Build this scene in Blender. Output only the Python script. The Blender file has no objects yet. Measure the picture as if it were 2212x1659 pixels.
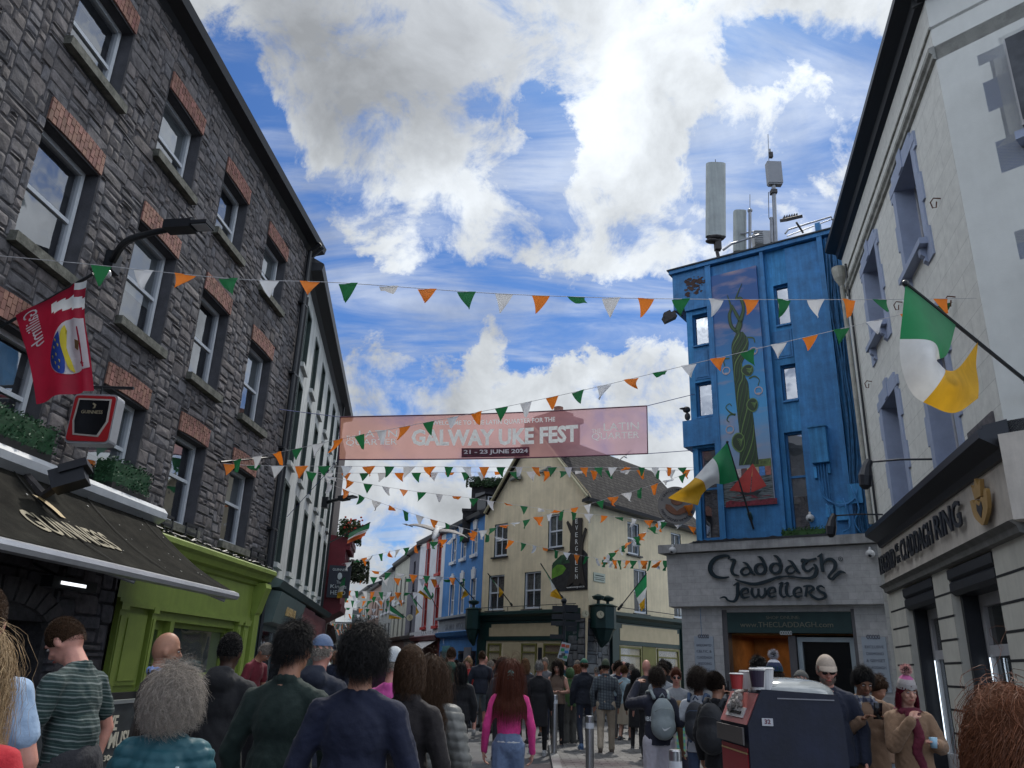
import bpy, math, random
import numpy as np
from mathutils import Vector, Matrix, Euler
random.seed(7); np.random.seed(7)
C = bpy.context.scene.collection
SC = bpy.context.scene
R = math.radians
# ------------------------------------------------------------------ camera
PITCH, ROLL, EYE, FP = R(19.8), R(2.0), 1.6, 1690.0      # FP: focal length in units of a 2212 px wide frame
cd = bpy.data.cameras.new('camera'); cam = bpy.data.objects.new('camera', cd); C.objects.link(cam)
cd.sensor_width = 36; cd.lens = FP/2212*36; cd.clip_end = 3000; cd.clip_start = 0.05
_r = Vector((1,0,0)); _f = Vector((0,math.cos(PITCH),math.sin(PITCH))); _u = Vector((0,-math.sin(PITCH),math.cos(PITCH)))
_x = _r*math.cos(ROLL)+_u*math.sin(ROLL); _y = -_r*math.sin(ROLL)+_u*math.cos(ROLL); _z = -_f
cam.matrix_world = Matrix(((_x.x,_y.x,_z.x,0),(_x.y,_y.y,_z.y,0),(_x.z,_y.z,_z.z,EYE),(0,0,0,1)))
SC.camera = cam
SC.view_settings.view_transform = 'Standard'; SC.view_settings.look = 'None'
SC.view_settings.gamma = 1.0; SC.view_settings.use_curve_mapping = False
SC.view_settings.exposure = EXPOSURE = 0.0
SC.cycles.max_bounces = 6; SC.cycles.transparent_max_bounces = 12; SC.cycles.use_denoising = True
SC.cycles.caustics_reflective = False; SC.cycles.caustics_refractive = False
SC.cycles.sample_clamp_indirect = 4

def ray(x, y):
    """world direction through a point of the photograph (2212 x 1659 units), for measuring only"""
    a = (x-1106)/FP; b = -(y-829.5)/FP
    return _f + _x*a + _y*b
def at(x, y, Y):
    d = ray(x, y); t = Y/d.y
    return Vector((0,0,EYE)) + d*t
def gnd(x, y, z=0):
    d = ray(x, y); t = (z-EYE)/d.z
    return Vector((0,0,EYE)) + d*t

# ------------------------------------------------------------------ sun and sky
SUN_AZ, SUN_EL = R(14), R(52)
sd = bpy.data.lights.new('sun', 'SUN'); sd.energy = 2.6; sd.angle = R(4.0); sd.color = (1,.95,.87)
sun = bpy.data.objects.new('sun', sd); C.objects.link(sun)
SDIR = Vector((math.sin(SUN_AZ)*math.cos(SUN_EL), math.cos(SUN_AZ)*math.cos(SUN_EL), math.sin(SUN_EL)))
sun.rotation_euler = (-SDIR).to_track_quat('-Z','Y').to_euler(); sun.location = (0,0,60)

W = bpy.data.worlds.new('World'); SC.world = W; W.use_nodes = True
nt = W.node_tree; N = nt.nodes; LK = nt.links; N.clear()
def nd(t, **k):
    n = N.new(t)
    for a, b in k.items(): setattr(n, a, b)
    return n
def mth(op, a, b=None, c=None, clamp=False):
    n = nd('ShaderNodeMath', operation=op); n.use_clamp = clamp
    for i, v in enumerate((a, b, c)):
        if v is None: continue
        if isinstance(v, (int, float)): n.inputs[i].default_value = v
        else: LK.new(v, n.inputs[i])
    return n.outputs[0]
sky = nd('ShaderNodeTexSky', sky_type='NISHITA'); sky.sun_disc = False
sky.sun_elevation = SUN_EL; sky.sun_rotation = SUN_AZ; sky.air_density = 1.0; sky.dust_density = 0.6; sky.ozone_density = 3.0
tc = nd('ShaderNodeTexCoord'); nrm = nd('ShaderNodeVectorMath', operation='NORMALIZE'); LK.new(tc.outputs['Generated'], nrm.inputs[0])
DIR = nrm.outputs[0]
sx = nd('ShaderNodeSeparateXYZ'); LK.new(DIR, sx.inputs[0])
den = mth('ADD', mth('MAXIMUM', sx.outputs[2], 0.0), 0.16)
cx = nd('ShaderNodeCombineXYZ'); LK.new(mth('DIVIDE', sx.outputs[0], den), cx.inputs[0]); LK.new(mth('DIVIDE', sx.outputs[1], den), cx.inputs[1])
def noise(vec, scale, detail, rough, dist=0.0, off=(0,0,0), dim='3D'):
    mp = nd('ShaderNodeMapping'); LK.new(vec, mp.inputs[0]); mp.inputs['Location'].default_value = off
    n = nd('ShaderNodeTexNoise'); LK.new(mp.outputs[0], n.inputs['Vector'])
    n.inputs['Scale'].default_value = scale; n.inputs['Detail'].default_value = detail
    n.inputs['Roughness'].default_value = rough; n.inputs['Distortion'].default_value = dist
    return n
# direction warped by noise so that cloud edges are ragged
wn = noise(DIR, 4.2, 9, 0.64, 0.2, (3.1,1.7,0.4))
wv = nd('ShaderNodeVectorMath', operation='SUBTRACT'); LK.new(wn.outputs['Color'], wv.inputs[0]); wv.inputs[1].default_value = (.5,.5,.5)
ws = nd('ShaderNodeVectorMath', operation='SCALE'); LK.new(wv.outputs[0], ws.inputs[0]); ws.inputs['Scale'].default_value = 0.26
wa = nd('ShaderNodeVectorMath', operation='ADD'); LK.new(DIR, wa.inputs[0]); LK.new(ws.outputs[0], wa.inputs[1])
wnn = nd('ShaderNodeVectorMath', operation='NORMALIZE'); LK.new(wa.outputs[0], wnn.inputs[0])
WD = wnn.outputs[0]
def blob(px, py, rad, amp, soft=0.55, vec=None):
    """a soft cap of the sky dome round the direction seen at (px, py), rad in photo units"""
    d = ray(px, py).normalized(); a = rad/FP
    n = nd('ShaderNodeVectorMath', operation='DISTANCE'); LK.new(vec or WD, n.inputs[0]); n.inputs[1].default_value = d
    m = nd('ShaderNodeMapRange', interpolation_type='SMOOTHSTEP'); LK.new(n.outputs['Value'], m.inputs['Value'])
    m.inputs['From Min'].default_value = a*(1-soft); m.inputs['From Max'].default_value = a*(1+soft)
    m.inputs['To Min'].default_value = amp; m.inputs['To Max'].default_value = 0
    return m.outputs[0]
def total(lst):
    o = lst[0]
    for l in lst[1:]: o = mth('ADD', o, l)
    return o
CLOUD = [(440,20,90,.7),(640,130,190,.9),(620,320,90,.6),(850,150,260,1.1),(1150,100,230,1.0),(800,330,140,.8),(930,420,130,.8),(650,390,80,.6),(1400,180,170,1.0),(1560,60,150,.9),
         (1360,330,120,.9),(1770,230,95,.8),(1740,60,110,.75),(1870,40,60,.6),(1640,380,90,.5),(1780,380,60,.5),(1720,470,60,.4),(1080,570,150,.55),(1300,590,170,.65),(1400,540,100,.5),(1150,510,90,.3),
         (800,740,110,.6),(780,860,150,1.0),(900,900,110,.8),(1030,690,36,.9),(1070,750,50,.7),(1000,850,100,.5),(1400,870,150,1.0),(1255,770,50,.8),(1375,770,50,.9),(1200,850,80,.8),(1440,800,60,.6),
         (850,1060,220,1.1),(1100,1000,200,.8),(1450,1000,150,.9),(2000,-60,150,.6),(1850,330,60,.5),(600,480,40,.5),(770,500,40,.5),
         (-1500,300,1500,.75),(3800,200,1500,.75),(1100,-1500,900,.8)]
HOLE = [(440,150,60,.9),(470,260,70,1.0),(530,350,70,1.0),(590,440,70,.9),(680,570,80,.9),(640,500,60,.6),(540,260,30,.4),(1205,270,45,1.2),(1225,350,45,.7),(1080,210,35,.4),(1130,400,50,.4),(1150,470,60,.6),(1240,480,40,.4),
        (780,660,70,.9),(880,660,50,.5),(960,720,40,.7),(1120,690,70,1.0),(1230,690,70,1.1),(1350,690,60,1.0),(1440,690,50,.8),(1140,780,45,1.0),(1180,750,50,1.0),(900,760,50,.5),(850,480,40,.5),(760,440,35,.5),(1310,760,22,.7),
        (1640,150,50,.9),(1700,140,40,.5),(1680,320,60,.9),(1560,290,40,.6),(1810,130,60,.7),(1880,170,50,.9),(1600,500,50,.5),(1750,330,40,.6),(1700,420,30,.5),(1800,450,40,.5),(1880,260,50,.6),(1640,60,30,.4),(700,640,70,.6),(770,590,45,.4),(1000,640,40,.5),(1100,640,40,.4),(1520,700,60,.6),(960,500,30,.3),(1560,350,40,.5),(1450,480,60,.4),(1180,300,40,.4),(860,690,70,.6),(990,640,60,.6),(1060,600,60,.3),(1450,640,60,.6),(620,560,60,.6),(1540,440,50,.4),(720,560,50,.5)]
cs = mth('SUBTRACT', mth('MINIMUM', total([blob(*c) for c in CLOUD]), 0.86), total([blob(c[0],c[1],c[2]*1.3,c[3]*.8) for c in HOLE]))
fb = noise(cx.outputs[0], 2.6, 14, 0.62, 0.35, (0.3,0.2,0))
fine = noise(DIR, 12, 12, 0.66, 0.4, (5,2,1))
cov = mth('ADD', mth('ADD', mth('MULTIPLY', cs, 0.85), mth('MULTIPLY', mth('SUBTRACT', fb.outputs[0], 0.5), 1.5)), mth('MULTIPLY', mth('SUBTRACT', fine.outputs[0], 0.5), 2.1))
cm = nd('ShaderNodeMapRange', interpolation_type='SMOOTHSTEP'); LK.new(cov, cm.inputs[0]); cm.inputs['From Min'].default_value = 0.10; cm.inputs['From Max'].default_value = 0.72
vmap = nd('ShaderNodeMapping'); LK.new(cx.outputs[0], vmap.inputs[0]); vmap.inputs['Scale'].default_value = (.55,1.9,1); vmap.inputs['Rotation'].default_value = (0,0,.25)
vn = noise(vmap.outputs[0], 1.9, 12, .62, 1.1, (2.2,.4,0))
vl = nd('ShaderNodeMapRange', interpolation_type='SMOOTHSTEP'); LK.new(vn.outputs[0], vl.inputs[0]); vl.inputs['From Min'].default_value = .40; vl.inputs['From Max'].default_value = .68; vl.inputs['To Max'].default_value = .55
cmx = mth('MAXIMUM', cm.outputs[0], vl.outputs[0])
# thick, grey undersides
THICK = [(560,60,130,.35),(780,50,220,.75),(930,150,190,.45),(700,180,120,.4),(1200,-20,120,.35),(1180,170,100,.35),(1060,280,120,.3),(1380,900,120,.3),(800,860,100,.3),(1120,560,110,.25),(900,1060,160,.25)]
th = total([blob(*c) for c in THICK]); tn = noise(DIR, 6, 10, 0.6, 0.3, (1,7,3))
thk = mth('MULTIPLY', th, mth('ADD', 0.35, mth('MULTIPLY', tn.outputs[0], 1.3)), clamp=True)
puff = nd('ShaderNodeMapRange'); LK.new(tn.outputs[0], puff.inputs[0]); puff.inputs['From Min'].default_value = .36; puff.inputs['From Max'].default_value = .62
puff.inputs['To Min'].default_value = .60; puff.inputs['To Max'].default_value = 1.1
glow = mth('ADD', blob(1500,-150,700,.30,.9,DIR), puff.outputs[0])
c1 = nd('ShaderNodeMix', data_type='RGBA'); LK.new(thk, c1.inputs['Factor']); c1.inputs['A'].default_value = (.86,.91,.96,1); c1.inputs['B'].default_value = (.53,.56,.60,1)
back = nd('ShaderNodeMapRange', interpolation_type='SMOOTHSTEP'); LK.new(sx.outputs[1], back.inputs[0])   # clouds out of view, overhead and behind, brightened to light the facades
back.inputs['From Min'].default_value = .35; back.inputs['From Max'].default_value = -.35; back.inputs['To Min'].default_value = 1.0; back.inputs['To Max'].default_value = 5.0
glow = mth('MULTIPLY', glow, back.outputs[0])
CB = 8.6
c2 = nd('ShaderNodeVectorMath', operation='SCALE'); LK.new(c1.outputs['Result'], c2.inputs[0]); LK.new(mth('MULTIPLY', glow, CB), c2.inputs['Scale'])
sk2 = nd('ShaderNodeMix', data_type='RGBA', blend_type='MULTIPLY'); sk2.inputs['Factor'].default_value = 1; LK.new(sky.outputs[0], sk2.inputs['A']); sk2.inputs['B'].default_value = (.36,.62,.98,1)
mx = nd('ShaderNodeMix', data_type='RGBA'); LK.new(cmx, mx.inputs['Factor']); LK.new(sk2.outputs['Result'], mx.inputs['A']); LK.new(c2.outputs[0], mx.inputs['B'])
bg = nd('ShaderNodeBackground'); LK.new(mx.outputs['Result'], bg.inputs[0]); bg.inputs[1].default_value = 0.1
wo = nd('ShaderNodeOutputWorld'); LK.new(bg.outputs[0], wo.inputs[0])
W.cycles.sampling_method = 'MANUAL'; W.cycles.sample_map_resolution = 1024

# ------------------------------------------------------------------ materials
MATS = {}
def mat(name, col=None, rough=.7, var=.12, vs=3.0, bump=.0, bs=40.0, metal=0.0, spec=.4, stretch=(1,1,1), attr=None, streak=0.0, emit=None, sheen=0, trans=0.0, coat=0.0):
    if name in MATS: return MATS[name]
    m = bpy.data.materials.new(name); m.use_nodes = True; MATS[name] = m
    t = m.node_tree; b = t.nodes['Principled BSDF']; L = t.links
    col = tuple(col[:3]) + (1,)
    tc = t.nodes.new('ShaderNodeTexCoord'); mp = t.nodes.new('ShaderNodeMapping'); mp.inputs['Scale'].default_value = stretch
    L.new(tc.outputs['Object'], mp.inputs[0])
    last = None
    if var > 0:
        n = t.nodes.new('ShaderNodeTexNoise'); n.inputs['Scale'].default_value = vs; n.inputs['Detail'].default_value = 9; n.inputs['Roughness'].default_value = .65
        L.new(mp.outputs[0], n.inputs['Vector'])
        r = t.nodes.new('ShaderNodeMapRange'); L.new(n.outputs[0], r.inputs[0]); r.inputs['From Min'].default_value = .28; r.inputs['From Max'].default_value = .72
        r.inputs['To Min'].default_value = 1-var*1.6; r.inputs['To Max'].default_value = 1+var*1.2
        fac = r.outputs[0]
        if streak > 0:      # rain streaks and grime: noise drawn out down the wall
            mp2 = t.nodes.new('ShaderNodeMapping'); mp2.inputs['Scale'].default_value = (5,5,.35); L.new(tc.outputs['Object'], mp2.inputs[0])
            n2 = t.nodes.new('ShaderNodeTexNoise'); n2.inputs['Scale'].default_value = 1.3; n2.inputs['Detail'].default_value = 8; n2.inputs['Roughness'].default_value = .7; L.new(mp2.outputs[0], n2.inputs['Vector'])
            r2 = t.nodes.new('ShaderNodeMapRange'); L.new(n2.outputs[0], r2.inputs[0]); r2.inputs['From Min'].default_value = .35; r2.inputs['From Max'].default_value = .62
            r2.inputs['To Min'].default_value = 1-streak; r2.inputs['To Max'].default_value = 1
            mm = t.nodes.new('ShaderNodeMath'); mm.operation = 'MULTIPLY'; L.new(fac, mm.inputs[0]); L.new(r2.outputs[0], mm.inputs[1]); fac = mm.outputs[0]
        vm = t.nodes.new('ShaderNodeVectorMath'); vm.operation = 'SCALE'; vm.inputs[0].default_value = col[:3]; L.new(fac, vm.inputs['Scale'])
        last = vm.outputs[0]
    if attr:
        a = t.nodes.new('ShaderNodeAttribute'); a.attribute_name = attr
        mm = t.nodes.new('ShaderNodeMix'); mm.data_type = 'RGBA'; mm.blend_type = 'MULTIPLY'; mm.inputs['Factor'].default_value = 1
        if last: L.new(last, mm.inputs['A'])
        else: mm.inputs['A'].default_value = col
        L.new(a.outputs['Color'], mm.inputs['B']); last = mm.outputs['Result']
    if last: L.new(last, b.inputs['Base Color'])
    else: b.inputs['Base Color'].default_value = col
    b.inputs['Roughness'].default_value = rough; b.inputs['Metallic'].default_value = metal
    b.inputs['Specular IOR Level'].default_value = spec
    if sheen: b.inputs['Sheen Weight'].default_value = sheen
    if coat: b.inputs['Coat Weight'].default_value = coat
    if bump > 0:
        n = t.nodes.new('ShaderNodeTexNoise'); n.inputs['Scale'].default_value = bs; n.inputs['Detail'].default_value = 6; n.inputs['Roughness'].default_value = .6
        L.new(mp.outputs[0], n.inputs['Vector'])
        bu = t.nodes.new('ShaderNodeBump'); bu.inputs['Strength'].default_value = bump; bu.inputs['Distance'].default_value = .02
        L.new(n.outputs[0], bu.inputs['Height']); L.new(bu.outputs[0], b.inputs['Normal'])
    if emit:
        b.inputs['Emission Color'].default_value = tuple(emit[:3])+(1,); b.inputs['Emission Strength'].default_value = emit[3]
    if trans:   # thin cloth lets daylight through
        tr = t.nodes.new('ShaderNodeBsdfTranslucent'); mxs = t.nodes.new('ShaderNodeMixShader'); mxs.inputs[0].default_value = trans
        if last: L.new(last, tr.inputs[0])
        else: tr.inputs[0].default_value = col
        out = t.nodes['Material Output']; L.new(b.outputs[0], mxs.inputs[1]); L.new(tr.outputs[0], mxs.inputs[2]); L.new(mxs.outputs[0], out.inputs[0])
    return m
def brick_mat(name, c1, c2, cm, bw, bh, mortar, rough=.8, bump=.5, var=.2, offset=.5):
    if name in MATS: return MATS[name]
    m = bpy.data.materials.new(name); m.use_nodes = True; MATS[name] = m
    t = m.node_tree; b = t.nodes['Principled BSDF']; L = t.links
    a = t.nodes.new('ShaderNodeAttribute'); a.attribute_name = 'fuv'
    k = t.nodes.new('ShaderNodeTexBrick'); L.new(a.outputs['Vector'], k.inputs['Vector']); k.inputs['Scale'].default_value = 1
    k.inputs['Brick Width'].default_value = bw; k.inputs['Row Height'].default_value = bh; k.inputs['Mortar Size'].default_value = mortar
    k.inputs['Mortar Smooth'].default_value = .3; k.inputs['Bias'].default_value = 0; k.offset = offset
    k.inputs['Color1'].default_value = c1+(1,); k.inputs['Color2'].default_value = c2+(1,); k.inputs['Mortar'].default_value = cm+(1,)
    n = t.nodes.new('ShaderNodeTexNoise'); n.inputs['Scale'].default_value = 5; n.inputs['Detail'].default_value = 9; n.inputs['Roughness'].default_value = .7; L.new(a.outputs['Vector'], n.inputs['Vector'])
    r = t.nodes.new('ShaderNodeMapRange'); L.new(n.outputs[0], r.inputs[0]); r.inputs['From Min'].default_value = .3; r.inputs['From Max'].default_value = .7; r.inputs['To Min'].default_value = 1-var*1.5; r.inputs['To Max'].default_value = 1+var
    vm = t.nodes.new('ShaderNodeVectorMath'); vm.operation = 'SCALE'; L.new(k.outputs[0], vm.inputs[0]); L.new(r.outputs[0], vm.inputs['Scale']); L.new(vm.outputs[0], b.inputs['Base Color'])
    b.inputs['Roughness'].default_value = rough; b.inputs['Specular IOR Level'].default_value = .15 if rough > .9 else .4
    ad = t.nodes.new('ShaderNodeMath'); ad.operation = 'SUBTRACT'; L.new(n.outputs[0], ad.inputs[0]); L.new(k.outputs['Fac'], ad.inputs[1])
    bu = t.nodes.new('ShaderNodeBump'); bu.inputs['Strength'].default_value = bump; bu.inputs['Distance'].default_value = .015; L.new(ad.outputs[0], bu.inputs['Height']); L.new(bu.outputs[0], b.inputs['Normal'])
    return m
def glass(name='window_glass', col=(.03,.035,.045), ior=3.6, rough=.02, clear=.62):
    if name in MATS: return MATS[name]
    m = bpy.data.materials.new(name); m.use_nodes = True; MATS[name] = m; t = m.node_tree; L = t.links; t.nodes.clear()
    out = t.nodes.new('ShaderNodeOutputMaterial'); gl_ = t.nodes.new('ShaderNodeBsdfGlossy'); gl_.inputs['Roughness'].default_value = rough; gl_.inputs['Color'].default_value = (.92,.95,1,1)
    tp = t.nodes.new('ShaderNodeBsdfTransparent'); tp.inputs[0].default_value = (clear,clear*1.02,clear*1.03,1); df = t.nodes.new('ShaderNodeBsdfDiffuse'); df.inputs[0].default_value = tuple(col)+(1,)
    m0 = t.nodes.new('ShaderNodeMixShader'); m0.inputs[0].default_value = .12; L.new(tp.outputs[0],m0.inputs[1]); L.new(df.outputs[0],m0.inputs[2])
    fr = t.nodes.new('ShaderNodeFresnel'); ge = t.nodes.new('ShaderNodeNewGeometry'); mi = t.nodes.new('ShaderNodeMix'); L.new(ge.outputs['Backfacing'],mi.inputs['Factor']); mi.inputs['A'].default_value = ior; mi.inputs['B'].default_value = 1/ior; L.new(mi.outputs['Result'],fr.inputs[0]); mx = t.nodes.new('ShaderNodeMixShader'); L.new(fr.outputs[0],mx.inputs[0]); L.new(m0.outputs[0],mx.inputs[1]); L.new(gl_.outputs[0],mx.inputs[2]); L.new(mx.outputs[0],out.inputs[0])
    n = t.nodes.new('ShaderNodeTexNoise'); n.inputs['Scale'].default_value = 1.3; n.inputs['Detail'].default_value = 2; tc = t.nodes.new('ShaderNodeTexCoord'); L.new(tc.outputs['Object'], n.inputs['Vector'])
    bu = t.nodes.new('ShaderNodeBump'); bu.inputs['Strength'].default_value = .10; bu.inputs['Distance'].default_value = .05; L.new(n.outputs[0], bu.inputs['Height']); L.new(bu.outputs[0], gl_.inputs['Normal']); return m

# ------------------------------------------------------------------ mesh building
class MB:
    def __init__(s): s.v = []; s.f = []; s.u = []; s.mi = []; s.c = []; s.smooth = False
    def add(s, vs, fs, us=None, mi=0, col=None):
        o = len(s.v); s.v.extend([tuple(p) for p in vs]); s.f.extend([tuple(i+o for i in f) for f in fs])
        s.u.extend(us if us is not None else [(0,0,0)]*len(vs)); s.mi.extend([mi]*len(fs)); s.c.extend([col]*len(fs)); return s
    def quad(s, a, b, c, d, us=None, mi=0): return s.add((a,b,c,d), ((0,1,2,3),), us, mi)
    def box(s, c, h, rz=0, mi=0, M=None):
        vs = []
        for sx in (-1,1):
            for sy in (-1,1):
                for sz in (-1,1): vs.append(Vector((sx*h[0], sy*h[1], sz*h[2])))
        m = M if M is not None else Matrix.Rotation(rz,3,'Z')
        vs = [m@v+Vector(c) for v in vs]
        return s.add(vs, ((0,1,3,2),(4,6,7,5),(0,4,5,1),(2,3,7,6),(0,2,6,4),(1,5,7,3)), None, mi)
    def tube(s, pts, rad, n=8, mi=0, cap=True, col=None):
        pts = [Vector(p) for p in pts]
        if isinstance(rad, (int,float)): rad = [rad]*len(pts)
        vs = []; fs = []
        up = Vector((0,0,1)); prev = None
        for i, p in enumerate(pts):
            d = (pts[min(i+1,len(pts)-1)]-pts[max(i-1,0)])
            if d.length < 1e-9: d = Vector((0,0,1))
            d.normalize()
            a = prev if prev is not None else (up if abs(d.z) < .9 else Vector((1,0,0)))
            x = (a - d*a.dot(d))
            if x.length < 1e-6: x = Vector((1,0,0)) - d*d.x
            x.normalize(); prev = x; y = d.cross(x)
            for k in range(n):
                t = 2*math.pi*k/n; vs.append(p + (x*math.cos(t)+y*math.sin(t))*rad[i])
        for i in range(len(pts)-1):
            for k in range(n): fs.append((i*n+k, i*n+(k+1)%n, (i+1)*n+(k+1)%n, (i+1)*n+k))
        if cap: fs.append(tuple(range(n))[::-1]); fs.append(tuple((len(pts)-1)*n+k for k in range(n)))
        return s.add(vs, fs, None, mi, col)
    def ell(s, c, r, n=12, m=8, M=None, mi=0):
        c = Vector(c); M = M if M is not None else Matrix.Identity(3)
        vs = [c+M@Vector((0,0,r[2]))]
        for i in range(1,m):
            a = math.pi*i/m
            for k in range(n):
                t = 2*math.pi*k/n; vs.append(c+M@Vector((r[0]*math.sin(a)*math.cos(t), r[1]*math.sin(a)*math.sin(t), r[2]*math.cos(a))))
        vs.append(c+M@Vector((0,0,-r[2]))); fs = []
        for k in range(n): fs.append((0,1+k,1+(k+1)%n))
        for i in range(m-2):
            for k in range(n): fs.append((1+i*n+k,1+(i+1)*n+k,1+(i+1)*n+(k+1)%n,1+i*n+(k+1)%n))
        b = 1+(m-2)*n
        for k in range(n): fs.append((b+k,len(vs)-1,b+(k+1)%n))
        return s.add(vs, fs, None, mi)
    def prism(s, poly, f3, o0, o1, mi=0):
        """polygon in facade (s,z), extruded from o0 to o1"""
        n = len(poly); vs = [f3(p[0],p[1],o1) for p in poly]+[f3(p[0],p[1],o0) for p in poly]
        us = [(p[0],p[1],0) for p in poly]*2
        fs = [tuple(range(n)), tuple(range(2*n-1,n-1,-1))]+[(i,n+i,n+(i+1)%n,(i+1)%n) for i in range(n)]
        return s.add(vs, fs, us, mi)
    def build(s, name, mats, parent=None, smooth=None):
        me = bpy.data.meshes.new(name); off = Vector((0,0,0))
        if parent is not None:
            p = parent
            while p is not None: off += Vector(p.location); p = p.parent
        me.from_pydata([tuple(Vector(v)-off) for v in s.v], [], s.f)
        if not isinstance(mats, (list,tuple)): mats = [mats]
        for m in mats: me.materials.append(m)
        if len(mats) > 1: me.polygons.foreach_set('material_index', s.mi)
        a = me.attributes.new('fuv', 'FLOAT_VECTOR', 'POINT'); a.data.foreach_set('vector', np.array(s.u, dtype=np.float32).ravel())
        if any(c is not None for c in s.c):
            a = me.attributes.new('tint', 'FLOAT_COLOR', 'FACE'); a.data.foreach_set('color', np.array([(c if c is not None else (1,1,1))+(1,) for c in s.c], dtype=np.float32).ravel())
        if smooth if smooth is not None else s.smooth: me.polygons.foreach_set('use_smooth', [True]*len(me.polygons))
        import bmesh
        bm = bmesh.new(); bm.from_mesh(me); bmesh.ops.recalc_face_normals(bm, faces=bm.faces); bm.to_mesh(me); bm.free()
        o = bpy.data.objects.new(name, me); C.objects.link(o)
        if parent is not None: o.parent = parent
        return o
def setp(o, label=None, cat=None, group=None, kind=None):
    if label: o['label'] = label
    if cat: o['category'] = cat
    if group: o['group'] = group
    if kind: o['kind'] = kind
    return o
def thing(name, label, cat, loc, group=None):
    o = bpy.data.objects.new(name, None); o.empty_display_size = .2; C.objects.link(o); o.location = loc
    return setp(o, label, cat, group)
class Fac:
    """a vertical wall plane: s runs along it, z up, o outwards"""
    def __init__(s, p0, az, side):
        s.p = Vector((p0[0],p0[1],0)); a = R(az); s.d = Vector((math.sin(a),math.cos(a),0)); s.n = Vector((s.d.y,-s.d.x,0))*side; s.side = side
    def __call__(s, u, z, o=0.0): return s.p + s.d*u + s.n*o + Vector((0,0,z))
    def hit(s, x, y, o=0.0):
        d = ray(x, y); c = Vector((0,0,EYE)); q = s.p+s.n*o
        t = (q-c).dot(s.n)/d.dot(s.n); w = c+d*t-q
        return w.dot(s.d), w.z
    def box(s, mb, s0, s1, z0, z1, o0, o1, mi=0):
        ps = [(a,b,c) for a in (s0,s1) for b in (z0,z1) for c in (o0,o1)]
        return mb.add([s(*p) for p in ps], ((0,1,3,2),(4,6,7,5),(0,4,5,1),(2,3,7,6),(0,2,6,4),(1,5,7,3)), [(p[0],p[1],p[2]) for p in ps], mi)
    def prof(s, mb, s0, s1, pts, mi=0):
        """a moulding: profile of (o, z) points swept from s0 to s1, closed at the ends"""
        n = len(pts); vs = [s(s0,z,o) for o,z in pts]+[s(s1,z,o) for o,z in pts]
        us = [(s0,z,o) for o,z in pts]+[(s1,z,o) for o,z in pts]
        return mb.add(vs, [(i,(i+1)%n,n+(i+1)%n,n+i) for i in range(n)]+[tuple(range(n)),tuple(range(2*n-1,n-1,-1))], us, mi)
def holed(mb, F, s0, s1, z0, z1, holes, depth, mi=0, mr=0, o=0.0):
    S = sorted({s0,s1,*[h[0] for h in holes],*[h[1] for h in holes]}); Z = sorted({z0,z1,*[h[2] for h in holes],*[h[3] for h in holes]})
    S = [a for a in S if s0 <= a <= s1]; Z = [a for a in Z if z0 <= a <= z1]
    for i in range(len(S)-1):
        for j in range(len(Z)-1):
            a, b = (S[i]+S[i+1])/2, (Z[j]+Z[j+1])/2
            if any(h[0] < a < h[1] and h[2] < b < h[3] for h in holes): continue
            q = [(S[i],Z[j]),(S[i+1],Z[j]),(S[i+1],Z[j+1]),(S[i],Z[j+1])]
            mb.add([F(u,z,o) for u,z in q], ((0,1,2,3),), [(u,z,0) for u,z in q], mi)
    for h in holes:
        a,b,c,d = h[:4]
        q = [(a,c),(b,c),(b,d),(a,d)]
        for i in range(4):
            p, r = q[i], q[(i+1)%4]
            mb.add([F(p[0],p[1],o),F(r[0],r[1],o),F(r[0],r[1],o-depth),F(p[0],p[1],o-depth)], ((0,1,2,3),), [(p[0],p[1],0),(r[0],r[1],0),(r[0]+.1,r[1],0),(p[0]+.1,p[1],0)], mr)
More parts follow.
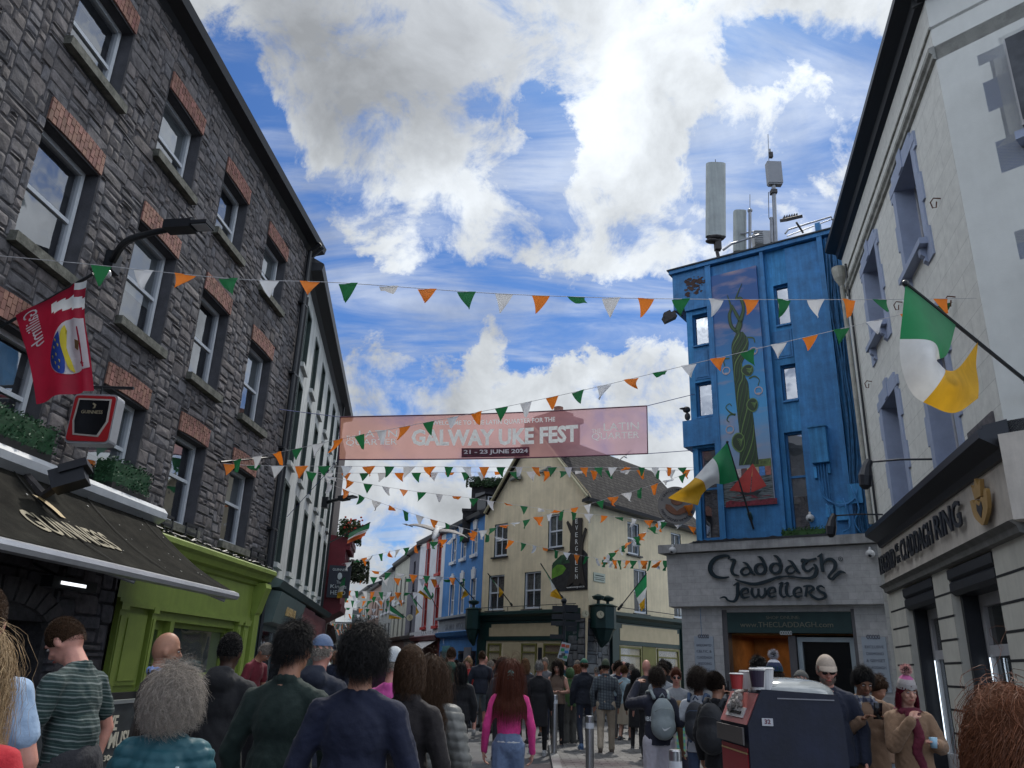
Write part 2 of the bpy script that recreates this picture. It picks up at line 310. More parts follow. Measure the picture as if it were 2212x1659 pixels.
def window(F, root, h, depth, fm, gm, sillm=None, fw=.065, bars=(0,1), sill=.09, sill_out=.08, rail=.5, blind=None, sill_ext=.08, bw=.03, o=0.0):
    """sash window in the opening h, parts: window > pane, sill, blind"""
    a,b,c,d = h[:4]; e = o-depth
    m = MB()
    F.box(m,a,a+fw,c,d,e-.05,e+.03); F.box(m,b-fw,b,c,d,e-.05,e+.03); F.box(m,a+fw,b-fw,c,c+fw*1.3,e-.05,e+.03); F.box(m,a+fw,b-fw,d-fw,d,e-.05,e+.03)
    zr = c+(d-c)*rail
    if bars[1]: F.box(m,a+fw,b-fw,zr-.03,zr+.03,e-.04,e+.015)
    for k in range(bars[0]):
        x = a+(b-a)*(k+1)/(bars[0]+1); F.box(m,x-bw/2,x+bw/2,c+fw*1.3,zr-.03,e-.03,e+.005); F.box(m,x-bw/2,x+bw/2,zr+.03,d-fw,e-.03,e+.005)
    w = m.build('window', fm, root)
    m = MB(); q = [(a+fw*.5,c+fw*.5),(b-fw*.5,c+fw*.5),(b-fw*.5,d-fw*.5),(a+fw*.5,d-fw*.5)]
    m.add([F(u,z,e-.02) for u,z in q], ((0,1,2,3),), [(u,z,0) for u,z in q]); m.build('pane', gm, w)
    if blind:
        m = MB(); z2 = d-fw-(d-c-2*fw)*blind[0]
        F.box(m,a+fw,b-fw,z2,d-fw-.002,e-.06,e-.052); m.build('blind', blind[1], w)
    if True:
        m = MB(); q = [(a+fw*.4,c+fw*.4),(b-fw*.4,c+fw*.4),(b-fw*.4,d-fw*.4),(a+fw*.4,d-fw*.4)]; m.add([F(u,z,e-.12) for u,z in q],((0,1,2,3),),[(u,z,0) for u,z in q]); m.build('dim_room_sheet', mat('dim_interior',(.075,.08,.09),.9,.5,1.2), w)  # dark sheet behind every pane, added in place of an unlit room
    if sillm:
        m = MB(); F.prof(m,a-sill_ext,b+sill_ext,[(o-depth+.02,c-.005),(o+sill_out,c-.02),(o+sill_out,c-sill),(o-depth+.02,c-sill)]); m.build('sill', sillm, w)
    return w
def closed(mb, F, s0, s1, z0, z1, deep, mi=0, o=0.0):
    """the two end walls, the back and the underside of a building behind its front"""
    for u in (s0, s1):
        mb.add([F(u,z0,o),F(u,z1,o),F(u,z1,o-deep),F(u,z0,o-deep)], ((0,1,2,3),), [(0,z0,0),(0,z1,0),(deep,z1,0),(deep,z0,0)], mi)
    mb.add([F(s0,z0,o-deep),F(s1,z0,o-deep),F(s1,z1,o-deep),F(s0,z1,o-deep)], ((0,1,2,3),), None, mi)
_fc = {}
def textm(txt, w=None, h=None, ext=.01, bold=0.0, shear=0.0):
    """flat list of (verts, faces) of text in the built-in font, fitted to width w and/or cap height h; x from 0, y from 0"""
    cu = bpy.data.curves.new('t','FONT'); cu.body = txt; cu.extrude = .5; cu.offset = bold; cu.shear = shear; cu.resolution_u = 3; cu.size = 1
    o = bpy.data.objects.new('t', cu); C.objects.link(o)
    dg = bpy.context.evaluated_depsgraph_get(); me = bpy.data.meshes.new_from_object(o.evaluated_get(dg))
    vs = np.array([v.co[:] for v in me.vertices]); fs = [tuple(p.vertices) for p in me.polygons]
    bpy.data.objects.remove(o); bpy.data.curves.remove(cu); bpy.data.meshes.remove(me)
    mn = vs.min(0); mxx = vs.max(0); vs[:,:2] -= mn[:2]; sz = mxx-mn
    sx_ = (w/sz[0]) if w else None; sy_ = (h/sz[1]) if h else None
    if sx_ is None: sx_ = sy_
    if sy_ is None: sy_ = sx_
    vs[:,0] *= sx_; vs[:,1] *= sy_; vs[:,2] = (vs[:,2]+.5)*ext
    return vs, fs
def wtext(mb, F, txt, sc, z0, w=None, h=None, o=.005, ext=.01, bold=0.0, left=True, shear=0.0, mi=0, rot=0.0):
    """lay text on facade F centred at s=sc, baseline box bottom z0; readable from outside"""
    vs, fs = textm(txt, w, h, ext, bold, shear)
    W_ = vs[:,0].max(); H_ = vs[:,1].max(); sg = -1 if F.side < 0 else 1
    out = []
    for x,y,z in vs:
        x -= W_/2
        if rot: yy = y-H_/2; x, y = x*math.cos(rot)-yy*math.sin(rot), x*math.sin(rot)+yy*math.cos(rot)+H_/2
        out.append(F(sc+sg*x, z0+y, o+z))
    mb.add(out, fs, None, mi)
def ribbon(mb, F, pts, o0, o1, mi=0):
    """a brush stroke: pts = (s, z, half width), extruded between o0 and o1"""
    P = [Vector((p[0],p[1])) for p in pts]; Wd = [p[2] for p in pts]; L = []; Rr = []
    for i in range(len(P)):
        d = P[min(i+1,len(P)-1)]-P[max(i-1,0)]
        if d.length < 1e-9: d = Vector((1,0))
        d.normalize(); n = Vector((-d.y,d.x)); L.append(P[i]+n*Wd[i]); Rr.append(P[i]-n*Wd[i])
    n = len(P); vs = [F(p.x,p.y,o1) for p in L]+[F(p.x,p.y,o1) for p in Rr]+[F(p.x,p.y,o0) for p in L]+[F(p.x,p.y,o0) for p in Rr]
    fs = []
    for i in range(n-1):
        fs += [(i,i+1,n+i+1,n+i),(2*n+i,3*n+i,3*n+i+1,2*n+i+1),(i,2*n+i,2*n+i+1,i+1),(n+i,n+i+1,3*n+i+1,3*n+i)]
    fs += [(0,n,3*n,2*n),(n-1,3*n-1,4*n-1,2*n-1)]
    mb.add(vs, fs, None, mi)
def smooth(pts, k=4):
    """Catmull-Rom through tuples"""
    P = [np.array(p,float) for p in pts]; P = [2*P[0]-P[1]]+P+[2*P[-1]-P[-2]]; out = []
    for i in range(1,len(P)-2):
        for j in range(k):
            t = j/k; a,b,c,d = P[i-1:i+3]
            out.append(.5*((2*b)+(-a+c)*t+(2*a-5*b+4*c-d)*t*t+(-a+3*b-3*c+d)*t**3))
    out.append(P[-2]); return [tuple(o) for o in out]
# ------------------------------------------------------------------ ground
def uvgrid(o):  # fuv from position for paving
    me = o.data; n = len(me.vertices); co = np.empty(n*3, dtype=np.float32); me.vertices.foreach_get('co', co); me.attributes['fuv'].data.foreach_set('vector', co)
m = MB(); m.quad((-900,-900,-.004),(900,-900,-.004),(900,900,-.004),(-900,900,-.004))
setp(m.build('ground', mat('street_asphalt',(.075,.076,.08),.75,.25,1.7,.35,60)), kind='structure')
m = MB(); pv = [(.9,10.5),(1.2,18.6),(2.2,22.5),(4.6,24.5),(4.6,22.9),(9.6,18.6),(6.6,9.6),(3.4,-3),(.9,-3)]
m.add([(x,y,.06) for x,y in pv]+[(x,y,-.05) for x,y in pv], [tuple(range(9))]+[(i,9+i,9+(i+1)%9,(i+1)%9) for i in range(9)])
o = m.build('pavement', brick_mat('paving_setts',(.16,.155,.15),(.10,.10,.102),(.045,.045,.045),.32,.16,.012,.65,.6,.3)); uvgrid(o); setp(o, kind='structure')
m = MB(); k = [(.90,10.5),(1.2,18.6),(2.2,22.5)]
for i in range(2):
    a, b = Vector(k[i]+(0,)), Vector(k[i+1]+(0,)); d = (b-a).normalized(); n = Vector((-d.y,d.x,0))*.15
    for j in range(int((b-a).length/.9)):
        p, q = a+d*(j*.9+.006), a+d*(j*.9+.894); m.box((p+q)/2+n/2+Vector((0,0,.03)), (.075,.444,.045), math.atan2(-d.x,d.y))
setp(m.build('kerb', mat('kerb_granite',(.2,.2,.2),.7,.2,4,.3,50)), kind='structure')

# ------------------------------------------------------------------ left: rubble stone building
FL = Fac((-7,0), 3.7, 1)
stone = mat('rubble_stone',(.140,.129,.132),.85,.32,7,.5,22,attr='tint',streak=.12)
mortar = mat('dark_mortar',(.055,.053,.058),.95,.3,9,.6,60)
green = mat('lime_green_paint',(.22,.29,.055),.5,.10,2,.08,30,streak=.12)
dkstone = mat('window_render_dark',(.075,.075,.085),.85,.2,4,.3,60)
upvc = mat('white_window_plastic',(.55,.58,.62),.35,.05)
gl = glass()
pale_blind = mat('pale_blind',(.42,.47,.5),.7,.08)
dim_room_sheet = mat('dim_interior',(.075,.08,.09),.9,.5,1.2)
LB = thing('stone_building','grey rubble stone building with red brick lintels and lime green shopfront','building',FL(9,0))
cols = [(6.35,7.6),(8.87,10.12),(11.42,12.70),(13.92,15.12),(16.44,17.74)]
rows = [(3.85,5.47),(6.6,8.36),(9.72,11.06)]
holes = [(a-.03,b+.03,c-.06,d) for a,b in cols for c,d in rows]
m = MB(); holed(m, FL, -3, 19.25, 3.5, 12.35, holes, .3, 0, 1); closed(m, FL, -3, 19.25, 0, 12.35, 9, 0)
m.build('wall', [mortar, dkstone], LB)
# rubble: irregular squared stones packed on a fine grid, each with its own relief
def rubble(F, s0, s1, z0, z1, holes, g=(.078,.062), rng=None, thick=.014, big=1.0, o=0.0):
    rng = rng or random.Random(3); ns, nz = int((s1-s0)/g[0]), int((z1-z0)/g[1]); used = np.zeros((ns,nz), bool)
    for i in range(ns):
        for j in range(nz):
            u, v = s0+(i+.5)*g[0], z0+(j+.5)*g[1]
            if any(h[0]-.02 < u < h[1]+.02 and h[2]-.02 < v < h[3]+.02 for h in holes): used[i,j] = True
    m = MB(); m.smooth = False
    for j in range(nz):
        for i in range(ns):
            if used[i,j]: continue
            w = rng.choice([2,3,4,4,5,6,7,8]); h = rng.choice([1,2,2,3,3,4]); 
            if h >= 3 and rng.random() < .3: w = rng.choice([2,3,4])
            w = max(1,int(w*big)); h = max(1,int(h*big))
            ww = 0
            while ww < w and i+ww < ns and not used[i+ww,j]: ww += 1
            hh = 1
            while hh < h and j+hh < nz and not used[i:i+ww,j+hh].any(): hh += 1
            used[i:i+ww,j:j+hh] = True
            gp = .011
            a, b, c, d = s0+i*g[0]+gp, s0+(i+ww)*g[0]-gp, z0+j*g[1]+gp, z0+(j+hh)*g[1]-gp
            jt = lambda k=.012: rng.uniform(-k,k)
            th = thick*rng.uniform(.5,1.3); ins = .014
            # chamfered polygon, cut corners
            cc = [min((b-a),(d-c))*rng.uniform(.03,.17) for _ in range(4)]
            out = [(a+cc[0]+jt(.004),c+jt(.005)),(b-cc[1],c+jt(.009)),(b+jt(.006),c+cc[1]),(b+jt(.006),d-cc[2]),(b-cc[2],d+jt(.009)),(a+cc[3],d+jt(.005)),(a+jt(.006),d-cc[3]),(a+jt(.006),c+cc[0])]
            mx_, mz = (a+b)/2, (c+d)/2
            inn = [(x+(mx_-x)*min(.5,ins*2/(b-a)), z+(mz-z)*min(.5,ins*2/(d-c))) for x,z in out]
            tx, tz = rng.uniform(-.05,.05), rng.uniform(-.08,.08)
            hgt = lambda x,z: o+th+(x-mx_)*tx+(z-mz)*tz
            cen = [(mx_+jt(.3)*(b-a), mz+jt(.3)*(d-c))]
            vs = [F(x,z,o) for x,z in out]+[F(x,z,hgt(x,z)*1.0+jt(.003)) for x,z in inn]+[F(cen[0][0],cen[0][1],hgt(*cen[0])+rng.uniform(.0,.018))]
            fs = [(k,(k+1)%8,8+(k+1)%8,8+k) for k in range(8)]+[(8+k,8+(k+1)%8,16) for k in range(8)]
            t = rng.uniform(.72,1.2); wm = rng.uniform(-.05,.05)
            m.add(vs, fs, None, 0, (t*(1+wm),t,t*(1-wm)))
    return m
lint = [(a-.04,b+.05,d,d+.36) for a,b in cols for c,d in rows]
rubble(FL,-3,19.2,3.52,12.3,[(h[0]-.0,h[1]+.0,h[2]-.1,h[3]+.0) for h in holes]+lint).build('stonework', stone, LB)
brickm = mat('red_lintel_brick',(.27,.135,.105),.8,.2,8,.4,60,attr='tint')
for (a,b) in cols:
    for ri,(c,d) in enumerate(rows):
        m = MB(); rr = random.Random(int(a*10+ri)); n = 15; bwid = (b-a+.08)/n
        for i in range(n):      # soldier course of two staggered brick lengths
            x = a-.04+i*bwid; cut = [.0,.10,.235,.36] if i%2 else [.0,.17,.30,.36]
            arch = .035*math.sin(math.pi*(i+.5)/n)
            for k in range(3):
                t = rr.uniform(.7,1.25); z0_, z1_ = d-.0+cut[k]+arch*.7, d-.0+cut[k+1]+arch*.7
                f0 = len(m.f); FL.box(m, x+.006, x+bwid-.006, z0_+.005, z1_-.005, -.02, .032+rr.uniform(0,.006))
                for q in range(f0,len(m.f)): m.c[q] = (t,t*rr.uniform(.92,1.08),t)
        m.build('brick_lintel', brickm, LB)
        m = MB(); FL.box(m,a-.05,b+.06,d-.012,d+.40,-.03,.006); m.build('lintel_mortar', mortar, LB)
sillm = mat('mossy_stone_sill',(.13,.13,.11),.95,.45,6,.6,30)
k = 0
for (a,b) in cols:
    for ri,(c,d) in enumerate(rows):
        bl = [(.45,pale_blind),(.25,dim_room_sheet),(.62,pale_blind),None][(k*7+ri)%4]; k += 1
        window(FL, LB, (a,b,c,d), .22, upvc, gl, sillm, fw=.075, bars=(0,1), sill=.16, sill_out=.13, rail=[.55,.5,.42][ri], blind=bl, sill_ext=.12)
black = mat('black_gutter',(.012,.014,.018),.45,.1)
m = MB(); FL.prof(m,-3,19.6,[(0,12.15),(.1,12.25),(.34,12.3),(.38,12.46),(.34,12.48),(0,12.53)]); m.build('gutter', black, LB)
m = MB(); m.add([FL(-3,12.48,.36),FL(19.6,12.48,.36),FL(19.6,15,-4.5),FL(-3,15,-4.5),FL(19.6,12.5,-9.3),FL(-3,12.5,-9.3)],((0,1,2,3),(3,2,4,5),(1,4,2),(0,3,5)))
slate = mat('roof_slate',(.07,.07,.075),.7,.3,5,.4,30,streak=.2)
m.build('roof', slate, LB)
m = MB(); m.tube([FL(19.0,12.3,.4),FL(19.05,12.1,.12),FL(19.05,3.4,.12),FL(19.1,3.2,.2)],.055,8)
for z in (4.5,6.5,8.5,10.5): FL.box(m,18.95,19.3,z,z+.05,.0,.16)
m.build('downpipe', black, LB)
m = MB(); m.tube([FL(19.22,12.3,.4),FL(19.22,12.0,.1),FL(19.22,.1,.1)],.045,8); m.build('downpipe', black, LB)
# shopfront
m = MB(); holed(m, FL, 12.9, 19.1, .0, 3.5, [(14.15,14.85,.0,2.15),(15.0,17.75,1.15,2.15)], .25, 0, 0, o=.04)
sf = m.build('shopfront', green, LB)
m = MB(); FL.prof(m,12.85,19.15,[(.04,3.12),(.10,3.15),(.12,3.22),(.22,3.26),(.26,3.36),(.34,3.42),(.34,3.5),(.30,3.53),(.04,3.56)]); m.build('cornice', green, sf)
m = MB()
for a,b in ((12.92,13.12),(13.98,14.13),(17.8,17.98),(18.15,18.42)):
    FL.box(m,a,b,.0,2.3,.041,.12); FL.box(m,a+.04,b-.04,.25,2.15,.12,.135); FL.box(m,a-.02,b+.02,2.24,2.34,.041,.15)
FL.box(m,12.9,18.5,2.3,2.36,.041,.14); FL.box(m,12.9,18.5,2.36,2.42,.041,.10)
FL.box(m,18.62,18.92,.0,3.1,.041,.14); FL.prof(m,18.6,18.95,[(.14,2.5),(.17,2.55),(.28,2.95),(.33,3.1),(.30,3.2),(.04,3.2),(.04,2.5)])
FL.box(m,13.2,13.9,1.1,2.2,.041,.075); FL.box(m,13.27,13.83,1.17,2.13,.075,.09); FL.box(m,14.9,18.0,1.0,1.12,.041,.15)
m.build('pilaster', green, sf)
m = MB(); FL.box(m,12.9,18.5,0,1.0,.045,.1); m.build('stall_riser', mat('black_riser',(.02,.02,.022),.6,.2,5), sf)
dr = MB(); holed(dr,FL,14.15,14.85,0,2.15,[(14.28,14.72,1.0,2.0)],.04,o=-.1); dr = dr.build('door', green, sf)
m = MB(); FL.box(m,14.27,14.73,.99,2.01,-.14,-.12); m.build('pane', glass('teal_glass',(.03,.12,.13)), dr)
window(FL, sf, (15.0,17.75,1.15,2.15), .18, green, gl, None, fw=.09, bars=(0,0), blind=(.99,mat('shop_paper',(.36,.39,.38),.8,.15,1.5)), o=.04)
m = MB(); rr = random.Random(5)
for i in range(26):
    s_ = 13.3+i*.22; m.tube([FL(s_,3.57+rr.uniform(0,.05),.2+rr.uniform(-.1,.1)),FL(s_+.15,3.58+rr.uniform(0,.07),.15),FL(s_+.3,3.57+rr.uniform(0,.04),.22)],.02,5)
for s_ in (13.6,14.6,17.9,18.4):
    FL.box(m,s_,s_+.5,3.72,3.76,.1,.14); FL.box(m,s_,s_+.04,3.5,3.9,.1,.14); FL.box(m,s_+.46,s_+.5,3.5,3.9,.1,.14); FL.box(m,s_,s_+.5,3.86,3.9,.1,.14)
m.build('cable_clutter', black, LB)
# ground floor left of it: big dark stones, arched doorway
m = MB(); holed(m, FL, -3, 12.9, 0, 3.5, [(9.3,11.3,0,1.95)], .5, 0, 0); m.build('lower_wall', mortar, LB)
st2 = mat('dark_big_stone',(.09,.085,.095),.9,.35,6,.9,18,attr='tint')
rubble(FL,-3,12.85,0,3.5,[(9.2,11.4,0,2.2)],(.11,.10),random.Random(8),.05).build('lower_stonework', st2, LB)
m = MB()
for i in range(13):
    t0, t1 = math.pi*i/13, math.pi*(i+1)/13; P = lambda t,r,rz: (10.3-math.cos(t)*r, 1.75+math.sin(t)*rz)
    m.prism([P(t0+.02,1.05,.42),P(t1-.02,1.05,.42),P(t1-.02,1.42,.72),P(t0+.02,1.42,.72)], FL, -.05, .07)
m.build('door_arch', mat('arch_stone',(.09,.085,.09),.9,.3,8,.5,20), LB)
m = MB()
for i in range(14): FL.box(m,9.3+i*.143,9.3+i*.143+.135,0,2.2,-.42,-.38+.01*(i%2))
m.build('plank_door', mat('dark_planks',(.035,.03,.028),.8,.3,4,.3,40,stretch=(6,6,.6)), LB)
sill_pots = mat('hedge_leaf',(.02,.075,.03),.6,.4,20)
def leafbox(name, F, s0, s1, z0, z1, o0, o1, n, root=None, lm=None, sz=.03, seed=1, core=True):
    rr = np.random.RandomState(seed); m = MB()
    if core: F.box(m,s0+.03,s1-.03,z0,z1-.04,o0+.02,o1-.03)
    else:
        for i in range(n//25): F.box(m,*(lambda a,b,c: (a-.09,a+.09,b-.08,b+.08,c-.08,c+.08))(rr.uniform(s0+.1,s1-.1),rr.uniform(z0+.1,z1-.1),rr.uniform(o0+.1,o1-.1)))
    for i in range(n):
        s_,z_,o_ = rr.uniform(s0,s1), rr.uniform(z0,z1), rr.uniform(o0,o1)
        if rr.rand() < .7:
            k_ = rr.randint(3)
            if k_ == 0: o_ = o1+rr.uniform(-.02,.03)
            elif k_ == 1: z_ = z1+rr.uniform(-.03,.035)
            else: s_ = s0 if rr.rand() < .5 else s1
        p = F(s_,z_,o_); d = Vector(rr.normal(size=3)).normalized(); e = d.orthogonal().normalized()*sz*rr.uniform(.5,1.1); g = d.cross(e).normalized()*sz*rr.uniform(.3,.6)
        m.add([p-e,p+g,p+e,p-g],((0,1,2,3),))
    return m.build(name, lm or sill_pots, root)
for i,(a,b) in enumerate(cols[1:3]):
    t = thing('hedge_planter', ['clipped green box hedge in the window behind the red flag','clipped green box hedge under the open window beside the pub sign'][i], 'planter', FL((a+b)/2,3.95,.1), 'box hedges on the first floor window sills')
    leafbox('foliage', FL, a-.05+.3*i, b+.1, 3.98, 4.38, -.05, .3, 900, t, seed=i)
    m = MB(); FL.box(m,a-.02+.3*i,b+.07,3.88,4.02,-.05,.28); m.build('box', mat('planter_black',(.02,.02,.02),.6), t)

# awning: roller box on the wall, sloping cloth, front bar
aw = thing('awning','dark canvas pub awning with gold harp lettering and silver front bar','awning',FL(9,3.7,0))
B0, B1 = FL(-1,3.72,.1), FL(13.3,3.72,.1)
def solve_o(x, y, s):
    best = min((abs(FL.hit(x,y,o)[0]-s),o) for o in [i*.01 for i in range(0,450)]); return best[1]
oB = solve_o(503,1296,13.35); zB = FL.hit(503,1296,oB)[1]; zT = FL.hit(503,1279,oB)[1]
oA = oB; zA = zB+.0
canv = mat('awning_canvas',(.021,.020,.016),.95,.45,2.2,.2,90,streak=.45,spec=.1)
m = MB(); nn = 44
row = []
for i in range(nn+1):
    s_ = -1+14.25*i/nn; sag = .03*math.sin(i*1.1)
    row.append([FL(s_, 3.74+(zT+.02-3.74)*t_-.10*math.sin(math.pi*t_)+sag*math.sin(math.pi*t_)*.4, .14+(oB-.14)*t_) for t_ in (0,.2,.4,.6,.8,1)])
vs = [p for r_ in row for p in r_]; m.add(vs, [(i*6+j,(i+1)*6+j,(i+1)*6+j+1,i*6+j+1) for i in range(nn) for j in range(5)])
vs2 = [Vector(p)-Vector((0,0,.012)) for p in vs]; m.add(vs2, [(i*6+j,i*6+j+1,(i+1)*6+j+1,(i+1)*6+j) for i in range(nn) for j in range(5)])
m.smooth = True; m.build('canopy', canv, aw)
silver = mat('silver_awning_metal',(.45,.46,.48),.35,.1,2,metal=.5)
m = MB(); FL.prof(m,-1,13.4,[(oB-.04,zB),(oB+.06,zB+.01),(oB+.08,zB+.06),(oB+.06,zT-.01),(oB-.02,zT+.02),(oB-.06,zT)]); m.build('front_bar', silver, aw)
m = MB(); FL.prof(m,-1,13.42,[(.02,3.68),(.22,3.66),(.34,3.74),(.35,3.84),(.28,3.92),(.12,3.95),(.02,3.94)]); m.build('roller_box', mat('white_roller_box',(.5,.52,.54),.5,.1), aw)
m = MB(); m.tube([FL(13.1,3.55,.1),FL(12.6,2.75,oB*.5),FL(13.15,zB-.02,oB-.05)],.035,8); m.tube([FL(10.3,3.4,.1),FL(9.8,2.7,oB*.5),FL(10.3,zB-.02,oB-.05)],.03,8); m.build('folding_arm', silver, aw)
# lettering on the cloth
def canp(s_, t_, up=.02): return FL(s_, 3.74+(zT+.02-3.74)*t_-.10*math.sin(math.pi*t_)+up, .14+(oB-.14)*t_)
gold = mat('gold_lettering',(.5,.36,.16),.55,.15); creamt = mat('cream_lettering',(.5,.46,.36),.6,.15)
def px2(p):
    q = Vector(p)-Vector((0,0,EYE)); f_ = -q.dot(_z); return 1106+q.dot(_x)/f_*FP, 829.5-q.dot(_y)/f_*FP
def awntext(txt, s0, s1, t0, t1, mt, nm):
    vs, fs = textm(txt, 1, 1, .004, .015); m = MB()
    m.add([canp(s0+(s1-s0)*x, t0+(t1-t0)*(1-y), .022+z) for x,y,z in vs], fs); m.build(nm, mt, aw)
def s_at(x, t_): return min((abs(px2(canp(s_*.02,t_))[0]-x),s_*.02) for s_ in range(350,660))[1]
awntext('GUINNESS', s_at(57,.63), s_at(243,.63), .52, .75, mat('awning_lettering',(.26,.225,.15),.7,.2,8), 'lettering')
_h0, _h1 = (s_at(70,.27),.27), (s_at(134,.45),.45); hx = lambda a,b: (_h0[0]+(_h1[0]-_h0[0])*(a-10.18)/.4, _h0[1]+(_h1[1]-_h0[1])*(b-.04)/.3)
m = MB()
for dx,w_ in ((0,.10),(.14,.04),(.24,.035),(.33,.03)):
    pts = smooth([hx(10.18+dx*.7,.04),hx(10.34+dx*.7,.10),hx(10.50+dx*.5,.22),hx(10.54+dx*.3,.34)],4)
    for i in range(len(pts)-1):
        a_,b_ = pts[i],pts[i+1]; m.add([canp(a_[0],a_[1],.024),canp(a_[0]+w_,a_[1]+.004,.024),canp(b_[0]+w_,b_[1]+.004,.024),canp(b_[0],b_[1],.024)],((0,1,2,3),))
m.build('harp_emblem', gold, aw); m = MB(); rr = random.Random(4)
for i in range(26):
    s_,t_ = rr.uniform(9.2,13.0),rr.uniform(.1,.95); r_ = rr.uniform(.008,.022); m.add([canp(s_+r_*math.cos(k),t_+r_*.4*math.sin(k),.0225+.0002*i) for k in range(6)],(tuple(range(6)),))
m.build('bird_droppings', mat('dropping_white',(.35,.35,.33),.9), aw)
m = MB()
for s_ in (9.6,11.2,12.8):
    for k in range(12): m.add([canp(s_,k/12,.0215),canp(s_+.03,k/12,.0215),canp(s_+.03,(k+1)/12,.0215),canp(s_,(k+1)/12,.0215)],((0,1,2,3),))
m.build('seam', mat('seam_dark',(.010,.010,.008),.95), aw)
# lit heater under the awning
ht = thing('patio_heater','glowing infrared heater bar fixed under the dark awning','heater',FL(11,2.6,.4))
p = FL.hit(140,1270,.55); m = MB(); FL.box(m,p[0]-.45,p[0]+.55,p[1]-.02,p[1]+.12,.5,.66); m.tube([FL(p[0],p[1]+.1,.55),FL(p[0],p[1]+.3,.05)],.02,6); m.build('housing', black, ht)
m = MB(); FL.box(m,p[0]-.28,p[0]+.28,p[1]+.025,p[1]+.065,.661,.668); m.build('element', mat('heater_glow',(.8,.8,.8),.5,0,emit=(.9,.95,1,1.6)), ht)

# ------------------------------------------------------------------ left: white rendered building beyond
FW = Fac(FL(19.32,0)[:2], -7, 1)
wr = mat('offwhite_render',(.52,.54,.53),.85,.12,2,.1,30,streak=.35)
WB = thing('rendered_building','off-white rendered building with dark green windows beyond the stone building','building',FW(6,0))
wc = [(1.05+2.25*i,1.85+2.25*i) for i in range(6)]; wrw = [(3.9,5.95),(6.55,8.8),(9.35,10.95)]
wh = [(a,b,c,d) for a,b in wc for c,d in wrw]
m = MB(); holed(m,FW,-.05,14.2,3.4,11.7,wh,.14,0,1); closed(m,FW,-.05,14.2,0,11.7,9,0); dgr = mat('dark_green_trim',(.035,.055,.05),.6,.15); m.build('wall',[wr,dgr],WB)
for h in wh:
    m = MB(); a,b,c,d = h
    FW.box(m,a-.07,a-.002,c-.05,d+.09,.0,.02); FW.box(m,b+.002,b+.07,c-.05,d+.09,.0,.02); FW.box(m,a-.002,b+.002,d+.002,d+.09,.0,.02); m.build('surround', dgr, WB)
    window(FW,WB,h,.12,dgr,gl,wr,fw=.06,bars=(1,1),sill=.14,sill_out=.1)
m = MB(); FW.prof(m,-.1,14.4,[(0,11.5),(.12,11.6),(.42,11.66),(.46,11.84),(0,11.9)]); m.build('gutter',black,WB)
m = MB(); m.add([FW(-.1,11.86,.44),FW(14.4,11.86,.44),FW(14.4,14.4,-4.5),FW(-.1,14.4,-4.5),FW(14.4,11.8,-9),FW(-.1,11.8,-9)],((0,1,2,3),(3,2,4,5),(1,4,2),(0,3,5))); m.build('roof',slate,WB)
m = MB(); m.tube([FW(.35,11,.06),FW(.35,3.5,.06)],.04,6); m.build('downpipe',black,WB); m = MB(); m.tube([FW(12.2,11.6,.2),FW(12.2,3.5,.2)],.05,6)
m.build('downpipe',black,WB)
tealp = mat('grey_green_fascia',(.09,.13,.125),.5,.1); m = MB(); FW.box(m,.1,14.2,0,3.4,-.3,.0)
FW.prof(m,.1,5.2,[(.0,2.35),(.28,2.4),(.42,3.1),(.0,3.15)]); FW.prof(m,0,14.2,[(0,3.15),(.35,3.2),(.45,3.35),(.0,3.5)]); sfw = m.build('shopfront',tealp,WB)
m = MB(); wtext(m,FW,'The Treasure Chest',2.6,2.62,1.9,.34,.34,.03); m.build('lettering',gold,sfw)
dred = mat('dark_red_fascia',(.10,.02,.022),.5,.15); m = MB(); FW.box(m,5.25,9,2.3,3.1,.0,.32); FW.box(m,9.2,13.5,2.2,3.05,.0,.3); m.build('red_fascia',dred,sfw)
m = MB(); FW.box(m,.5,2,0,2.2,.002,.03); FW.box(m,2.3,5,.5,2.2,.002,.03); FW.box(m,5.5,8.7,.5,2.1,.002,.03); m.build('pane',gl,sfw)
# red oriel pub bay with flower boxes
redp = mat('pub_red_paint',(.15,.012,.02),.45,.15,3); OB = thing('pub_bay','dark red projecting pub bay window with carved eaves and glazing bars','bay window',FW(15.2,3.2))
m = MB(); FW.box(m,14.3,17.6,0,11,-8,.0); m.build('wall',mat('pub_dark_wall',(.06,.05,.05),.8,.2),OB)
m = MB(); FW.prof(m,14.4,17.2,[(0,3.1),(.75,3.5),(.78,3.75),(.70,3.8),(.70,4.35),(0,4.35)]); FW.prof(m,14.4,17.2,[(0,4.9),(.70,4.9),(.70,6.1),(.95,6.25),(.95,6.5),(0,6.6)])
for s_ in (14.42,15.3,16.2,17.1):
    FW.box(m,s_,s_+.08,4.3,6.0,.0,.72)
for i in range(14): FW.box(m,14.4+i*.2,14.4+i*.2+.1,6.0,6.22,.7,.9)
m.build('oriel',redp,OB)
m = MB(); FW.box(m,14.45,17.1,3.8,5.8,.0,.62); m.build('pane',gl,OB)
fb_ = thing('flower_box','overflowing flower box of red blooms on top of the red pub bay','planter',FW(15.5,6.6,.6))
leafbox('foliage',FW,14.3,17,6.5,7.25,.3,1.15,1600,fb_,mat('flower_foliage',(.03,.07,.02),.6,.4,8),.07,4,False)
rr = np.random.RandomState(2); m = MB()
for i in range(150):
    p = FW(rr.uniform(14.2,17),rr.uniform(6.6,7.4),rr.uniform(.5,1.25)); m.ell(p,(.05,.05,.045),6,4)
setp(m.build('blooms',mat('red_blooms',(.5,.06,.03),.6,.4,9),fb_),kind='stuff')
hb = thing('hanging_basket','hanging basket of orange flowers and trailing leaves below the pub bay eaves','planter',FW(17.3,5.4,1.5))
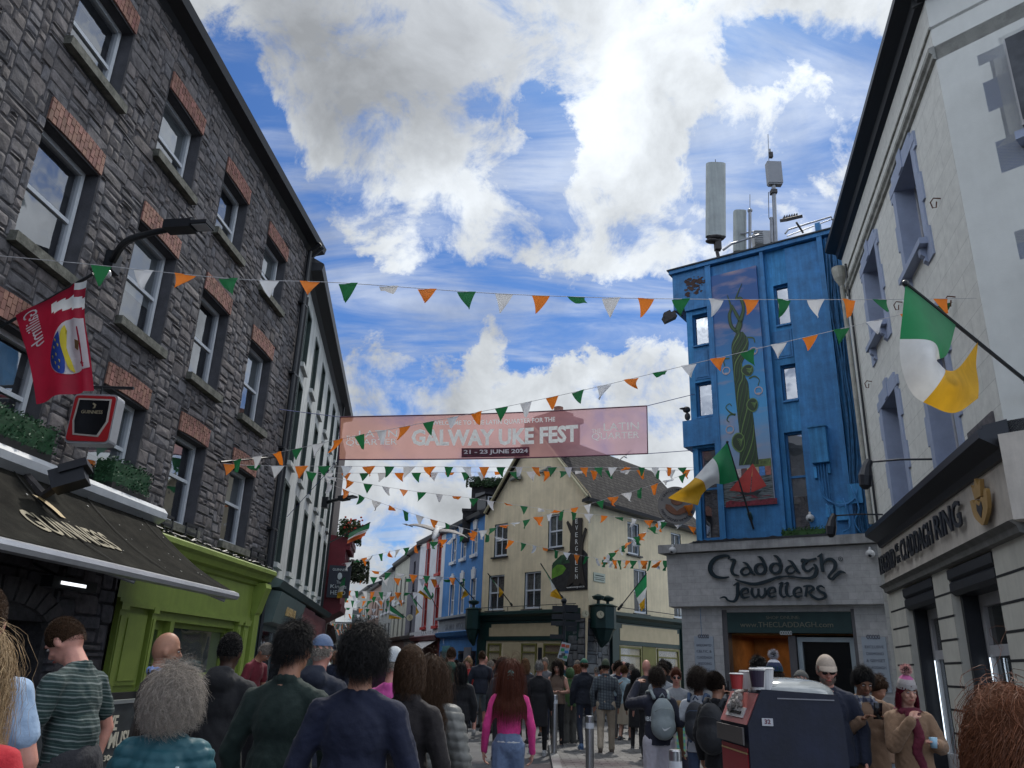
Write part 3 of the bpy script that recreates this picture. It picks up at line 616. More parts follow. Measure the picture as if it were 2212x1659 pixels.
leafbox('foliage',FW,16.4,17.6,4.9,5.8,.75,1.6,1100,hb,mat('basket_leaf',(.035,.05,.02),.6,.4,8),.07,6,False)
ps = thing('pub_sign','dark hanging pub sign with pale portrait and lettering on the red bay','sign',FW(14.3,4.6,.4))
FQ = Fac(FW(14.15,0,.1)[:2], 83, 1)
m = MB(); FQ.box(m,.05,.95,4.0,5.3,-.03,.03); m.build('board',mat('sign_board_dark',(.03,.035,.05),.5,.15),ps)
m = MB(); wtext(m,FQ,'GUINNESS',.5,5.08,.62,.1,.035,.01); wtext(m,FQ,'The',.5,4.56,.2,.12,.035,.01); wtext(m,FQ,"King's",.5,4.33,.65,.2,.035,.01); wtext(m,FQ,'HEAD',.5,4.12,.6,.17,.035,.01)
m.ell(FQ(.5,4.87,.035),(.1,.01,.14),10,8,Matrix.Rotation(-R(0),3,'Z')); m.build('lettering',mat('sign_pale',(.55,.6,.6),.5),ps)
# ------------------------------------------------------------------ right: cream corner building
FK = Fac((4,0), 14, -1); S0 = 9.95
FC = Fac(FK(S0,0)[:2], 138, -1)     # the canted corner face, coming towards us on the right
def ashlar(name, c, line, bw, bh, w=.004, bump=.15): return brick_mat(name, c, tuple(v*.97 for v in c), line, bw, bh, w, .85, bump, .10)
kw = ashlar('cream_render',(.68,.68,.64),(.52,.52,.49),.95,.36,.007)
kc = mat('cream_corner_render',(.62,.63,.60),.85,.05,2,.1,40,streak=.03)
bluetrim = mat('dusty_blue_trim',(.32,.37,.50),.7,.08,3,.08,40)
greyfr = mat('pale_grey_frame',(.42,.42,.44),.5,.08)
KB = thing('cream_building','cream rendered corner building with dusty blue window surrounds and black gutter','building',FK(13,0))
kcol = [(11.75,13.02),(15.02,16.32)]
kh = [(a,b,c,d) for a,b in kcol for c,d in ((4.75,7.04),(8.52,10.30))]
m = MB(); holed(m,FK,S0,18.6,4.55,12.0,kh,.42,0,1); closed(m,FK,S0,18.6,0,12.0,8,0); m.build('wall',[kw,bluetrim],KB)
ch = [(.95,2.1,8.75,10.2),(.95,2.1,5.3,7.2)]
m = MB(); holed(m,FC,0,5,4.55,12.0,ch,.3,0,1); m.build('corner_wall',[kc,bluetrim],KB)
dk = mat('dark_fascia_paint',(.018,.02,.026),.4,.12,4)
# stepped (quoined) surrounds round every opening
def surround(F, h, w=.2, jog=.11, o=.03):
    a,b,c,d = h; m = MB()
    for sd_,x in ((-1,a),(1,b)):
        z = c-.42; k = 0
        while z < d-.02:
            z2 = min(z+.52,d); e = w+(jog if k%2==0 else 0); F.box(m,*(sorted((x,x+sd_*e))),max(z,c-.42)+.0,z2,.0,o+.001*k); z = z2; k += 1
    F.box(m,a-w-jog,b+w+jog,d,d+.19,.0,o+.012); F.box(m,a-w*.4,b+w*.4,d+.19,d+.32,.0,o+.012); F.box(m,(a+b)/2-.14,(a+b)/2+.14,d+.02,d+.42,.012,o+.03)
    return m
for h in kh:
    surround(FK,h).build('window_surround',bluetrim,KB)
    w = window(FK,KB,h,.34,greyfr,gl,bluetrim,fw=.085,bars=(0,1),sill=.13,sill_out=.16,sill_ext=.14,blind=(.3,dim_room_sheet))
    a,b,c,d = h
    for x in (a+.08,b-.08): m = MB(); FK.prof(m,x-.06,x+.06,[(.0,c-.14),(.13,c-.14),(.12,c-.25),(.06,c-.30),(.07,c-.36),(0,c-.42)]); m.build('sill_bracket',bluetrim,w)
for h in ch:
    surround(FC,h,.27,.14).build('window_surround',bluetrim,KB); window(FC,KB,h,.25,greyfr,gl,bluetrim,fw=.085,bars=(0,1),sill=.13,sill_out=.14,sill_ext=.12)
pf = [(0,10.66),(.05,10.68),(.05,10.76),(.09,10.80),(.09,10.88),(0,10.92)]
m = MB(); FK.prof(m,S0-.03,18.3,pf); FC.prof(m,-.03,5,pf); FK.prof(m,S0-.02,18.3,[(0,11.25),(.03,11.25),(.03,11.29),(0,11.31)]); FC.prof(m,-.02,5,[(0,11.25),(.03,11.25),(.03,11.29),(0,11.31)])
m.build('string_course',mat('weathered_moulding',(.33,.33,.30),.85,.3,5,.2,30,streak=.2),KB)
pf = [(0,11.85),(.10,11.9),(.14,12.02),(.32,12.07),(.38,12.10),(.38,12.22),(.33,12.25),(0,12.28)]
m = MB(); FK.prof(m,S0-.25,18.6,pf); FC.prof(m,-.2,5,pf); m.build('gutter',black,KB)
m = MB()
A_ = [FK(18.6,12.24,.34),FK(S0-.16,12.24,.34),FC(5,12.24,.34),FC(5,13.6,-3),FK(S0+1.5,14.4,-3.6),FK(18.6,14.4,-3.6),FK(18.6,12.0,-8),FK(S0,12,-8)]
m.add(A_,((0,1,4,5),(1,2,3,4),(5,4,7,6),(4,3,7))); m.build('roof',slate,KB)
# shop cornice, fascia, lower moulding
pf = [(0,4.30),(.10,4.32),(.14,4.42),(.26,4.50),(.36,4.56),(.36,4.66),(.30,4.68),(.30,4.72),(0,4.80)]
m = MB(); FK.prof(m,S0-.1,17.9,pf); FC.prof(m,-.1,5,pf); m.build('shop_cornice',dk,KB)
fcr = mat('fascia_cream',(.60,.55,.49),.8,.12,2,.1,30,streak=.15)
m = MB(); FK.box(m,S0-.02,18.0,3.48,4.56,-.3,.05); FC.box(m,-.02,5,3.48,4.56,-.3,.05); m.build('fascia',fcr,KB)
m = MB(); FK.prof(m,S0-.06,18.0,[(0,3.34),(.08,3.36),(.10,3.44),(.18,3.5),(.05,3.54),(0,3.54)]); FC.prof(m,-.06,5,[(0,3.34),(.08,3.36),(.10,3.44),(.18,3.5),(.05,3.54),(0,3.54)])
m.build('fascia_moulding',mat('grey_moulding',(.20,.20,.19),.8,.2,4),KB)
kl = mat('cream_lower_wall',(.60,.585,.52),.85,.08,2,.1,30,streak=.1)
op = [(11.22,13.44),(14.41,16.66)]
m = MB(); holed(m,FK,S0,18.2,0,3.4,[(a,b,0,3.34) for a,b in op],.45,0,0); holed(m,FC,0,5,0,3.4,[(1.2,3.2,0,3.34)],.45,0,0); m.build('lower_wall',kl,KB)
for F_,a,b in ((FK,S0,11.22),(FK,13.44,14.41),(FK,16.66,18.0),(FC,0,1.2)):
    m = MB(); F_.box(m,a+.002,a+.006,.42,2.98,-.02,.001)
    for z in [.42+i*.36 for i in range(8)]: F_.box(m,a+.0,b-.0,z,z+.035,-.02,.004)
    m.build('wall_groove',mat('groove_black',(.02,.02,.022),.8,0),KB)
for i,(a,b) in enumerate(op):
    m = MB(); FK.prof(m,a+.01,b-.01,[(-.05,3.33),(.02,3.30),(.02,3.16),(-.03,3.12),(.01,3.08),(.01,2.96),(-.06,2.90),(-.44,2.90),(-.44,3.33)]); m.build('roller_shutter_box',dk,KB)
    m = MB(); holed(m,FK,a,b,0,2.9,[(a+.35,b-.28,.35,1.98),(a+.35,b-.28,2.14,2.72)],.06,0,0,o=-.36); FK.box(m,a+.0,a+.11,0,2.9,-.36,-.22); d_ = m.build('shop_window_frame',greyfr,KB)
    m = MB(); FK.box(m,b-.13,b-.02,0,2.9,-.35,-.12); m.build('door_post',dk,d_)
    m = MB(); FK.box(m,a+.3,b-.2,.3,2.78,-.44,-.42); m.build('pane',glass('shop_glass',(.05,.055,.045),1.7),d_)
    m = MB(); FK.box(m,b-.33,b-.295,.35,1.96,-.33,-.32); m.build('light_strip',mat('led_strip',(.8,.8,.8),.5,0,emit=(.75,.88,1,2.2)),d_)
m = MB(); FC.box(m,1.2,3.2,0,3.3,-.4,-.38); m.build('pane',glass('shop_glass'),KB)
# letters, emblem, lamps
ks = thing('wall_lettering','dark raised LEGEND OF THE CLADDAGH RING letters along the cream fascia','lettering',FK(15,3.6,.05))
for t_,a,b,z,h in (('LEGEND',18.0,16.45,3.74,.38),('OF',16.33,16.08,4.0,.15),('THE',16.33,16.05,3.78,.13),('CLADDAGH',15.9,13.55,3.76,.40),('RING',13.35,11.9,3.78,.40)):
    m = MB(); wtext(m,FK,t_,(a+b)/2,z,a-b,h,.10,.03,.012); m.build('letter_group',dk,ks)
em = thing('ring_emblem','gold crowned heart emblem with two hands on the cream fascia','emblem',FK(10.9,3.6,.05))
gm = mat('gold_emblem',(.42,.26,.09),.5,.12,4); c0 = 10.93
m = MB(); m.prism(smooth([(c0+.36,4.02),(c0+.30,3.80),(c0+.10,3.66),(c0,3.62),(c0-.10,3.66),(c0-.30,3.80),(c0-.36,4.02),(c0-.28,4.06),(c0-.2,3.96),(c0-.10,3.99),(c0,3.92),(c0+.10,3.99),(c0+.2,3.96),(c0+.28,4.06)],3)[:-1],FK,.10,.15); m.build('hands',gm,em)
m = MB(); m.prism([(c0+.13,4.0),(c0+.2,4.22),(c0+.1,4.15),(c0,4.27),(c0-.1,4.15),(c0-.2,4.22),(c0-.13,4.0)],FK,.10,.155); m.build('crown',gm,em)
m = MB(); m.prism([(c0,3.72),(c0+.12,3.84),(c0+.1,3.93),(c0,3.88),(c0-.1,3.93),(c0-.12,3.84)],FK,.15,.156); m.build('heart',dk,em)
for i,(s_,z_) in enumerate(((13.3,5.15),(17.6,5.0))):
    t = thing('sign_lamp',['black swan neck lamp over the middle of the cream fascia','black swan neck lamp at the blue end of the cream fascia'][i],'lamp',FK(s_,z_),'lamps over the cream fascia')
    m = MB(); m.tube([FK(s_,z_-.0,.0),FK(s_+.05,z_+.02,.5),FK(s_+.1,z_,1.0)],.018,6); m.build('arm',dk,t)
    m = MB(); m.tube([FK(s_+.1,z_+.03,.98),FK(s_+.1,z_-.08,1.04),FK(s_+.1,z_-.25,1.08),FK(s_+.1,z_-.42,1.1),FK(s_+.1,z_-.48,1.1)],[.06,.08,.12,.10,.04],10); m.build('lamp_shade',dk,t)
m = MB(); m.prism([(10.24,4.66),(11.32,4.74),(11.32,5.03),(10.24,5.03)],FK,.0,.03); setp(m.build('wall_plaque',mat('slate_plaque',(.13,.12,.13),.9,.3,9,.5,30)),'grey slate plaque above the dark cornice near the cream corner','plaque')
KD = thing('drainpipe','cream cast iron drainpipe with hopper head beside the cable bundle','pipe',FK(18.3,5))
cpipe = mat('cream_pipe',(.40,.39,.34),.6,.2,5,streak=.2)
m = MB(); m.tube([FK(18.25,11.0,.14),FK(18.2,8,.14),FK(18.2,4.9,.14)],.055,10); m.build('pipe',cpipe,KD)
m = MB(); m.tube([FK(18.25,11.45,.17),FK(18.25,11.35,.17),FK(18.25,11.15,.16),FK(18.25,10.95,.14)],[.17,.17,.14,.06],12); m.build('hopper',cpipe,KD)
m = MB(); m.tube([FK(17.95,11.4,.05),FK(18.0,4.9,.05)],.03,6); m.build('cable',dk,KD)
for i,(s_,z_) in enumerate(((10.78,8.7),(10.9,7.05),(13.7,8.3),(17.0,7.9))):
    m = MB(); p = FK(s_,z_,.0); pts = [FK(s_,z_,0),FK(s_+.02,z_+.03,.10),FK(s_+.06,z_-.02,.14),FK(s_+.06,z_-.12,.12),FK(s_+.02,z_-.14,.08),FK(s_,z_-.05,.07)]
    m.tube(pts,.011,5); setp(m.build('wall_hook',mat('rusty_iron',(.12,.05,.03),.8,.3,9)),['rusty iron hook high on the cream wall near its corner','rusty iron hook level with the bunting on the cream wall corner','small iron hook between the two upper cream wall windows','small iron hook near the drainpipe on the cream wall'][i],'hook','iron hooks on the cream wall')

# ------------------------------------------------------------------ blue jeweller's building
FJ = Fac((9.0,19.6), -55, -1)
bl = mat('weathered_blue_paint',(.05,.25,.52),.75,.24,1.4,.45,12,streak=.42)
bl2 = mat('weathered_blue_trim',(.035,.185,.42),.6,.2,3,.3,14,streak=.3)
JB = thing('jewellers_building','tall bright blue flat roofed building with beanstalk mural above a jeweller shop','building',FJ(2.5,0))
lw = [(3.74,4.27,10.98,12.0),(3.74,4.27,8.70,9.77),(3.74,4.29,5.10,7.74)]
rw = [(1.32,1.74,11.1,12.36),(1.32,1.74,8.8,9.85),(1.32,1.80,5.15,7.88)]
m = MB(); holed(m,FJ,-.5,4.45,4.9,13.55,lw+rw,.22,0,0); closed(m,FJ,-.5,4.45,0,13.55,7,0); m.add([FJ(-.5,13.5,0),FJ(4.45,13.5,0),FJ(4.45,13.5,-7),FJ(-.5,13.5,-7)],((0,1,2,3),)); m.build('wall',bl,JB)
m = MB()
for a,b,o_ in ((3.55,3.72,.16),(1.92,2.02,.16),(.22,.36,.18)): FJ.box(m,a,b,4.9,13.5 if o_ < .17 else 13.95,.002,o_)
for a,b in ((2.02,3.55),(.36,1.30)): FJ.box(m,a,b,4.9,13.45,.001,.07)
m.build('pilaster',bl2,JB)
m = MB(); FJ.box(m,4.452,4.68,7.8,8.6,-1.2,.12); FJ.box(m,3.722,4.4525,7.8,8.6,.001,.119); m.build('bay_apron',bl2,JB)
m = MB(); FJ.box(m,4.452,4.82,12.25,13.5,-1.5,.1); FJ.box(m,3.722,4.4525,12.15,13.5,.001,.099)
FJ.box(m,-.38,4.9,13.5,13.62,-7,.2); m.build('parapet',bl2,JB)
m = MB(); FJ.box(m,-.4,4.95,13.621,13.66,-7,.24); m.build('coping',mat('dark_coping',(.05,.055,.06),.8,.3,5),JB)
m = MB(); rr = random.Random(3)       # flaked render
for i in range(60):
    s_, z_ = 3.95+rr.gauss(.15,.18), 12.95+rr.gauss(0,.17); s_ = min(max(s_,3.78),4.38); r_ = rr.uniform(.015,.07)
    m.prism([(s_+r_*rr.uniform(.5,1.4)*math.cos(t)*1.3, z_+r_*rr.uniform(.5,1.3)*math.sin(t)) for t in [k*math.pi/4 for k in range(8)]],FJ,.0985,.1025+.0002*i)
m.build('flaked_patches',mat('bare_render',(.06,.035,.03),.9,.3,9),JB)
pbl = mat('frosted_pane_board',(.40,.43,.44),.5,.12,2)
for h,b_ in zip(lw+rw,(.97,.0,.35,.97,.30,.65)):
    window(FJ,JB,h,.16,bl2,gl,bl2,fw=.05,bars=(0,1 if h[3]-h[2] > 2 else 0),sill=.07,sill_out=.06,blind=(b_,pbl) if b_ else (.2,dim_room_sheet),sill_ext=.0,rail=.55)
for a,b,z0,z1 in ((3.76,4.26,9.85,10.8),(1.34,1.88,10.05,10.9)):
    m = MB(); FJ.box(m,a,b,z0,z1,.001,.02); FJ.box(m,a+.06,b-.06,z0+.06,z1-.06,.02,.035); m.build('spandrel_panel',bl2,JB)
# cables down the right-hand side
m = MB(); rr = random.Random(11); 
for i in range(30):
    s_ = rr.uniform(-.33,.17); pts = [FJ(s_+.06*math.sin(z*1.1+i)+(rr.uniform(-.02,.02)), z, .03+rr.uniform(0,.14)) for z in [13.4,12.4,11.3,10,8.8,7.6,6.4,5.4,5.0]]
    m.tube([Vector(p) for p in smooth(pts,2)],rr.choice([.012,.018,.024]),5)
m.build('cable_bundle',mat('blue_painted_cable',(.02,.10,.22),.5,.3,6),JB)
def pipe(name, pts, r, mt, root, F=FJ): m = MB(); m.smooth = True; m.tube([F(*p) for p in smooth(pts,3)],r,8); return m.build(name,mt,root)
eb = thing('electrical_box','tall blue painted electrical cabinet on the blue wall beside the cables','box',FJ(.86,6.9,.1))
m = MB(); FJ.box(m,.65,1.08,6.88,7.84,.07,.28); FJ.box(m,.63,1.10,7.84,7.88,.07,.31); m.build('cabinet',bl,eb)
m = MB(); FJ.box(m,1.0,1.08,6.5,6.8,.07,.16); FJ.box(m,.66,.74,6.6,6.85,.07,.16); m.build('junction_box',bl,eb)
for i in range(4): pipe('conduit',[(.95-.07*i,6.9,.17),(.95-.07*i,6.3-.08*i,.15),(.88-.05*i,5.95-.03*i,.16),(.5,5.75-.02*i,.2),(.15,5.85,.22),(.05,6.1,.2)],.016,bl2,eb)
cb = thing('cable_boxes','cluster of blue painted meter boxes and looping pipes above the shop','box',FJ(.3,5.5,.1))
m = MB()
for a,b,c,d in ((-.05,.28,5.75,6.25),(.32,.62,5.35,5.85),(.68,.86,5.45,5.75)): FJ.box(m,a,b,c,d,.07,.2)
m.build('meter_box',bl,cb)
for q in ([(.85,5.8,.15),(.75,5.5,.25),(.85,5.2,.25),(.95,5.0,.2)],[(.2,6.2,.2),(.05,5.6,.25),(.2,5.3,.2),(.1,5.0,.2)],[(.4,5.9,.2),(.3,5.2,.25),(.5,5.05,.2)]): pipe('pipe',q,.02,bl2,cb)
# antennas, mast, floodlights on the flat roof
agr = mat('antenna_grey',(.34,.37,.36),.5,.12,2,streak=.2); mtl = mat('galvanised',(.22,.23,.25),.45,.15,4,metal=.6); rust = mat('dark_rusty_metal',(.05,.045,.045),.7,.3,8)
Ya = 22.5
def up(x, y, Yd=Ya): return at(x, y, Yd)
def panel_antenna(x0, x1, yt, yb, label, Yd=Ya):
    a = up((x0+x1)/2,yt,Yd); b = up((x0+x1)/2,yb,Yd); w_ = (up(x1,yb,Yd)-up(x0,yb,Yd)).x/2; t = thing('panel_antenna',label,'antenna',b,'panel antennas on the blue roof')
    m = MB(); n = 14; vs = []
    for q,z in ((b,0),(a,0)):
        for k in range(n): an = 2*math.pi*k/n; c_, s_ = math.cos(an), math.sin(an); vs.append(q+Vector((w_*math.copysign(abs(c_)**.6,c_), .14*math.copysign(abs(s_)**.7,s_),0)))
    m.add(vs,[(k,(k+1)%n,n+(k+1)%n,n+k) for k in range(n)]+[tuple(range(n)),tuple(range(2*n-1,n-1,-1))]); m.build('radome',agr,t)
    return t,a,b
t,a,b = panel_antenna(1524,1568,355,512,'tallest grey panel antenna with tangled base at the left roof edge')
m = MB(); m.tube([a,a+Vector((.0,0,.2))],.012,5); m.tube([b+Vector((-.05,.05,.05)),b+Vector((.1,.05,-1.0))],.06,8); m.build('rod',rust,t)
m = MB(); m.ell(b+Vector((0,0,-.04)),(.3,.2,.09),12,6); m.ell(b+Vector((-.12,-.02,-.17)),(.24,.16,.07),10,6); m.box(b+Vector((.05,0,-.3)),(.1,.1,.18)); m.build('bracket',rust,t)
t,a,b = panel_antenna(1584,1612,457,545,'shorter grey panel antenna standing behind the parapet',23.5)
m = MB(); m.tube([up(1620,548,23.3),up(1620,455,23.3)],.055,8); m.tube([up(1620,455,23.3),up(1620,420,23.3)],.012,5); m.tube([up(1600,505,23.3),up(1632,500,23.3)],.03,6); m.ell(up(1620,455,23.3),(.09,.09,.08),8,6); m.build('pole',mtl,t)
ms = thing('radio_mast','steel roof mast carrying a square grey radio unit','mast',up(1676,525))
m = MB(); m.tube([up(1676,530),up(1671,400)],.07,10); m.tube([up(1667,524),up(1666,470)],.05,8); m.tube([up(1665,340),up(1663,322)],.03,8); m.tube([up(1661,350),up(1659,290)],.012,5); m.build('pole',mtl,ms)
c_ = up(1672,375); m = MB(); m.box(c_,(.24,.12,.42)); m.box(c_+Vector((0,.0,-.44)),(.22,.10,.03)); m.build('radio_unit',mat('radio_unit_grey',(.24,.25,.27),.5,.05),ms)
m = MB(); m.box(up(1671,415),(.1,.1,.07)); m.box(up(1665,335),(.06,.06,.1)); m.tube([up(1660,415),up(1661,470),up(1666,480)],.012,5); m.build('clamp',rust,ms)
t = thing('equipment_rack','white louvred radio unit behind the blue parapet','cabinet',up(1650,530,23))
c_ = up(1651,519,23); m = MB(); m.box(c_,(.36,.2,.26))
for i in range(7): m.box(c_+Vector((-.25,-.19,-.22+i*.07)),(.14,.06,.012))
m.build('housing',mat('white_unit',(.45,.46,.47),.5,.1),t)
t = thing('roof_rail','bent steel handrails running along the blue roof edge','railing',up(1650,530))
m = MB(); m.tube([up(1562,540),up(1580,527),up(1640,507)],.04,6); m.tube([up(1696,505),up(1703,496),up(1795,468),up(1800,478)],.03,6); m.tube([up(1700,510),up(1820,465)],.02,6); m.build('rail',mtl,t)
fl = thing('floodlight','black roof floodlight tilted over the blue parapet','floodlight',up(1730,500,21.5))
m = MB(); c_ = up(1709,472,21.3); m.box(c_,(.27,.22,.05),M=Matrix.Rotation(-.3,3,'Y')@Matrix.Rotation(.5,3,'X')); 
for i in range(6): m.box(c_+Vector((-.2+i*.08,.1,.06+.02*i)),(.01,.12,.04))
m.build('housing',rust,fl); m = MB(); m.box(c_+Vector((0,-.05,-.055)),(.22,.15,.004),M=Matrix.Rotation(-.3,3,'Y')@Matrix.Rotation(.5,3,'X')); m.build('lens',mat('lamp_lens',(.4,.42,.45),.2),fl)
m = MB(); m.tube([up(1720,480,21.4),up(1735,503,21.6)],.03,6); m.build('arm',rust,fl)
fl = thing('floodlight','black floodlight hanging off the left edge of the blue wall','floodlight',FJ(4.9,12,.2))
m = MB(); c_ = at(1446,686,22.2); m.box(c_,(.2,.14,.1),M=Matrix.Rotation(-.5,3,'Y')); m.box(c_+Vector((-.06,0,.12)),(.11,.1,.06),M=Matrix.Rotation(-.5,3,'Y')); m.build('housing',rust,fl)
m = MB(); m.tube([c_+Vector((.08,0,.05)),c_+Vector((.15,0,.25)),c_+Vector((.45,.1,.12)),FJ(4.5,12.25,.0)],.02,6); m.build('arm',rust,fl)
al = thing('alarm_bell','black round fixtures stuck on the left edge of the blue building','lamp',FJ(4.7,8.9,0))
c_ = at(1483,885,22.6); m = MB(); m.ell(c_,(.12,.12,.10),10,8); m.ell(c_+Vector((.02,0,-.22)),(.09,.1,.12),10,8); m.ell(c_+Vector((-.05,0,.03)),(.17,.12,.02),10,6); m.build('housing',rust,al)
# mural panel: sky, twisting stalk, leaves, rings, houses, water, red-sailed boat
MU = thing('mural_panel','tall painted panel of a twisting green beanstalk above a red sailed boat','mural',FJ(2.86,5.95,.1))
def skymat():
    m = mat('mural_sky',(.05,.20,.50),.6,0); t = m.node_tree; L = t.links; b = t.nodes['Principled BSDF']
    a = t.nodes.new('ShaderNodeAttribute'); a.attribute_name = 'fuv'; sp = t.nodes.new('ShaderNodeSeparateXYZ'); L.new(a.outputs['Vector'],sp.inputs[0])
    r = t.nodes.new('ShaderNodeMapRange'); L.new(sp.outputs[1],r.inputs[0]); r.inputs['From Min'].default_value = 7; r.inputs['From Max'].default_value = 11.8
    mp = t.nodes.new('ShaderNodeMapping'); mp.inputs['Scale'].default_value = (.8,2.2,1); L.new(a.outputs['Vector'],mp.inputs[0])
    n = t.nodes.new('ShaderNodeTexNoise'); n.inputs['Scale'].default_value = 1.1; n.inputs['Detail'].default_value = 6; L.new(mp.outputs[0],n.inputs['Vector'])
    cr = t.nodes.new('ShaderNodeValToRGB'); L.new(r.outputs[0],cr.inputs[0]); e = cr.color_ramp.elements; e[0].color = (.22,.26,.35,1); e[1].color = (.03,.09,.26,1); x = e.new(.35); x.color = (.06,.29,.56,1)
    n2 = t.nodes.new('ShaderNodeMapRange'); L.new(n.outputs[0],n2.inputs[0]); n2.inputs['From Min'].default_value = .52; n2.inputs['From Max'].default_value = .72; n2.inputs['To Max'].default_value = .75
    mx = t.nodes.new('ShaderNodeMix'); mx.data_type = 'RGBA'; L.new(n2.outputs[0],mx.inputs['Factor']); L.new(cr.outputs[0],mx.inputs['A']); mx.inputs['B'].default_value = (.38,.27,.27,1); L.new(mx.outputs['Result'],b.inputs['Base Color']); return m
m = MB(); FJ.box(m,2.15,3.58,5.95,13.1,.07,.13); m.build('board',skymat(),MU)
sg1 = mat('stalk_dark',(.014,.032,.012),.5,.1,5); sg2 = mat('stalk_mid',(.035,.08,.022),.5,.15,5); sg3 = mat('stalk_light',(.11,.19,.05),.5,.1)
def B1p(x,y): return FJ.hit(1404.4+x*.2447,416.9+y*.2447,.13)
def B2p(x,y): return FJ.hit(1404.4+x*.248,795.5+y*.248,.13)
m1, m2, m3 = MB(), MB(), MB()
body = [(B1p(790,1230),.10),(B1p(795,1320),.25),(B1p(785,1420),.22),(B1p(770,1520),.14),(B1p(790,1640),.17),(B2p(795,150),.20),(B2p(810,300),.20),(B2p(830,420),.22),(B2p(845,560),.22),(B2p(855,700),.24),(B2p(860,840),.28)]
ribbon(m1,FJ,smooth([(p[0],p[1],w_) for p,w_ in body],5),.13,.136)
bs = smooth([(p[0],p[1],w_) for p,w_ in body],12); nb = len(bs)
for k in range(9):      # strands winding round the stalk
    ph = k*2*math.pi/9; seg = []
    for i,(s_,z_,w_) in enumerate(bs):
        a_ = ph+i*.075
        if math.cos(a_) > -.05: seg.append((s_+w_*.92*math.sin(a_),z_,.005+.010*math.cos(a_)))
        else:
            if len(seg) > 3: ribbon(m2 if k%3 else m3,FJ,seg,.136,.1395+.0004*k)
            seg = []
    if len(seg) > 3: ribbon(m2 if k%3 else m3,FJ,seg,.136,.1395+.0004*k)
for q,w_ in (([B1p(790,1240),B1p(720,1180),B1p(700,1080),B1p(715,1010),B1p(680,900)],(.06,.05,.05,.035,.008)),([B1p(760,1230),B1p(800,1120),B1p(825,1020),B1p(800,930),B1p(760,930),B1p(810,800)],(.08,.07,.05,.05,.03,.006)),([B1p(780,1220),B1p(800,1150),B1p(760,1070),B1p(720,990)],(.06,.05,.05,.03))):
    pts = smooth([(a[0],a[1],w) for a,w in zip(q,w_)],5); ribbon(m1,FJ,pts,.136,.142); ribbon(m2,FJ,[(a+.0,b,w*.45) for a,b,w in pts],.142,.1435)
for q in ([B1p(860,1275),B1p(910,1280),B1p(925,1320)],[B1p(700,1460),B1p(650,1470),B1p(660,1530)],[B2p(860,90),B2p(910,70),B2p(950,100),B2p(940,150)],[B2p(740,410),B2p(690,380),B2p(660,340),B2p(690,310),B2p(710,330)],[B2p(745,400),B2p(690,410),B2p(670,450),B2p(690,470)]):
    ribbon(m2,FJ,smooth([(a[0],a[1],.022 if i < 2 else .012) for i,a in enumerate(q)],4),.1301,.1385)
for j,(cx_,cy_,rx,ry,rot) in enumerate(((B1p(870,1560)+(0,))[:2]+(.22,.17,.5),(B2p(900,315))+(.2,.2,-.3),(B2p(780,640))+(.23,.28,.2),(B2p(860,30))+(.18,.12,.4))):
    lf = []
    for k in range(22):
        a_ = 2*math.pi*k/22; r_ = 1-.35*abs(math.sin(a_/2))**6+.18*math.exp(-((a_-math.pi*1.5)**2)*6); lf.append((cx_+rx*r_*math.cos(a_),cy_+ry*r_*math.sin(a_)))
    m3.prism(lf,FJ,.14,.1455+.0003*j); m1.prism([(cx_+(x-cx_)*.86,cy_+(z-cy_)*.86) for x,z in lf],FJ,.1455,.1475+.0003*j)
    for k in range(5): ribbon(m3,FJ,[(cx_-rx*.5+.0*k,cy_+ry*.5-.02*k,.006),(cx_+rx*(.1*k-.1),cy_-ry*(.5-.2*k),.009)],.1475,.149+.0002*k)
m1.build('stalk',sg1,MU); m2.build('stalk_highlight',sg2,MU); m3.build('leaves',sg3,MU)
m = MB()
for p in (B1p(912,1395),B1p(672,1570),B2p(945,195),B2p(695,535)):
    ribbon(m,FJ,[(p[0]+.11*math.cos(a),p[1]+.11*math.sin(a),.014) for a in [k*math.pi/8 for k in range(17)]],.1301,.141); ribbon(m,FJ,[(p[0]-.05,p[1]-.08,.02),(p[0],p[1]-.10,.035),(p[0]+.05,p[1]-.08,.02)],.141,.1425)
m.build('painted_ring',mat('ring_pinkgrey',(.40,.32,.33),.5,.1),MU)
m = MB(); FJ.box(m,2.17,3.56,5.97,6.95,.1301,.132); m.build('painted_water',mat('mural_water',(.10,.12,.13),.5,1.0,6,stretch=(.6,.6,7)),MU)
m = MB(); FJ.box(m,2.17,2.75,6.93,7.18,.1301,.1325); m.build('painted_hill',mat('mural_hill',(.10,.14,.04),.6,.5,9),MU)
hc = [(.30,.05,.06),(.45,.25,.28),(.5,.42,.42),(.12,.05,.05),(.5,.42,.15),(.45,.4,.3),(.07,.2,.5),(.3,.1,.08)]
for i,c_ in enumerate(hc):
    m = MB(); a = 3.5-i*.165; FJ.box(m,a-.15,a,6.72,6.9+.02*(i%3),.1325,.135); FJ.box(m,a-.15,a,6.9+.02*(i%3),6.97,.1325,.134); m.build('painted_house',mat('mural_house_%d'%i,c_,.6,.3,14),MU)
m = MB(); rd = lambda pts: m.prism([B2p(*p) for p in pts],FJ,.1352,.1385)
rd([(895,830),(870,1085),(690,1065)]); rd([(895,830),(1015,1025),(880,1085)]); m.build('painted_sails',mat('mural_red',(.36,.03,.025),.5,.15,4),MU)
m = MB(); m.prism([B2p(*p) for p in [(775,1075),(850,1085),(975,1062),(940,1098),(830,1108),(790,1095)]],FJ,.1352,.1392); m.build('painted_hull',dk,MU)
m = MB(); m.prism([B2p(*p) for p in [(660,1170),(700,1150),(790,1165),(900,1150),(1000,1140),(1105,1130),(1108,1180),(660,1212)]],FJ,.1321,.1334); rr = random.Random(4)
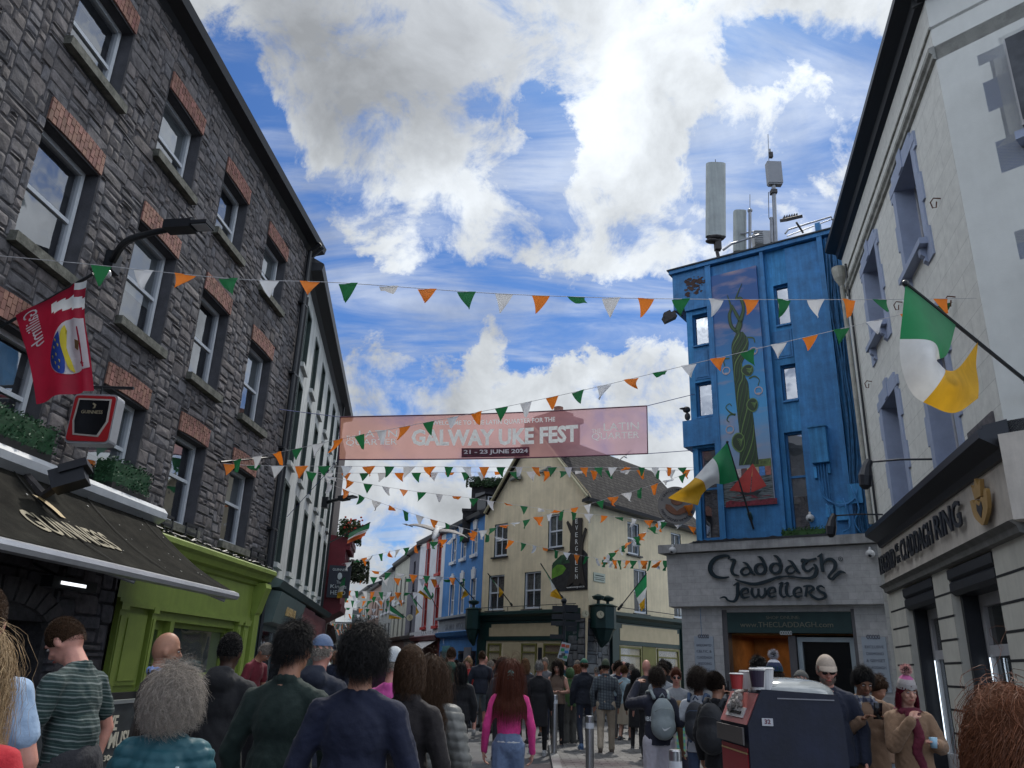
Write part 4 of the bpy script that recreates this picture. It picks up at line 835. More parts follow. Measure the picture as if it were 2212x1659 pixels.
for i in range(22):
    x,y = rr.uniform(700,1080),rr.uniform(1100,1160); m.prism([B2p(x-25,y),B2p(x,y-4),B2p(x+30,y-2),B2p(x,y+4)],FJ,.1334,.1345+.0001*i)
m.build('painted_reflection',mat('mural_dark_red',(.16,.015,.03),.5,.5,12),MU)
# shop sign band
jt = brick_mat('grey_limestone_tiles',(.45,.44,.435),(.385,.38,.375),(.29,.285,.28),.36,.17,.004,.8,.15,.14)
SB = Fac(FJ(0,0,0)[:2],-55,-1)
m = MB(); FJ.prof(m,-.5,5.27,[(-.3,3.27),(.0,3.27),(.20,3.29),(.26,4.70),(-.3,4.72)]); band = m.build('sign_band',jt,JB)
m = MB(); FJ.box(m,-.3,5.45,4.721,4.95,-.3,.42); m.build('band_ledge',mat('ledge_stone',(.33,.325,.32),.85,.2,3,.2,30,streak=.25),JB)
m = MB(); FJ.box(m,.7,4.4,4.951,5.0,.2,.44); m.build('ledge_strip',dk,JB)
m = MB(); rr = random.Random(6)
for i in range(18):
    s_ = rr.uniform(.3,4.9); m.tube([FJ(s_,4.97,.2+rr.uniform(-.1,.15)),FJ(s_+.3,5.0+rr.uniform(0,.05),.25),FJ(s_+.6,4.98,.2)],.015,5)
m.build('ledge_cables',dk,JB)
wd = thing('ledge_weeds','small green weeds growing on the shop ledge under the blue window','plant',FJ(1.6,5,.2))
leafbox('foliage',FJ,.9,2.0,4.98,5.2,.1,.3,260,wd,mat('weed_leaf',(.03,.09,.02),.7,.4,9),.04,9)
LT = thing('shop_lettering','large raised dark celtic Claddagh Jewellers letters on the grey stone band','lettering',FJ(2.5,3.4,.3))
def B3p(x,y,w): s_,z_ = FJ.hit(1426.4+x*.2381,1124.6+y*.2381,.27); return (s_,z_,w*.00275)
letk = mat('letter_dark_teal',(.010,.022,.03),.35,.1)
def ELL(cx,cy,rx,ry,w0,w1,a0=0,a1=360,n=20):
    return [(cx+rx*math.cos(R(a0+(a1-a0)*i/n)), cy-ry*math.sin(R(a0+(a1-a0)*i/n)), w0+(w1-w0)*abs(math.cos(R(a0+(a1-a0)*i/n)))) for i in range(n+1)]
LET = {
 'letter_C':[[(622,352,5),(628,322,7),(575,322,14),(505,345,18),(462,400,21),(460,460,21),(505,508,17),(575,520,11),(628,512,6)]],
 'letter_l':[[(640,352,5),(676,362,15),(664,400,14),(652,450,14),(668,488,13),(718,500,5)]],
 'letter_a':[[(752,380,4),(785,392,11),(812,430,14),(836,470,14),(862,494,6)],[(806,428,5),(765,432,9),(738,465,12),(760,494,10),(800,488,7),(822,460,5)]],
 'letter_d':[ELL(912,440,46,46,9,15),[(888,330,3),(915,338,12),(940,375,14),(960,425,14)]],
 'letter_d.':[ELL(1050,434,46,44,9,15),[(1030,320,3),(1060,328,12),(1085,365,14),(1100,420,14)]],
 'letter_a.':[[(1160,362,4),(1192,376,11),(1220,415,14),(1245,455,14),(1270,478,6)],[(1212,412,5),(1172,418,9),(1146,450,12),(1168,480,10),(1208,472,7),(1230,446,5)]],
 'letter_g':[[(1280,380,5),(1295,358,12),(1350,360,8),(1418,345,9)],[(1350,362,6),(1305,395,14),(1305,440,14),(1345,460,10),(1395,425,8)],
   [(1395,395,8),(1418,425,14),(1415,480,16),(1375,520,13),(1290,522,9),(1160,507,7),(1060,520,11),(960,555,15),(860,578,15),(760,560,11),(685,535,5)]],
 'letter_h':[[(1428,330,4),(1455,318,10),(1472,300,6)],[(1466,305,6),(1464,350,15),(1470,420,15),(1480,466,13)],[(1478,392,5),(1510,358,10),(1555,352,14),(1588,385,16),(1585,435,14),(1550,480,10),(1530,515,10),(1560,530,11),(1600,495,12),(1640,465,12),(1688,478,3)]],
 'letter_J':[[(668,590,4),(708,568,10),(704,610,14),(704,680,15),(675,732,12),(620,725,9),(590,695,9),(543,705,3)]],
 'letter_e':[[(742,672,4),(808,655,5)],[(806,655,6),(792,618,9),(752,628,12),(736,665,13),(758,700,11),(815,692,4)]],
 'letter_w':[[(838,612,9),(836,660,12),(862,698,10),(892,672,9),(893,618,9)],[(893,668,8),(922,698,10),(955,668,12),(952,612,8)]],
 'letter_e.':[[(988,664,4),(1052,648,5)],[(1050,648,6),(1036,610,9),(996,620,12),(982,656,13),(1004,692,11),(1058,684,4)]],
 'letter_l.':[[(1078,578,3),(1110,565,10),(1094,610,12),(1094,665,12),(1120,694,9),(1148,684,3)]],
 'letter_l..':[[(1128,578,3),(1160,565,10),(1146,610,12),(1150,662,12),(1176,690,9),(1206,680,3)]],
 'letter_e..':[[(1222,664,4),(1290,648,5)],[(1286,648,6),(1272,610,9),(1232,620,12),(1216,656,13),(1238,692,11),(1292,684,4)]],
 'letter_r':[[(1300,600,6),(1335,594,10),(1378,598,10),(1392,622,11),(1345,652,7)],[(1334,598,10),(1322,692,10)],[(1345,650,7),(1385,688,12),(1440,716,11),(1495,700,7)]],
 'letter_s':[[(1494,612,6),(1460,594,9),(1428,612,11),(1450,642,12),(1492,662,12),(1502,692,11),(1470,716,7)]],
}
for nm,strokes in LET.items():
    m = MB()
    for i,st in enumerate(strokes): ribbon(m,FJ,smooth([B3p(*p) for p in st],5 if len(st) < 15 else 2),.275,.325+.002*i)
    m.build(nm.replace('.',''),letk,LT)
m = MB(); p = B3p(1636,348,1); ribbon(m,FJ,[(p[0]+.05*math.cos(a),p[1]+.05*math.sin(a),.006) for a in [k*math.pi/8 for k in range(17)]],.28,.29); wtext(m,FJ,'R',p[0],p[1]-.025,None,.05,.28,.01); m.build('registered_mark',letk,LT)
# shop front under the band
m = MB(); FJ.box(m,3.86,5.0,0,3.27,-.35,-.02); FJ.box(m,-.45,.5,0,3.27,-.35,-.02); FJ.box(m,.5,3.86,3.14,3.27,-.35,-.06); m.build('pier',jt,JB)
frd = mat('brown_door_frame',(.10,.095,.10),.5,.15)
m = MB(); FJ.box(m,3.73,3.86,0,3.2,-.35,-.05); FJ.box(m,.5,.585,0,3.2,-.35,-.05); FJ.box(m,2.0,2.18,0,2.55,-.35,-.12); m.build('door_frame',frd,JB)
gs = thing('shop_fascia','dark green fascia board with pale SHOP ONLINE web address lettering','sign',FJ(2.2,2.65,0))
m = MB(); FJ.box(m,.59,3.725,2.62,3.13,-.3,-.04); m.build('board',mat('dark_green_board',(.018,.045,.045),.6,.15),gs)
plt = mat('dull_gold_lettering',(.16,.16,.12),.6,.1); m = MB(); wtext(m,FJ,'SHOP ONLINE:',2.25,2.96,.85,.08,-.04,.012); wtext(m,FJ,'www.THECLADDAGH.com',2.2,2.76,2.35,.13,-.04,.012); m.build('lettering',plt,gs)
def knot(m,F,s_,z_,o_,w=.3,h=.09):
    for ph in (0,math.pi):
        for q in range(2): ribbon(m,F,[(s_-w/2+w*i/24, z_+h/2*math.sin(ph+q*.6+i/24*math.pi*5),.007) for i in range(25)],o_,o_+.008+.002*q+.001*(ph > 0))
m = MB(); knot(m,FJ,2.2,2.62,-.04); m.build('knot_ornament',mat('pale_knot',(.4,.42,.42),.5),gs)
# lit interior behind the opening
IN = MB(); warm = mat('warm_interior',(.30,.14,.045),.8,.3,2)
FJ.box(IN,2.16,3.75,0,2.6,-2.3,-2.25); FJ.box(IN,.5,2.1,0,2.6,-1.3,-1.25); FJ.box(IN,2.1,2.16,0,2.6,-2.3,-.35); FJ.box(IN,3.75,3.8,0,2.6,-2.3,-.35); FJ.box(IN,.5,3.8,2.58,2.62,-2.3,-.35); IN.build('shop_interior',warm,JB)
il = bpy.data.lights.new('shop_ceiling_light','AREA'); il.energy = 5; il.size = .8; il.color = (1,.68,.38); ilo = bpy.data.objects.new('shop_ceiling_light',il); C.objects.link(ilo); ilo.location = FJ(2.9,2.5,-1.3)
m = MB(); FJ.box(m,1.86,1.98,0,2.53,-.34,-.2); FJ.box(m,.6,.72,0,2.53,-.34,-.2); FJ.box(m,.72,1.86,2.42,2.53,-.34,-.2); dd = m.build('glass_door',mat('door_alu',(.33,.38,.40),.4,.1),JB)
m = MB(); FJ.box(m,.72,1.86,0,2.42,-.30,-.28); m.build('pane',mat('dark_door_glass',(.008,.009,.01),.15,0),dd)
for i,(a,b,z0,z1,ln,lb) in enumerate(((4.12,4.66,1.5,2.52,['HANDCRAFTED','CELTIC &','CLADDAGH','WEDDING','BANDS'],'pale wall plaque reading Celtic and Claddagh Wedding Bands left of the shop'),(-.15,.40,1.3,2.54,['EXCLUSIVE','DIAMOND','& GEMSET','CLADDAGH','RINGS'],'pale wall plaque reading Exclusive Diamond Claddagh Rings right of the door'))):
    t = thing('shop_plaque',lb,'sign',FJ((a+b)/2,z0,0),'plaques on the shop piers'); m = MB(); FJ.box(m,a,b,z0,z1,-.02,.005); m.build('board',mat('plaque_pale_blue',(.33,.37,.42),.6,.08),t)
    m = MB()
    for k,l in enumerate(ln): wtext(m,FJ,l,(a+b)/2,z1-.26-.155*k,min(.42,.055*len(l)),.065,.005,.006)
    knot(m,FJ,(a+b)/2,z1,.005); m.build('lettering',mat('plaque_letters',(.12,.13,.16),.6),t)
for i,(x,y,F_,o_) in enumerate(((1453,1189,FJ,.46),(1880,1196,FJ,.40),(1750,1119,FJ,.10))):
    s_,z_ = F_.hit(x,y,o_); t = thing('dome_camera',['white dome camera hanging at the left end of the stone band','silver dome camera at the right end of the stone band','white horn siren on the blue wall above the ledge'][i],'camera' if i < 2 else 'siren',F_(s_,z_,o_)); m = MB(); m.ell(F_(s_,z_,o_),(.11,.11,.10),12,8); m.tube([F_(s_,z_+.05,o_),F_(s_,z_+.14,o_),F_(s_,z_+.12,o_-.3)],.03,6); m.build('housing',mat('cctv_white',(.5,.5,.5),.3),t)
    m = MB(); m.ell(F_(s_,z_-.03,o_+.045),(.06,.06,.06),10,6); m.build('lens',dk,t)
# round hanging sign off the left edge
ov = thing('round_sign','round grey hanging sign with clasped bronze hands and curved lettering','sign',at(1461,1092,23))
c_ = at(1461,1092,23); FO = Fac((c_.x,c_.y),93,1); m = MB(); r_ = .56
m.prism([(r_*math.cos(a),c_.z+r_*math.sin(a)) for a in [k*math.pi/24 for k in range(48)]],FO,-.06,.06); m.build('board',mat('round_sign_grey',(.24,.22,.20),.6,.1),ov)
m = MB()
for txt,r0,st,sgn in (('Ó GHAILLIMH LE GRÁ',.46,160,-1),('FROM GALWAY WITH LOVE',.46,200,1)):
    n = len(txt)
    for i,chx in enumerate(txt):
        if chx == ' ': continue
        an = R(st+sgn*i*(140/(n-1))); vs,fs = textm(chx,None,.075,.01); vs[:,0] -= vs[:,0].max()/2; vs[:,1] -= .0375
        ro = an-math.pi/2 if sgn < 0 else an+math.pi/2; cs_,sn_ = math.cos(ro),math.sin(ro)
        m.add([FO(r0*math.cos(an)+x*cs_-y*sn_, c_.z+r0*math.sin(an)+x*sn_+y*cs_, .06+z) for x,y,z in vs],fs)
m.build('lettering',dk,ov)
brz = mat('bronze_relief',(.22,.09,.045),.5,.2,5); hd = [(-.32,.02),(-.34,-.1),(-.22,-.22),(-.05,-.30),(.1,-.28),(.28,-.2),(.34,-.06),(.30,.0),(.22,-.05),(.1,-.1),(0,-.18),(-.1,-.08),(-.2,.0)]
m = MB(); m.prism([(x,c_.z+z) for x,z in hd],FO,.06,.09); m.prism([(-.14,c_.z+.05),(-.2,c_.z+.25),(-.07,c_.z+.3),(0,c_.z+.24),(.08,c_.z+.32),(.2,c_.z+.24),(.16,c_.z+.05),(.05,c_.z+.0),(-.05,c_.z+.0)],FO,.06,.085); m.build('hands_relief',brz,ov)
m = MB(); m.tube([c_+Vector((.4,0,.3)),FJ(4.5,c_.z+.5,0)],.03,6); m.build('bracket',dk,ov)

# ------------------------------------------------------------------ yellow corner building
FY = Fac((3,30), -40, -1); FR = Fac((3,30), 42, 1)
yl = mat('pale_yellow_render',(.68,.58,.40),.85,.10,1.5,.25,25,streak=.14)
dgp = mat('bottle_green_paint',(.010,.035,.032),.4,.12,3)
YB = thing('yellow_building','pale yellow gabled corner building with bottle green shopfront and slate roof','building',FY(1,0))
yh = [(4.62,5.48,5.97,7.36),(1.25,2.08,6.05,7.38),(4.72,5.74,3.76,5.2),(2.45,3.43,3.76,5.2)]
m = MB(); holed(m,FY,-.15,6.2,3.4,8.0,yh,.14,0,1)
m.add([FY(-.2,8.0),FY(5.9,8.0),FY(2.87,11.15)],((0,1,2),)); m.add([FY(-.2,8.0),FY(-.36,7.75),FY(-.15,7.75)],((0,1,2),)); m.add([FY(-.15,3.4),FY(0,0),FY(6.2,0),FY(6.2,3.4)],((0,1,2,3),))
yr = [(2.9,3.78,6.05,7.35),(6.35,7.2,6.1,7.4),(3.3,4.25,3.76,5.5),(6.4,7.3,3.76,5.4)]
holed(m,FR,0,9.5,0,7.75,yr,.14,0,1); m.build('wall',[yl,dgp],YB)
for F_,hs in ((FY,yh),(FR,yr)):
    for h in hs: window(F_,YB,h,.08,upvc,glass('net_curtain_glass',(.2,.21,.2),1.5),dk,fw=.06,bars=(1,1),sill=.08,sill_out=.1,sill_ext=.1,bw=.035,blind=(.6,mat('net_curtain',(.22,.22,.20),.9,.5,9)))
rg = FR.d*9.5; ap = FY(2.87,11.2,.25); e0 = FR(-.35,7.72,.35); l0 = FY(6.0,7.85,.2)
def roofcol():
    m = brick_mat('mossy_slate',(.030,.027,.028),(.052,.048,.044),(.010,.009,.009),.34,.24,.02,.95,.8,.4); return m
m = MB(); n_ = 24; vs = []; us = []
for q,(A0,) in enumerate(((ap,),(e0,))):
    for t_ in (0,1): vs.append(A0+rg*t_)
slope = (ap-e0).length
m.add([vs[0],vs[1],vs[3],vs[2]],((0,1,2,3),),[(0,slope,0),(9.5,slope,0),(9.5,0,0),(0,0,0)])
m.add([ap,ap+rg,l0+rg,l0],((0,1,2,3),),[(0,slope,0),(9.5,slope,0),(9.5,0,0),(0,0,0)]); m.build('roof',roofcol(),YB)
m = MB(); 
for a,b in ((ap,e0),(ap,l0)): m.tube([a+Vector((0,0,.05)),b+Vector((0,0,.05))],.06,6)
m.build('gable_coping',mat('gable_coping_stone',(.38,.34,.22),.85,.15),YB)
m = MB(); FR.prof(m,-.3,9.5,[(.05,7.6),(.38,7.62),(.42,7.75),(.3,7.78),(.05,7.7)]); m.build('gutter',dk,YB)
m = MB(); FY.box(m,1.5,3.55,10.4,11.55,-1.2,-.05); FY.box(m,1.38,3.67,11.4,11.6,-1.3,.05); FY.box(m,1.7,3.3,11.6,11.85,-1.0,-.15); m.tube([FY(2.2,11.8,-.6),FY(2.2,12.15,-.6)],.2,10); m.build('chimney',mat('chimney_brick',(.20,.10,.07),.85,.3,6),YB)
m = MB(); FY.prof(m,.25,6.3,[(0,3.3),(.1,3.32),(.18,3.45),(.34,3.55),(.34,3.66),(0,3.72)]); FR.prof(m,1.5,9.5,[(0,3.3),(.1,3.32),(.18,3.45),(.34,3.55),(.34,3.66),(0,3.72)])
FY.box(m,.25,6.25,2.55,3.3,.001,.06); FR.box(m,1.7,9.5,2.5,3.3,.001,.06); FY.box(m,5.75,6.2,0,2.6,.001,.14); FY.box(m,.9,1.15,0,2.6,.001,.12); FR.box(m,1.55,2.0,0,3.3,.001,.14); FR.box(m,6.75,7.15,0,3.3,.001,.14)
ysf = m.build('shopfront',dgp,YB)
ycr = mat('cream_sign_board',(.46,.38,.24),.6,.08)
def cutboard(F,a,b,c,d,o0,o1):
    e = .14; m = MB(); m.prism([(a,c),(b,c),(b,d-e),(b-e,d-e),(b-e,d),(a+e,d),(a+e,d-e),(a,d-e)],F,o0,o1); return m
cutboard(FY,1.35,5.5,2.72,3.2,.061,.075).build('sign_board',ycr,ysf); cutboard(FR,2.15,6.6,2.66,3.25,.061,.075).build('sign_board',ycr,ysf)
olv = mat('olive_window_frame',(.16,.15,.04),.6,.15)
for F_,pans in ((FY,((4.75,5.6),(2.6,3.5),(1.2,2.2))),(FR,((2.15,3.7),(4.9,6.6)))):
    for a,b in pans: window(F_,ysf,(a,b,.5,2.45),-.02,olv,gl,None,fw=.07,bars=(0,1),rail=.83)
for F_,a,b in ((FY,3.6,4.6),(FY,2.2,2.55),(FR,3.8,4.8)):
    m = MB(); F_.box(m,a,b,0,2.5,.002,.03); m.build('panel',ycr if F_ is FY else olv,ysf)
m = MB(); FY.box(m,2.28,2.5,.9,2.3,.031,.04); m.build('menu_board',dk,ysf)
gst = mat('rough_grey_corner_stone',(.13,.135,.14),.9,.3,6,.6,20,attr='tint')
m = MB(); FY.box(m,0,.9,0,3.35,.001,.03); FR.box(m,0,1.55,0,3.35,.001,.03); m.build('corner_backing',mortar,YB)
rubble(FY,0,.9,0,3.35,[],(.12,.11),random.Random(2),.03,o=.03).build('corner_stonework',gst,YB); rubble(FR,0,1.55,0,3.35,[],(.12,.11),random.Random(9),.03,o=.03).build('corner_stonework',gst,YB)
m = MB(); m.tube([FY(.2,3.85,.3),FY(6.2,3.85,.3)],.015,5); m.tube([FR(1.6,3.85,.3),FR(9,3.85,.3)],.015,5)
for i in range(7): m.tube([FY(.3+i*.95,3.66,.28),FY(.3+i*.95,3.85,.3)],.012,5)
m.build('rail',dk,YB)
for i,(F_,s_,o_) in enumerate(((FY,6.15,.45),(FR,.5,.45))):
    for k in range(1 if i == 0 else 1):
        t = thing('clock_lantern',['bottle green lantern clock at the left end of the yellow shopfront','large bottle green double clock on the stone corner under the yellow wall'][i],'clock',F_(s_,2.9,o_),'green clocks on the yellow building')
        m = MB(); w_ = .28 if i == 0 else .42
        m.tube([F_(s_,2.35,o_-.1),F_(s_,2.6,o_),F_(s_,2.95,o_),F_(s_,3.0,o_),F_(s_,3.75,o_),F_(s_,3.8,o_),F_(s_,3.86,o_)],[.06,w_*.6,w_,w_*1.15,w_*1.15,w_*1.3,w_*.9],8)
        for dx in ((0,) if i == 0 else (-.3,.3)): m.tube([F_(s_+dx,3.8,o_),F_(s_+dx,3.98,o_),F_(s_+dx,4.02,o_),F_(s_+dx,4.12,o_),F_(s_+dx,4.2,o_)],[.06,.06,.2,.24,.05],10)
        m.build('housing',dgp,t)
        for j,(x,y) in enumerate([(885,1334)] if i == 0 else [(1264.5,1326),(1297,1327.5)]):
            q = at(x,y,F_(s_,3,o_).y-w_*1.2); m = MB(); m.tube([q+Vector((0,.1,0)),q+Vector((0,-.03,0))],.13,16); f_ = m.build('clock_face',mat('clock_cream',(.5,.45,.3),.5),t)
            m = MB(); m.tube([q+Vector((0,-.04,0)),q+Vector((.02,-.04,.09))],.008,4); m.tube([q+Vector((0,-.04,0)),q+Vector((.05,-.04,-.03))],.008,4); m.build('hand',dk,f_)
ev = thing('painted_sign','tree shaped shop sign reading EVERGREEN over a green hill picture','sign',FY(.8,4.3,.05))
m = MB(); m.prism([(-.12,4.36),(1.8,4.36),(1.8,5.38),(1.45,5.55),(1.1,5.72),(.8,5.85),(.2,5.9),(-.02,5.75),(-.12,5.65)],FY,.0,.03); m.build('board',mat('sign_dark_soil',(.02,.02,.022),.6,.5,7),ev)
m = MB(); m.prism([(1.8,4.85),(1.8,5.2),(1.5,5.38),(1.2,5.35),(1.0,5.2),(1.2,5.0)],FY,.03,.034); m.build('painted_hill',mat('bright_hill',(.10,.24,.02),.6,.3,4),ev)
m = MB(); m.prism([(1.8,5.2),(1.75,5.45),(1.3,5.72),(1.0,5.75),(.8,5.4),(1.2,5.38),(1.5,5.4)],FY,.031,.036); m.build('painted_bushes',mat('bush_green',(.02,.07,.03),.6,.5,6),ev)
m = MB(); m.prism([(1.0,4.45),(.72,5.0),(.78,6.0),(.74,6.5),(.98,6.95),(.9,7.02),(.66,6.75),(.63,7.1),(.12,7.05),(.14,6.3),(-.04,6.66),(-.12,6.6),(.08,6.05),(.12,5.2),(-.1,4.45),(.2,4.6),(.4,4.42),(.6,4.65)],FY,.036,.07); m.build('trunk_panel',mat('sign_bark',(.03,.024,.02),.7,.4,12,stretch=(1,1,.3)),ev)
wl = mat('sign_white_letters',(.6,.6,.58),.5)
m = MB()
for i,chx in enumerate('EVERGREEN'): wtext(m,FY,chx,.4,6.86-i*.262,.13,.18,.07,.008)
m.build('lettering',wl,ev); m = MB(); wtext(m,FY,'www.evergreen.ie',.45,4.42,.95,.09,.07,.008); m.build('web_address',wl,ev)
ss = thing('street_nameplate','small green and white street nameplate on the yellow corner','sign',FR(.85,4.9,.03)); m = MB(); FR.box(m,.5,1.25,4.72,5.05,.0,.03); m.build('plate',mat('nameplate_white',(.38,.42,.36),.6,.1),ss)
m = MB(); FR.box(m,.52,1.23,4.86,4.875,.03,.034); FR.box(m,.6,1.15,4.93,4.97,.03,.034); FR.box(m,.6,1.15,4.79,4.82,.03,.034); m.build('lettering',dgp,ss)
for i,p in enumerate((Hc_ for Hc_ in ((1116.3,1033.7),(1180,1017)))):
    s_,z_ = FY.hit(*p); m = MB(); m.tube([FY(s_+.3,z_-.04,.1),FY(s_-.2,z_+.03,.1)],.07,8); m.box(FY(s_-.28,z_+.0,.1),(.08,.12,.1)); setp(m.build('gable_floodlight',mat('grey_lamp',(.2,.2,.18),.6)),['grey tubular floodlight lower on the yellow gable','grey tubular floodlight higher on the yellow gable'][i],'floodlight','floodlights on the yellow gable')
# tall ivy-topped chimney and dormer left of the gable
tc_ = thing('chimney_stack','tall dark chimney stack with ivy on its pots left of the yellow gable','chimney',at(1055,1110,37))
a,b = at(1020,1040,37), at(1095,1035,37); m = MB(); m.box(((a.x+b.x)/2,37.5,(a.z+6)/2-.0),((b.x-a.x)/2,.5,(a.z-6)/2)); m.build('stack',mat('sooty_stone',(.035,.033,.035),.9,.4,4,.5,12),tc_)
m = MB(); 
for i in range(6): x_ = a.x+.2+i*(b.x-a.x-.4)/5; m.tube([(x_,37.4,a.z),(x_,37.4,a.z+.28)],[.13,.11],8)
m.build('chimney_pot',mat('dark_pots',(.05,.04,.04),.8),tc_)
FI = Fac((a.x,37.0),90,1); leafbox('ivy',FI,-.25,b.x-a.x+.15,a.z-.3,a.z+.18,-.2,.25,900,tc_,mat('ivy_leaf',(.02,.05,.015),.7,.4,6),.07,3,False)
dm = thing('dormer_window','dark dormer with white window beside the tall chimney','dormer',at(1066,1090,35.5)); c_ = at(1066,1085,35.5); m = MB(); FD = Fac((c_.x-.35,c_.y),65,1)
FD.box(m,0,.85,c_.z-.5,c_.z+.35,-1,0); FD.prof(m,-.12,1.0,[(.12,c_.z+.35),(.12,c_.z+.45),(-1,c_.z+.55),(-1,c_.z+.35)]); m.build('cheek',dk,dm)
window(FD,dm,(.08,.77,c_.z-.42,c_.z+.28),-.02,upvc,gl,None,fw=.05,bars=(1,0))
ch2 = thing('low_chimney','short dark chimney stack on the sky blue house ridge','chimney',at(1014,1125,37)); c_ = at(1016,1118,37); m = MB(); m.box(c_-Vector((0,0,.4)),(.35,.3,.75)); m.box(c_+Vector((0,0,.3)),(.4,.35,.06)); m.build('stack',mat('sooty_stone'),ch2) if False else m.build('stack',MATS['sooty_stone'],ch2)

# ------------------------------------------------------------------ terrace going away on the far left
FT = Fac((-.99,34.7), -20, -1); FU = Fac(FT(11.5,0)[:2],-15.5,-1)
def terrace(F, a, b, eave, wallm, nm, label, wins, wmat, trimm, sm, seed=0, shopm=None, shopz=2.9, sillc=None):
    t = thing(nm,label,'building',F((a+b)/2,0)); m = MB(); holed(m,F,a+.01,b-.01,shopz,eave,wins,.15,0,0); closed(m,F,a+.01,b-.01,0,eave,8,0); m.build('wall',wallm,t)
    for h in wins:
        w_ = window(F,t,h,.1,wmat,gl,sillc or trimm,fw=.07,bars=(0,1),sill=.16,sill_out=.12,sill_ext=.12)
        if trimm is not None:
            m = MB(); F.box(m,h[0]-.08,h[0]-.001,h[2],h[3],.0,.025); F.box(m,h[1]+.001,h[1]+.08,h[2],h[3],.0,.025); c_ = (h[0]+h[1])/2; m.prism([(c_-.22,h[3]),(c_+.22,h[3]),(c_+.3,h[3]+.42),(c_+.12,h[3]+.42),(c_+.1,h[3]+.52),(c_-.1,h[3]+.52),(c_-.12,h[3]+.42),(c_-.3,h[3]+.42)],F,.0,.06); m.build('keystone',trimm,w_)
    m = MB(); F.prof(m,a,b,[(0,eave-.1),(.22,eave-.05),(.28,eave+.1),(0,eave+.15)]); m.build('gutter',dk,t)
    m = MB(); m.add([F(a,eave+.12,.25),F(b,eave+.12,.25),F(b,eave+2.0,-4),F(a,eave+2.0,-4),F(b,eave,-8),F(a,eave,-8)],((0,1,2,3),(3,2,4,5),(1,4,2),(0,3,5))); m.build('roof',slate,t)
    m = MB(); F.box(m,a+.05,b-.05,0,shopz,-.05,.0); F.prof(m,a+.02,b-.02,[(0,shopz-.1),(.2,shopz-.05),(.3,shopz+.12),(.0,shopz+.2)]); sh = m.build('shopfront',shopm,t)
    m = MB(); F.box(m,a+.3,(a+b)/2-.2,.5,shopz-.7,.001,.03); F.box(m,(a+b)/2+.5,b-.3,.5,shopz-.7,.001,.03); m.build('pane',gl,sh)
    return t, sh
sky_bl = mat('sky_blue_render',(.075,.24,.55),.8,.10,2,.15,25,streak=.12); wht = mat('white_render',(.60,.62,.66),.85,.08,2,.1,25,streak=.08)
rdp = mat('bright_red_trim',(.40,.035,.03),.6,.15); gry = mat('slate_grey_render',(.12,.12,.15),.85,.15,2); crm = mat('faded_cream_render',(.42,.42,.36),.85,.12,2,streak=.2); wpt = mat('white_paint',(.62,.64,.66),.6,.06)
def zc(xs, F, w, z0, z1): return [(x-w/2,x+w/2,z0,z1) for x in xs]
bw_ = zc([1.25,2.95,4.55],FT,.62,6.3,7.4)+zc([1.2,2.9,4.5],FT,.66,3.75,5.2)
t,sh = terrace(FT,.05,6.2,7.95,sky_bl,'blue_terrace_house','sky blue rendered house with white keystones beside the yellow building',bw_,wpt,wpt,wpt,shopm=sky_bl,shopz=2.85)
m = MB(); FT.box(m,.3,6.1,2.86,3.55,.001,.14); FT.prof(m,.25,6.2,[(0,3.55),(.3,3.6),(.3,3.7),(0,3.75)]); m.build('fascia',mat('pale_grey_fascia',(.28,.31,.34),.7,.15),sh)
m = MB(); FT.box(m,4.2,5.6,0,2.4,.001,.03); m.build('door',mat('teal_door',(.12,.32,.36),.3,.1),sh); m = MB(); FT.box(m,1.0,2.0,1.3,2.3,.001,.05); m.build('notice_board',mat('poster_grey',(.2,.2,.23),.7,.2),sh)
m = MB(); wtext(m,FT,'GALWAY   WOOLLEN',3.1,3.08,3.6,.28,.145,.01); m.build('lettering',mat('faded_letters',(.2,.22,.25),.7),sh)
rw_ = zc([7.3,9.6],FT,.7,6.0,7.5)+zc([7.2,9.5],FT,.7,3.4,5.25)
t,sh = terrace(FT,6.2,11.5,8.0,wht,'white_terrace_house','white rendered house with bright red window trim and red shopfront',rw_,rdp,rdp,rdp,shopm=mat('dark_red_shop',(.10,.012,.015),.5,.2),shopz=2.75)
m = MB()
for i in range(11): FT.box(m,6.4+i*.45,6.4+i*.45+.22,2.98,3.12,.31,.36)
m.build('dentil',wpt,sh); m = MB(); m.add([FT(6.6,2.65,.1),FT(9.8,2.65,.1),FT(9.8,2.25,.75),FT(6.6,2.25,.75),FT(9.8,2.05,.75),FT(6.6,2.05,.75)],((0,1,2,3),(3,2,4,5))); m.build('awning',mat('white_awning',(.5,.5,.5),.8,.1),sh)
t,sh = terrace(FU,0,3.6,7.85,gry,'grey_terrace_house','slate grey rendered house with dark windows',zc([1.6],FU,.7,5.6,7.2)+zc([1.6],FU,.7,3.2,4.7),dk,None,dk,shopm=mat('grey_stone_shop',(.13,.12,.12),.8,.2),sillc=dk)
t,sh = terrace(FU,3.6,9.8,7.8,crm,'cream_terrace_house','faded cream house with three narrow windows per floor at the end of the terrace',zc([4.8,6.6,8.5],FU,.6,5.2,6.6)+zc([4.8,6.6,8.5],FU,.6,3.0,4.4),dk,None,wpt,shopm=mat('brown_shop',(.09,.05,.04),.7,.2),sillc=wpt)
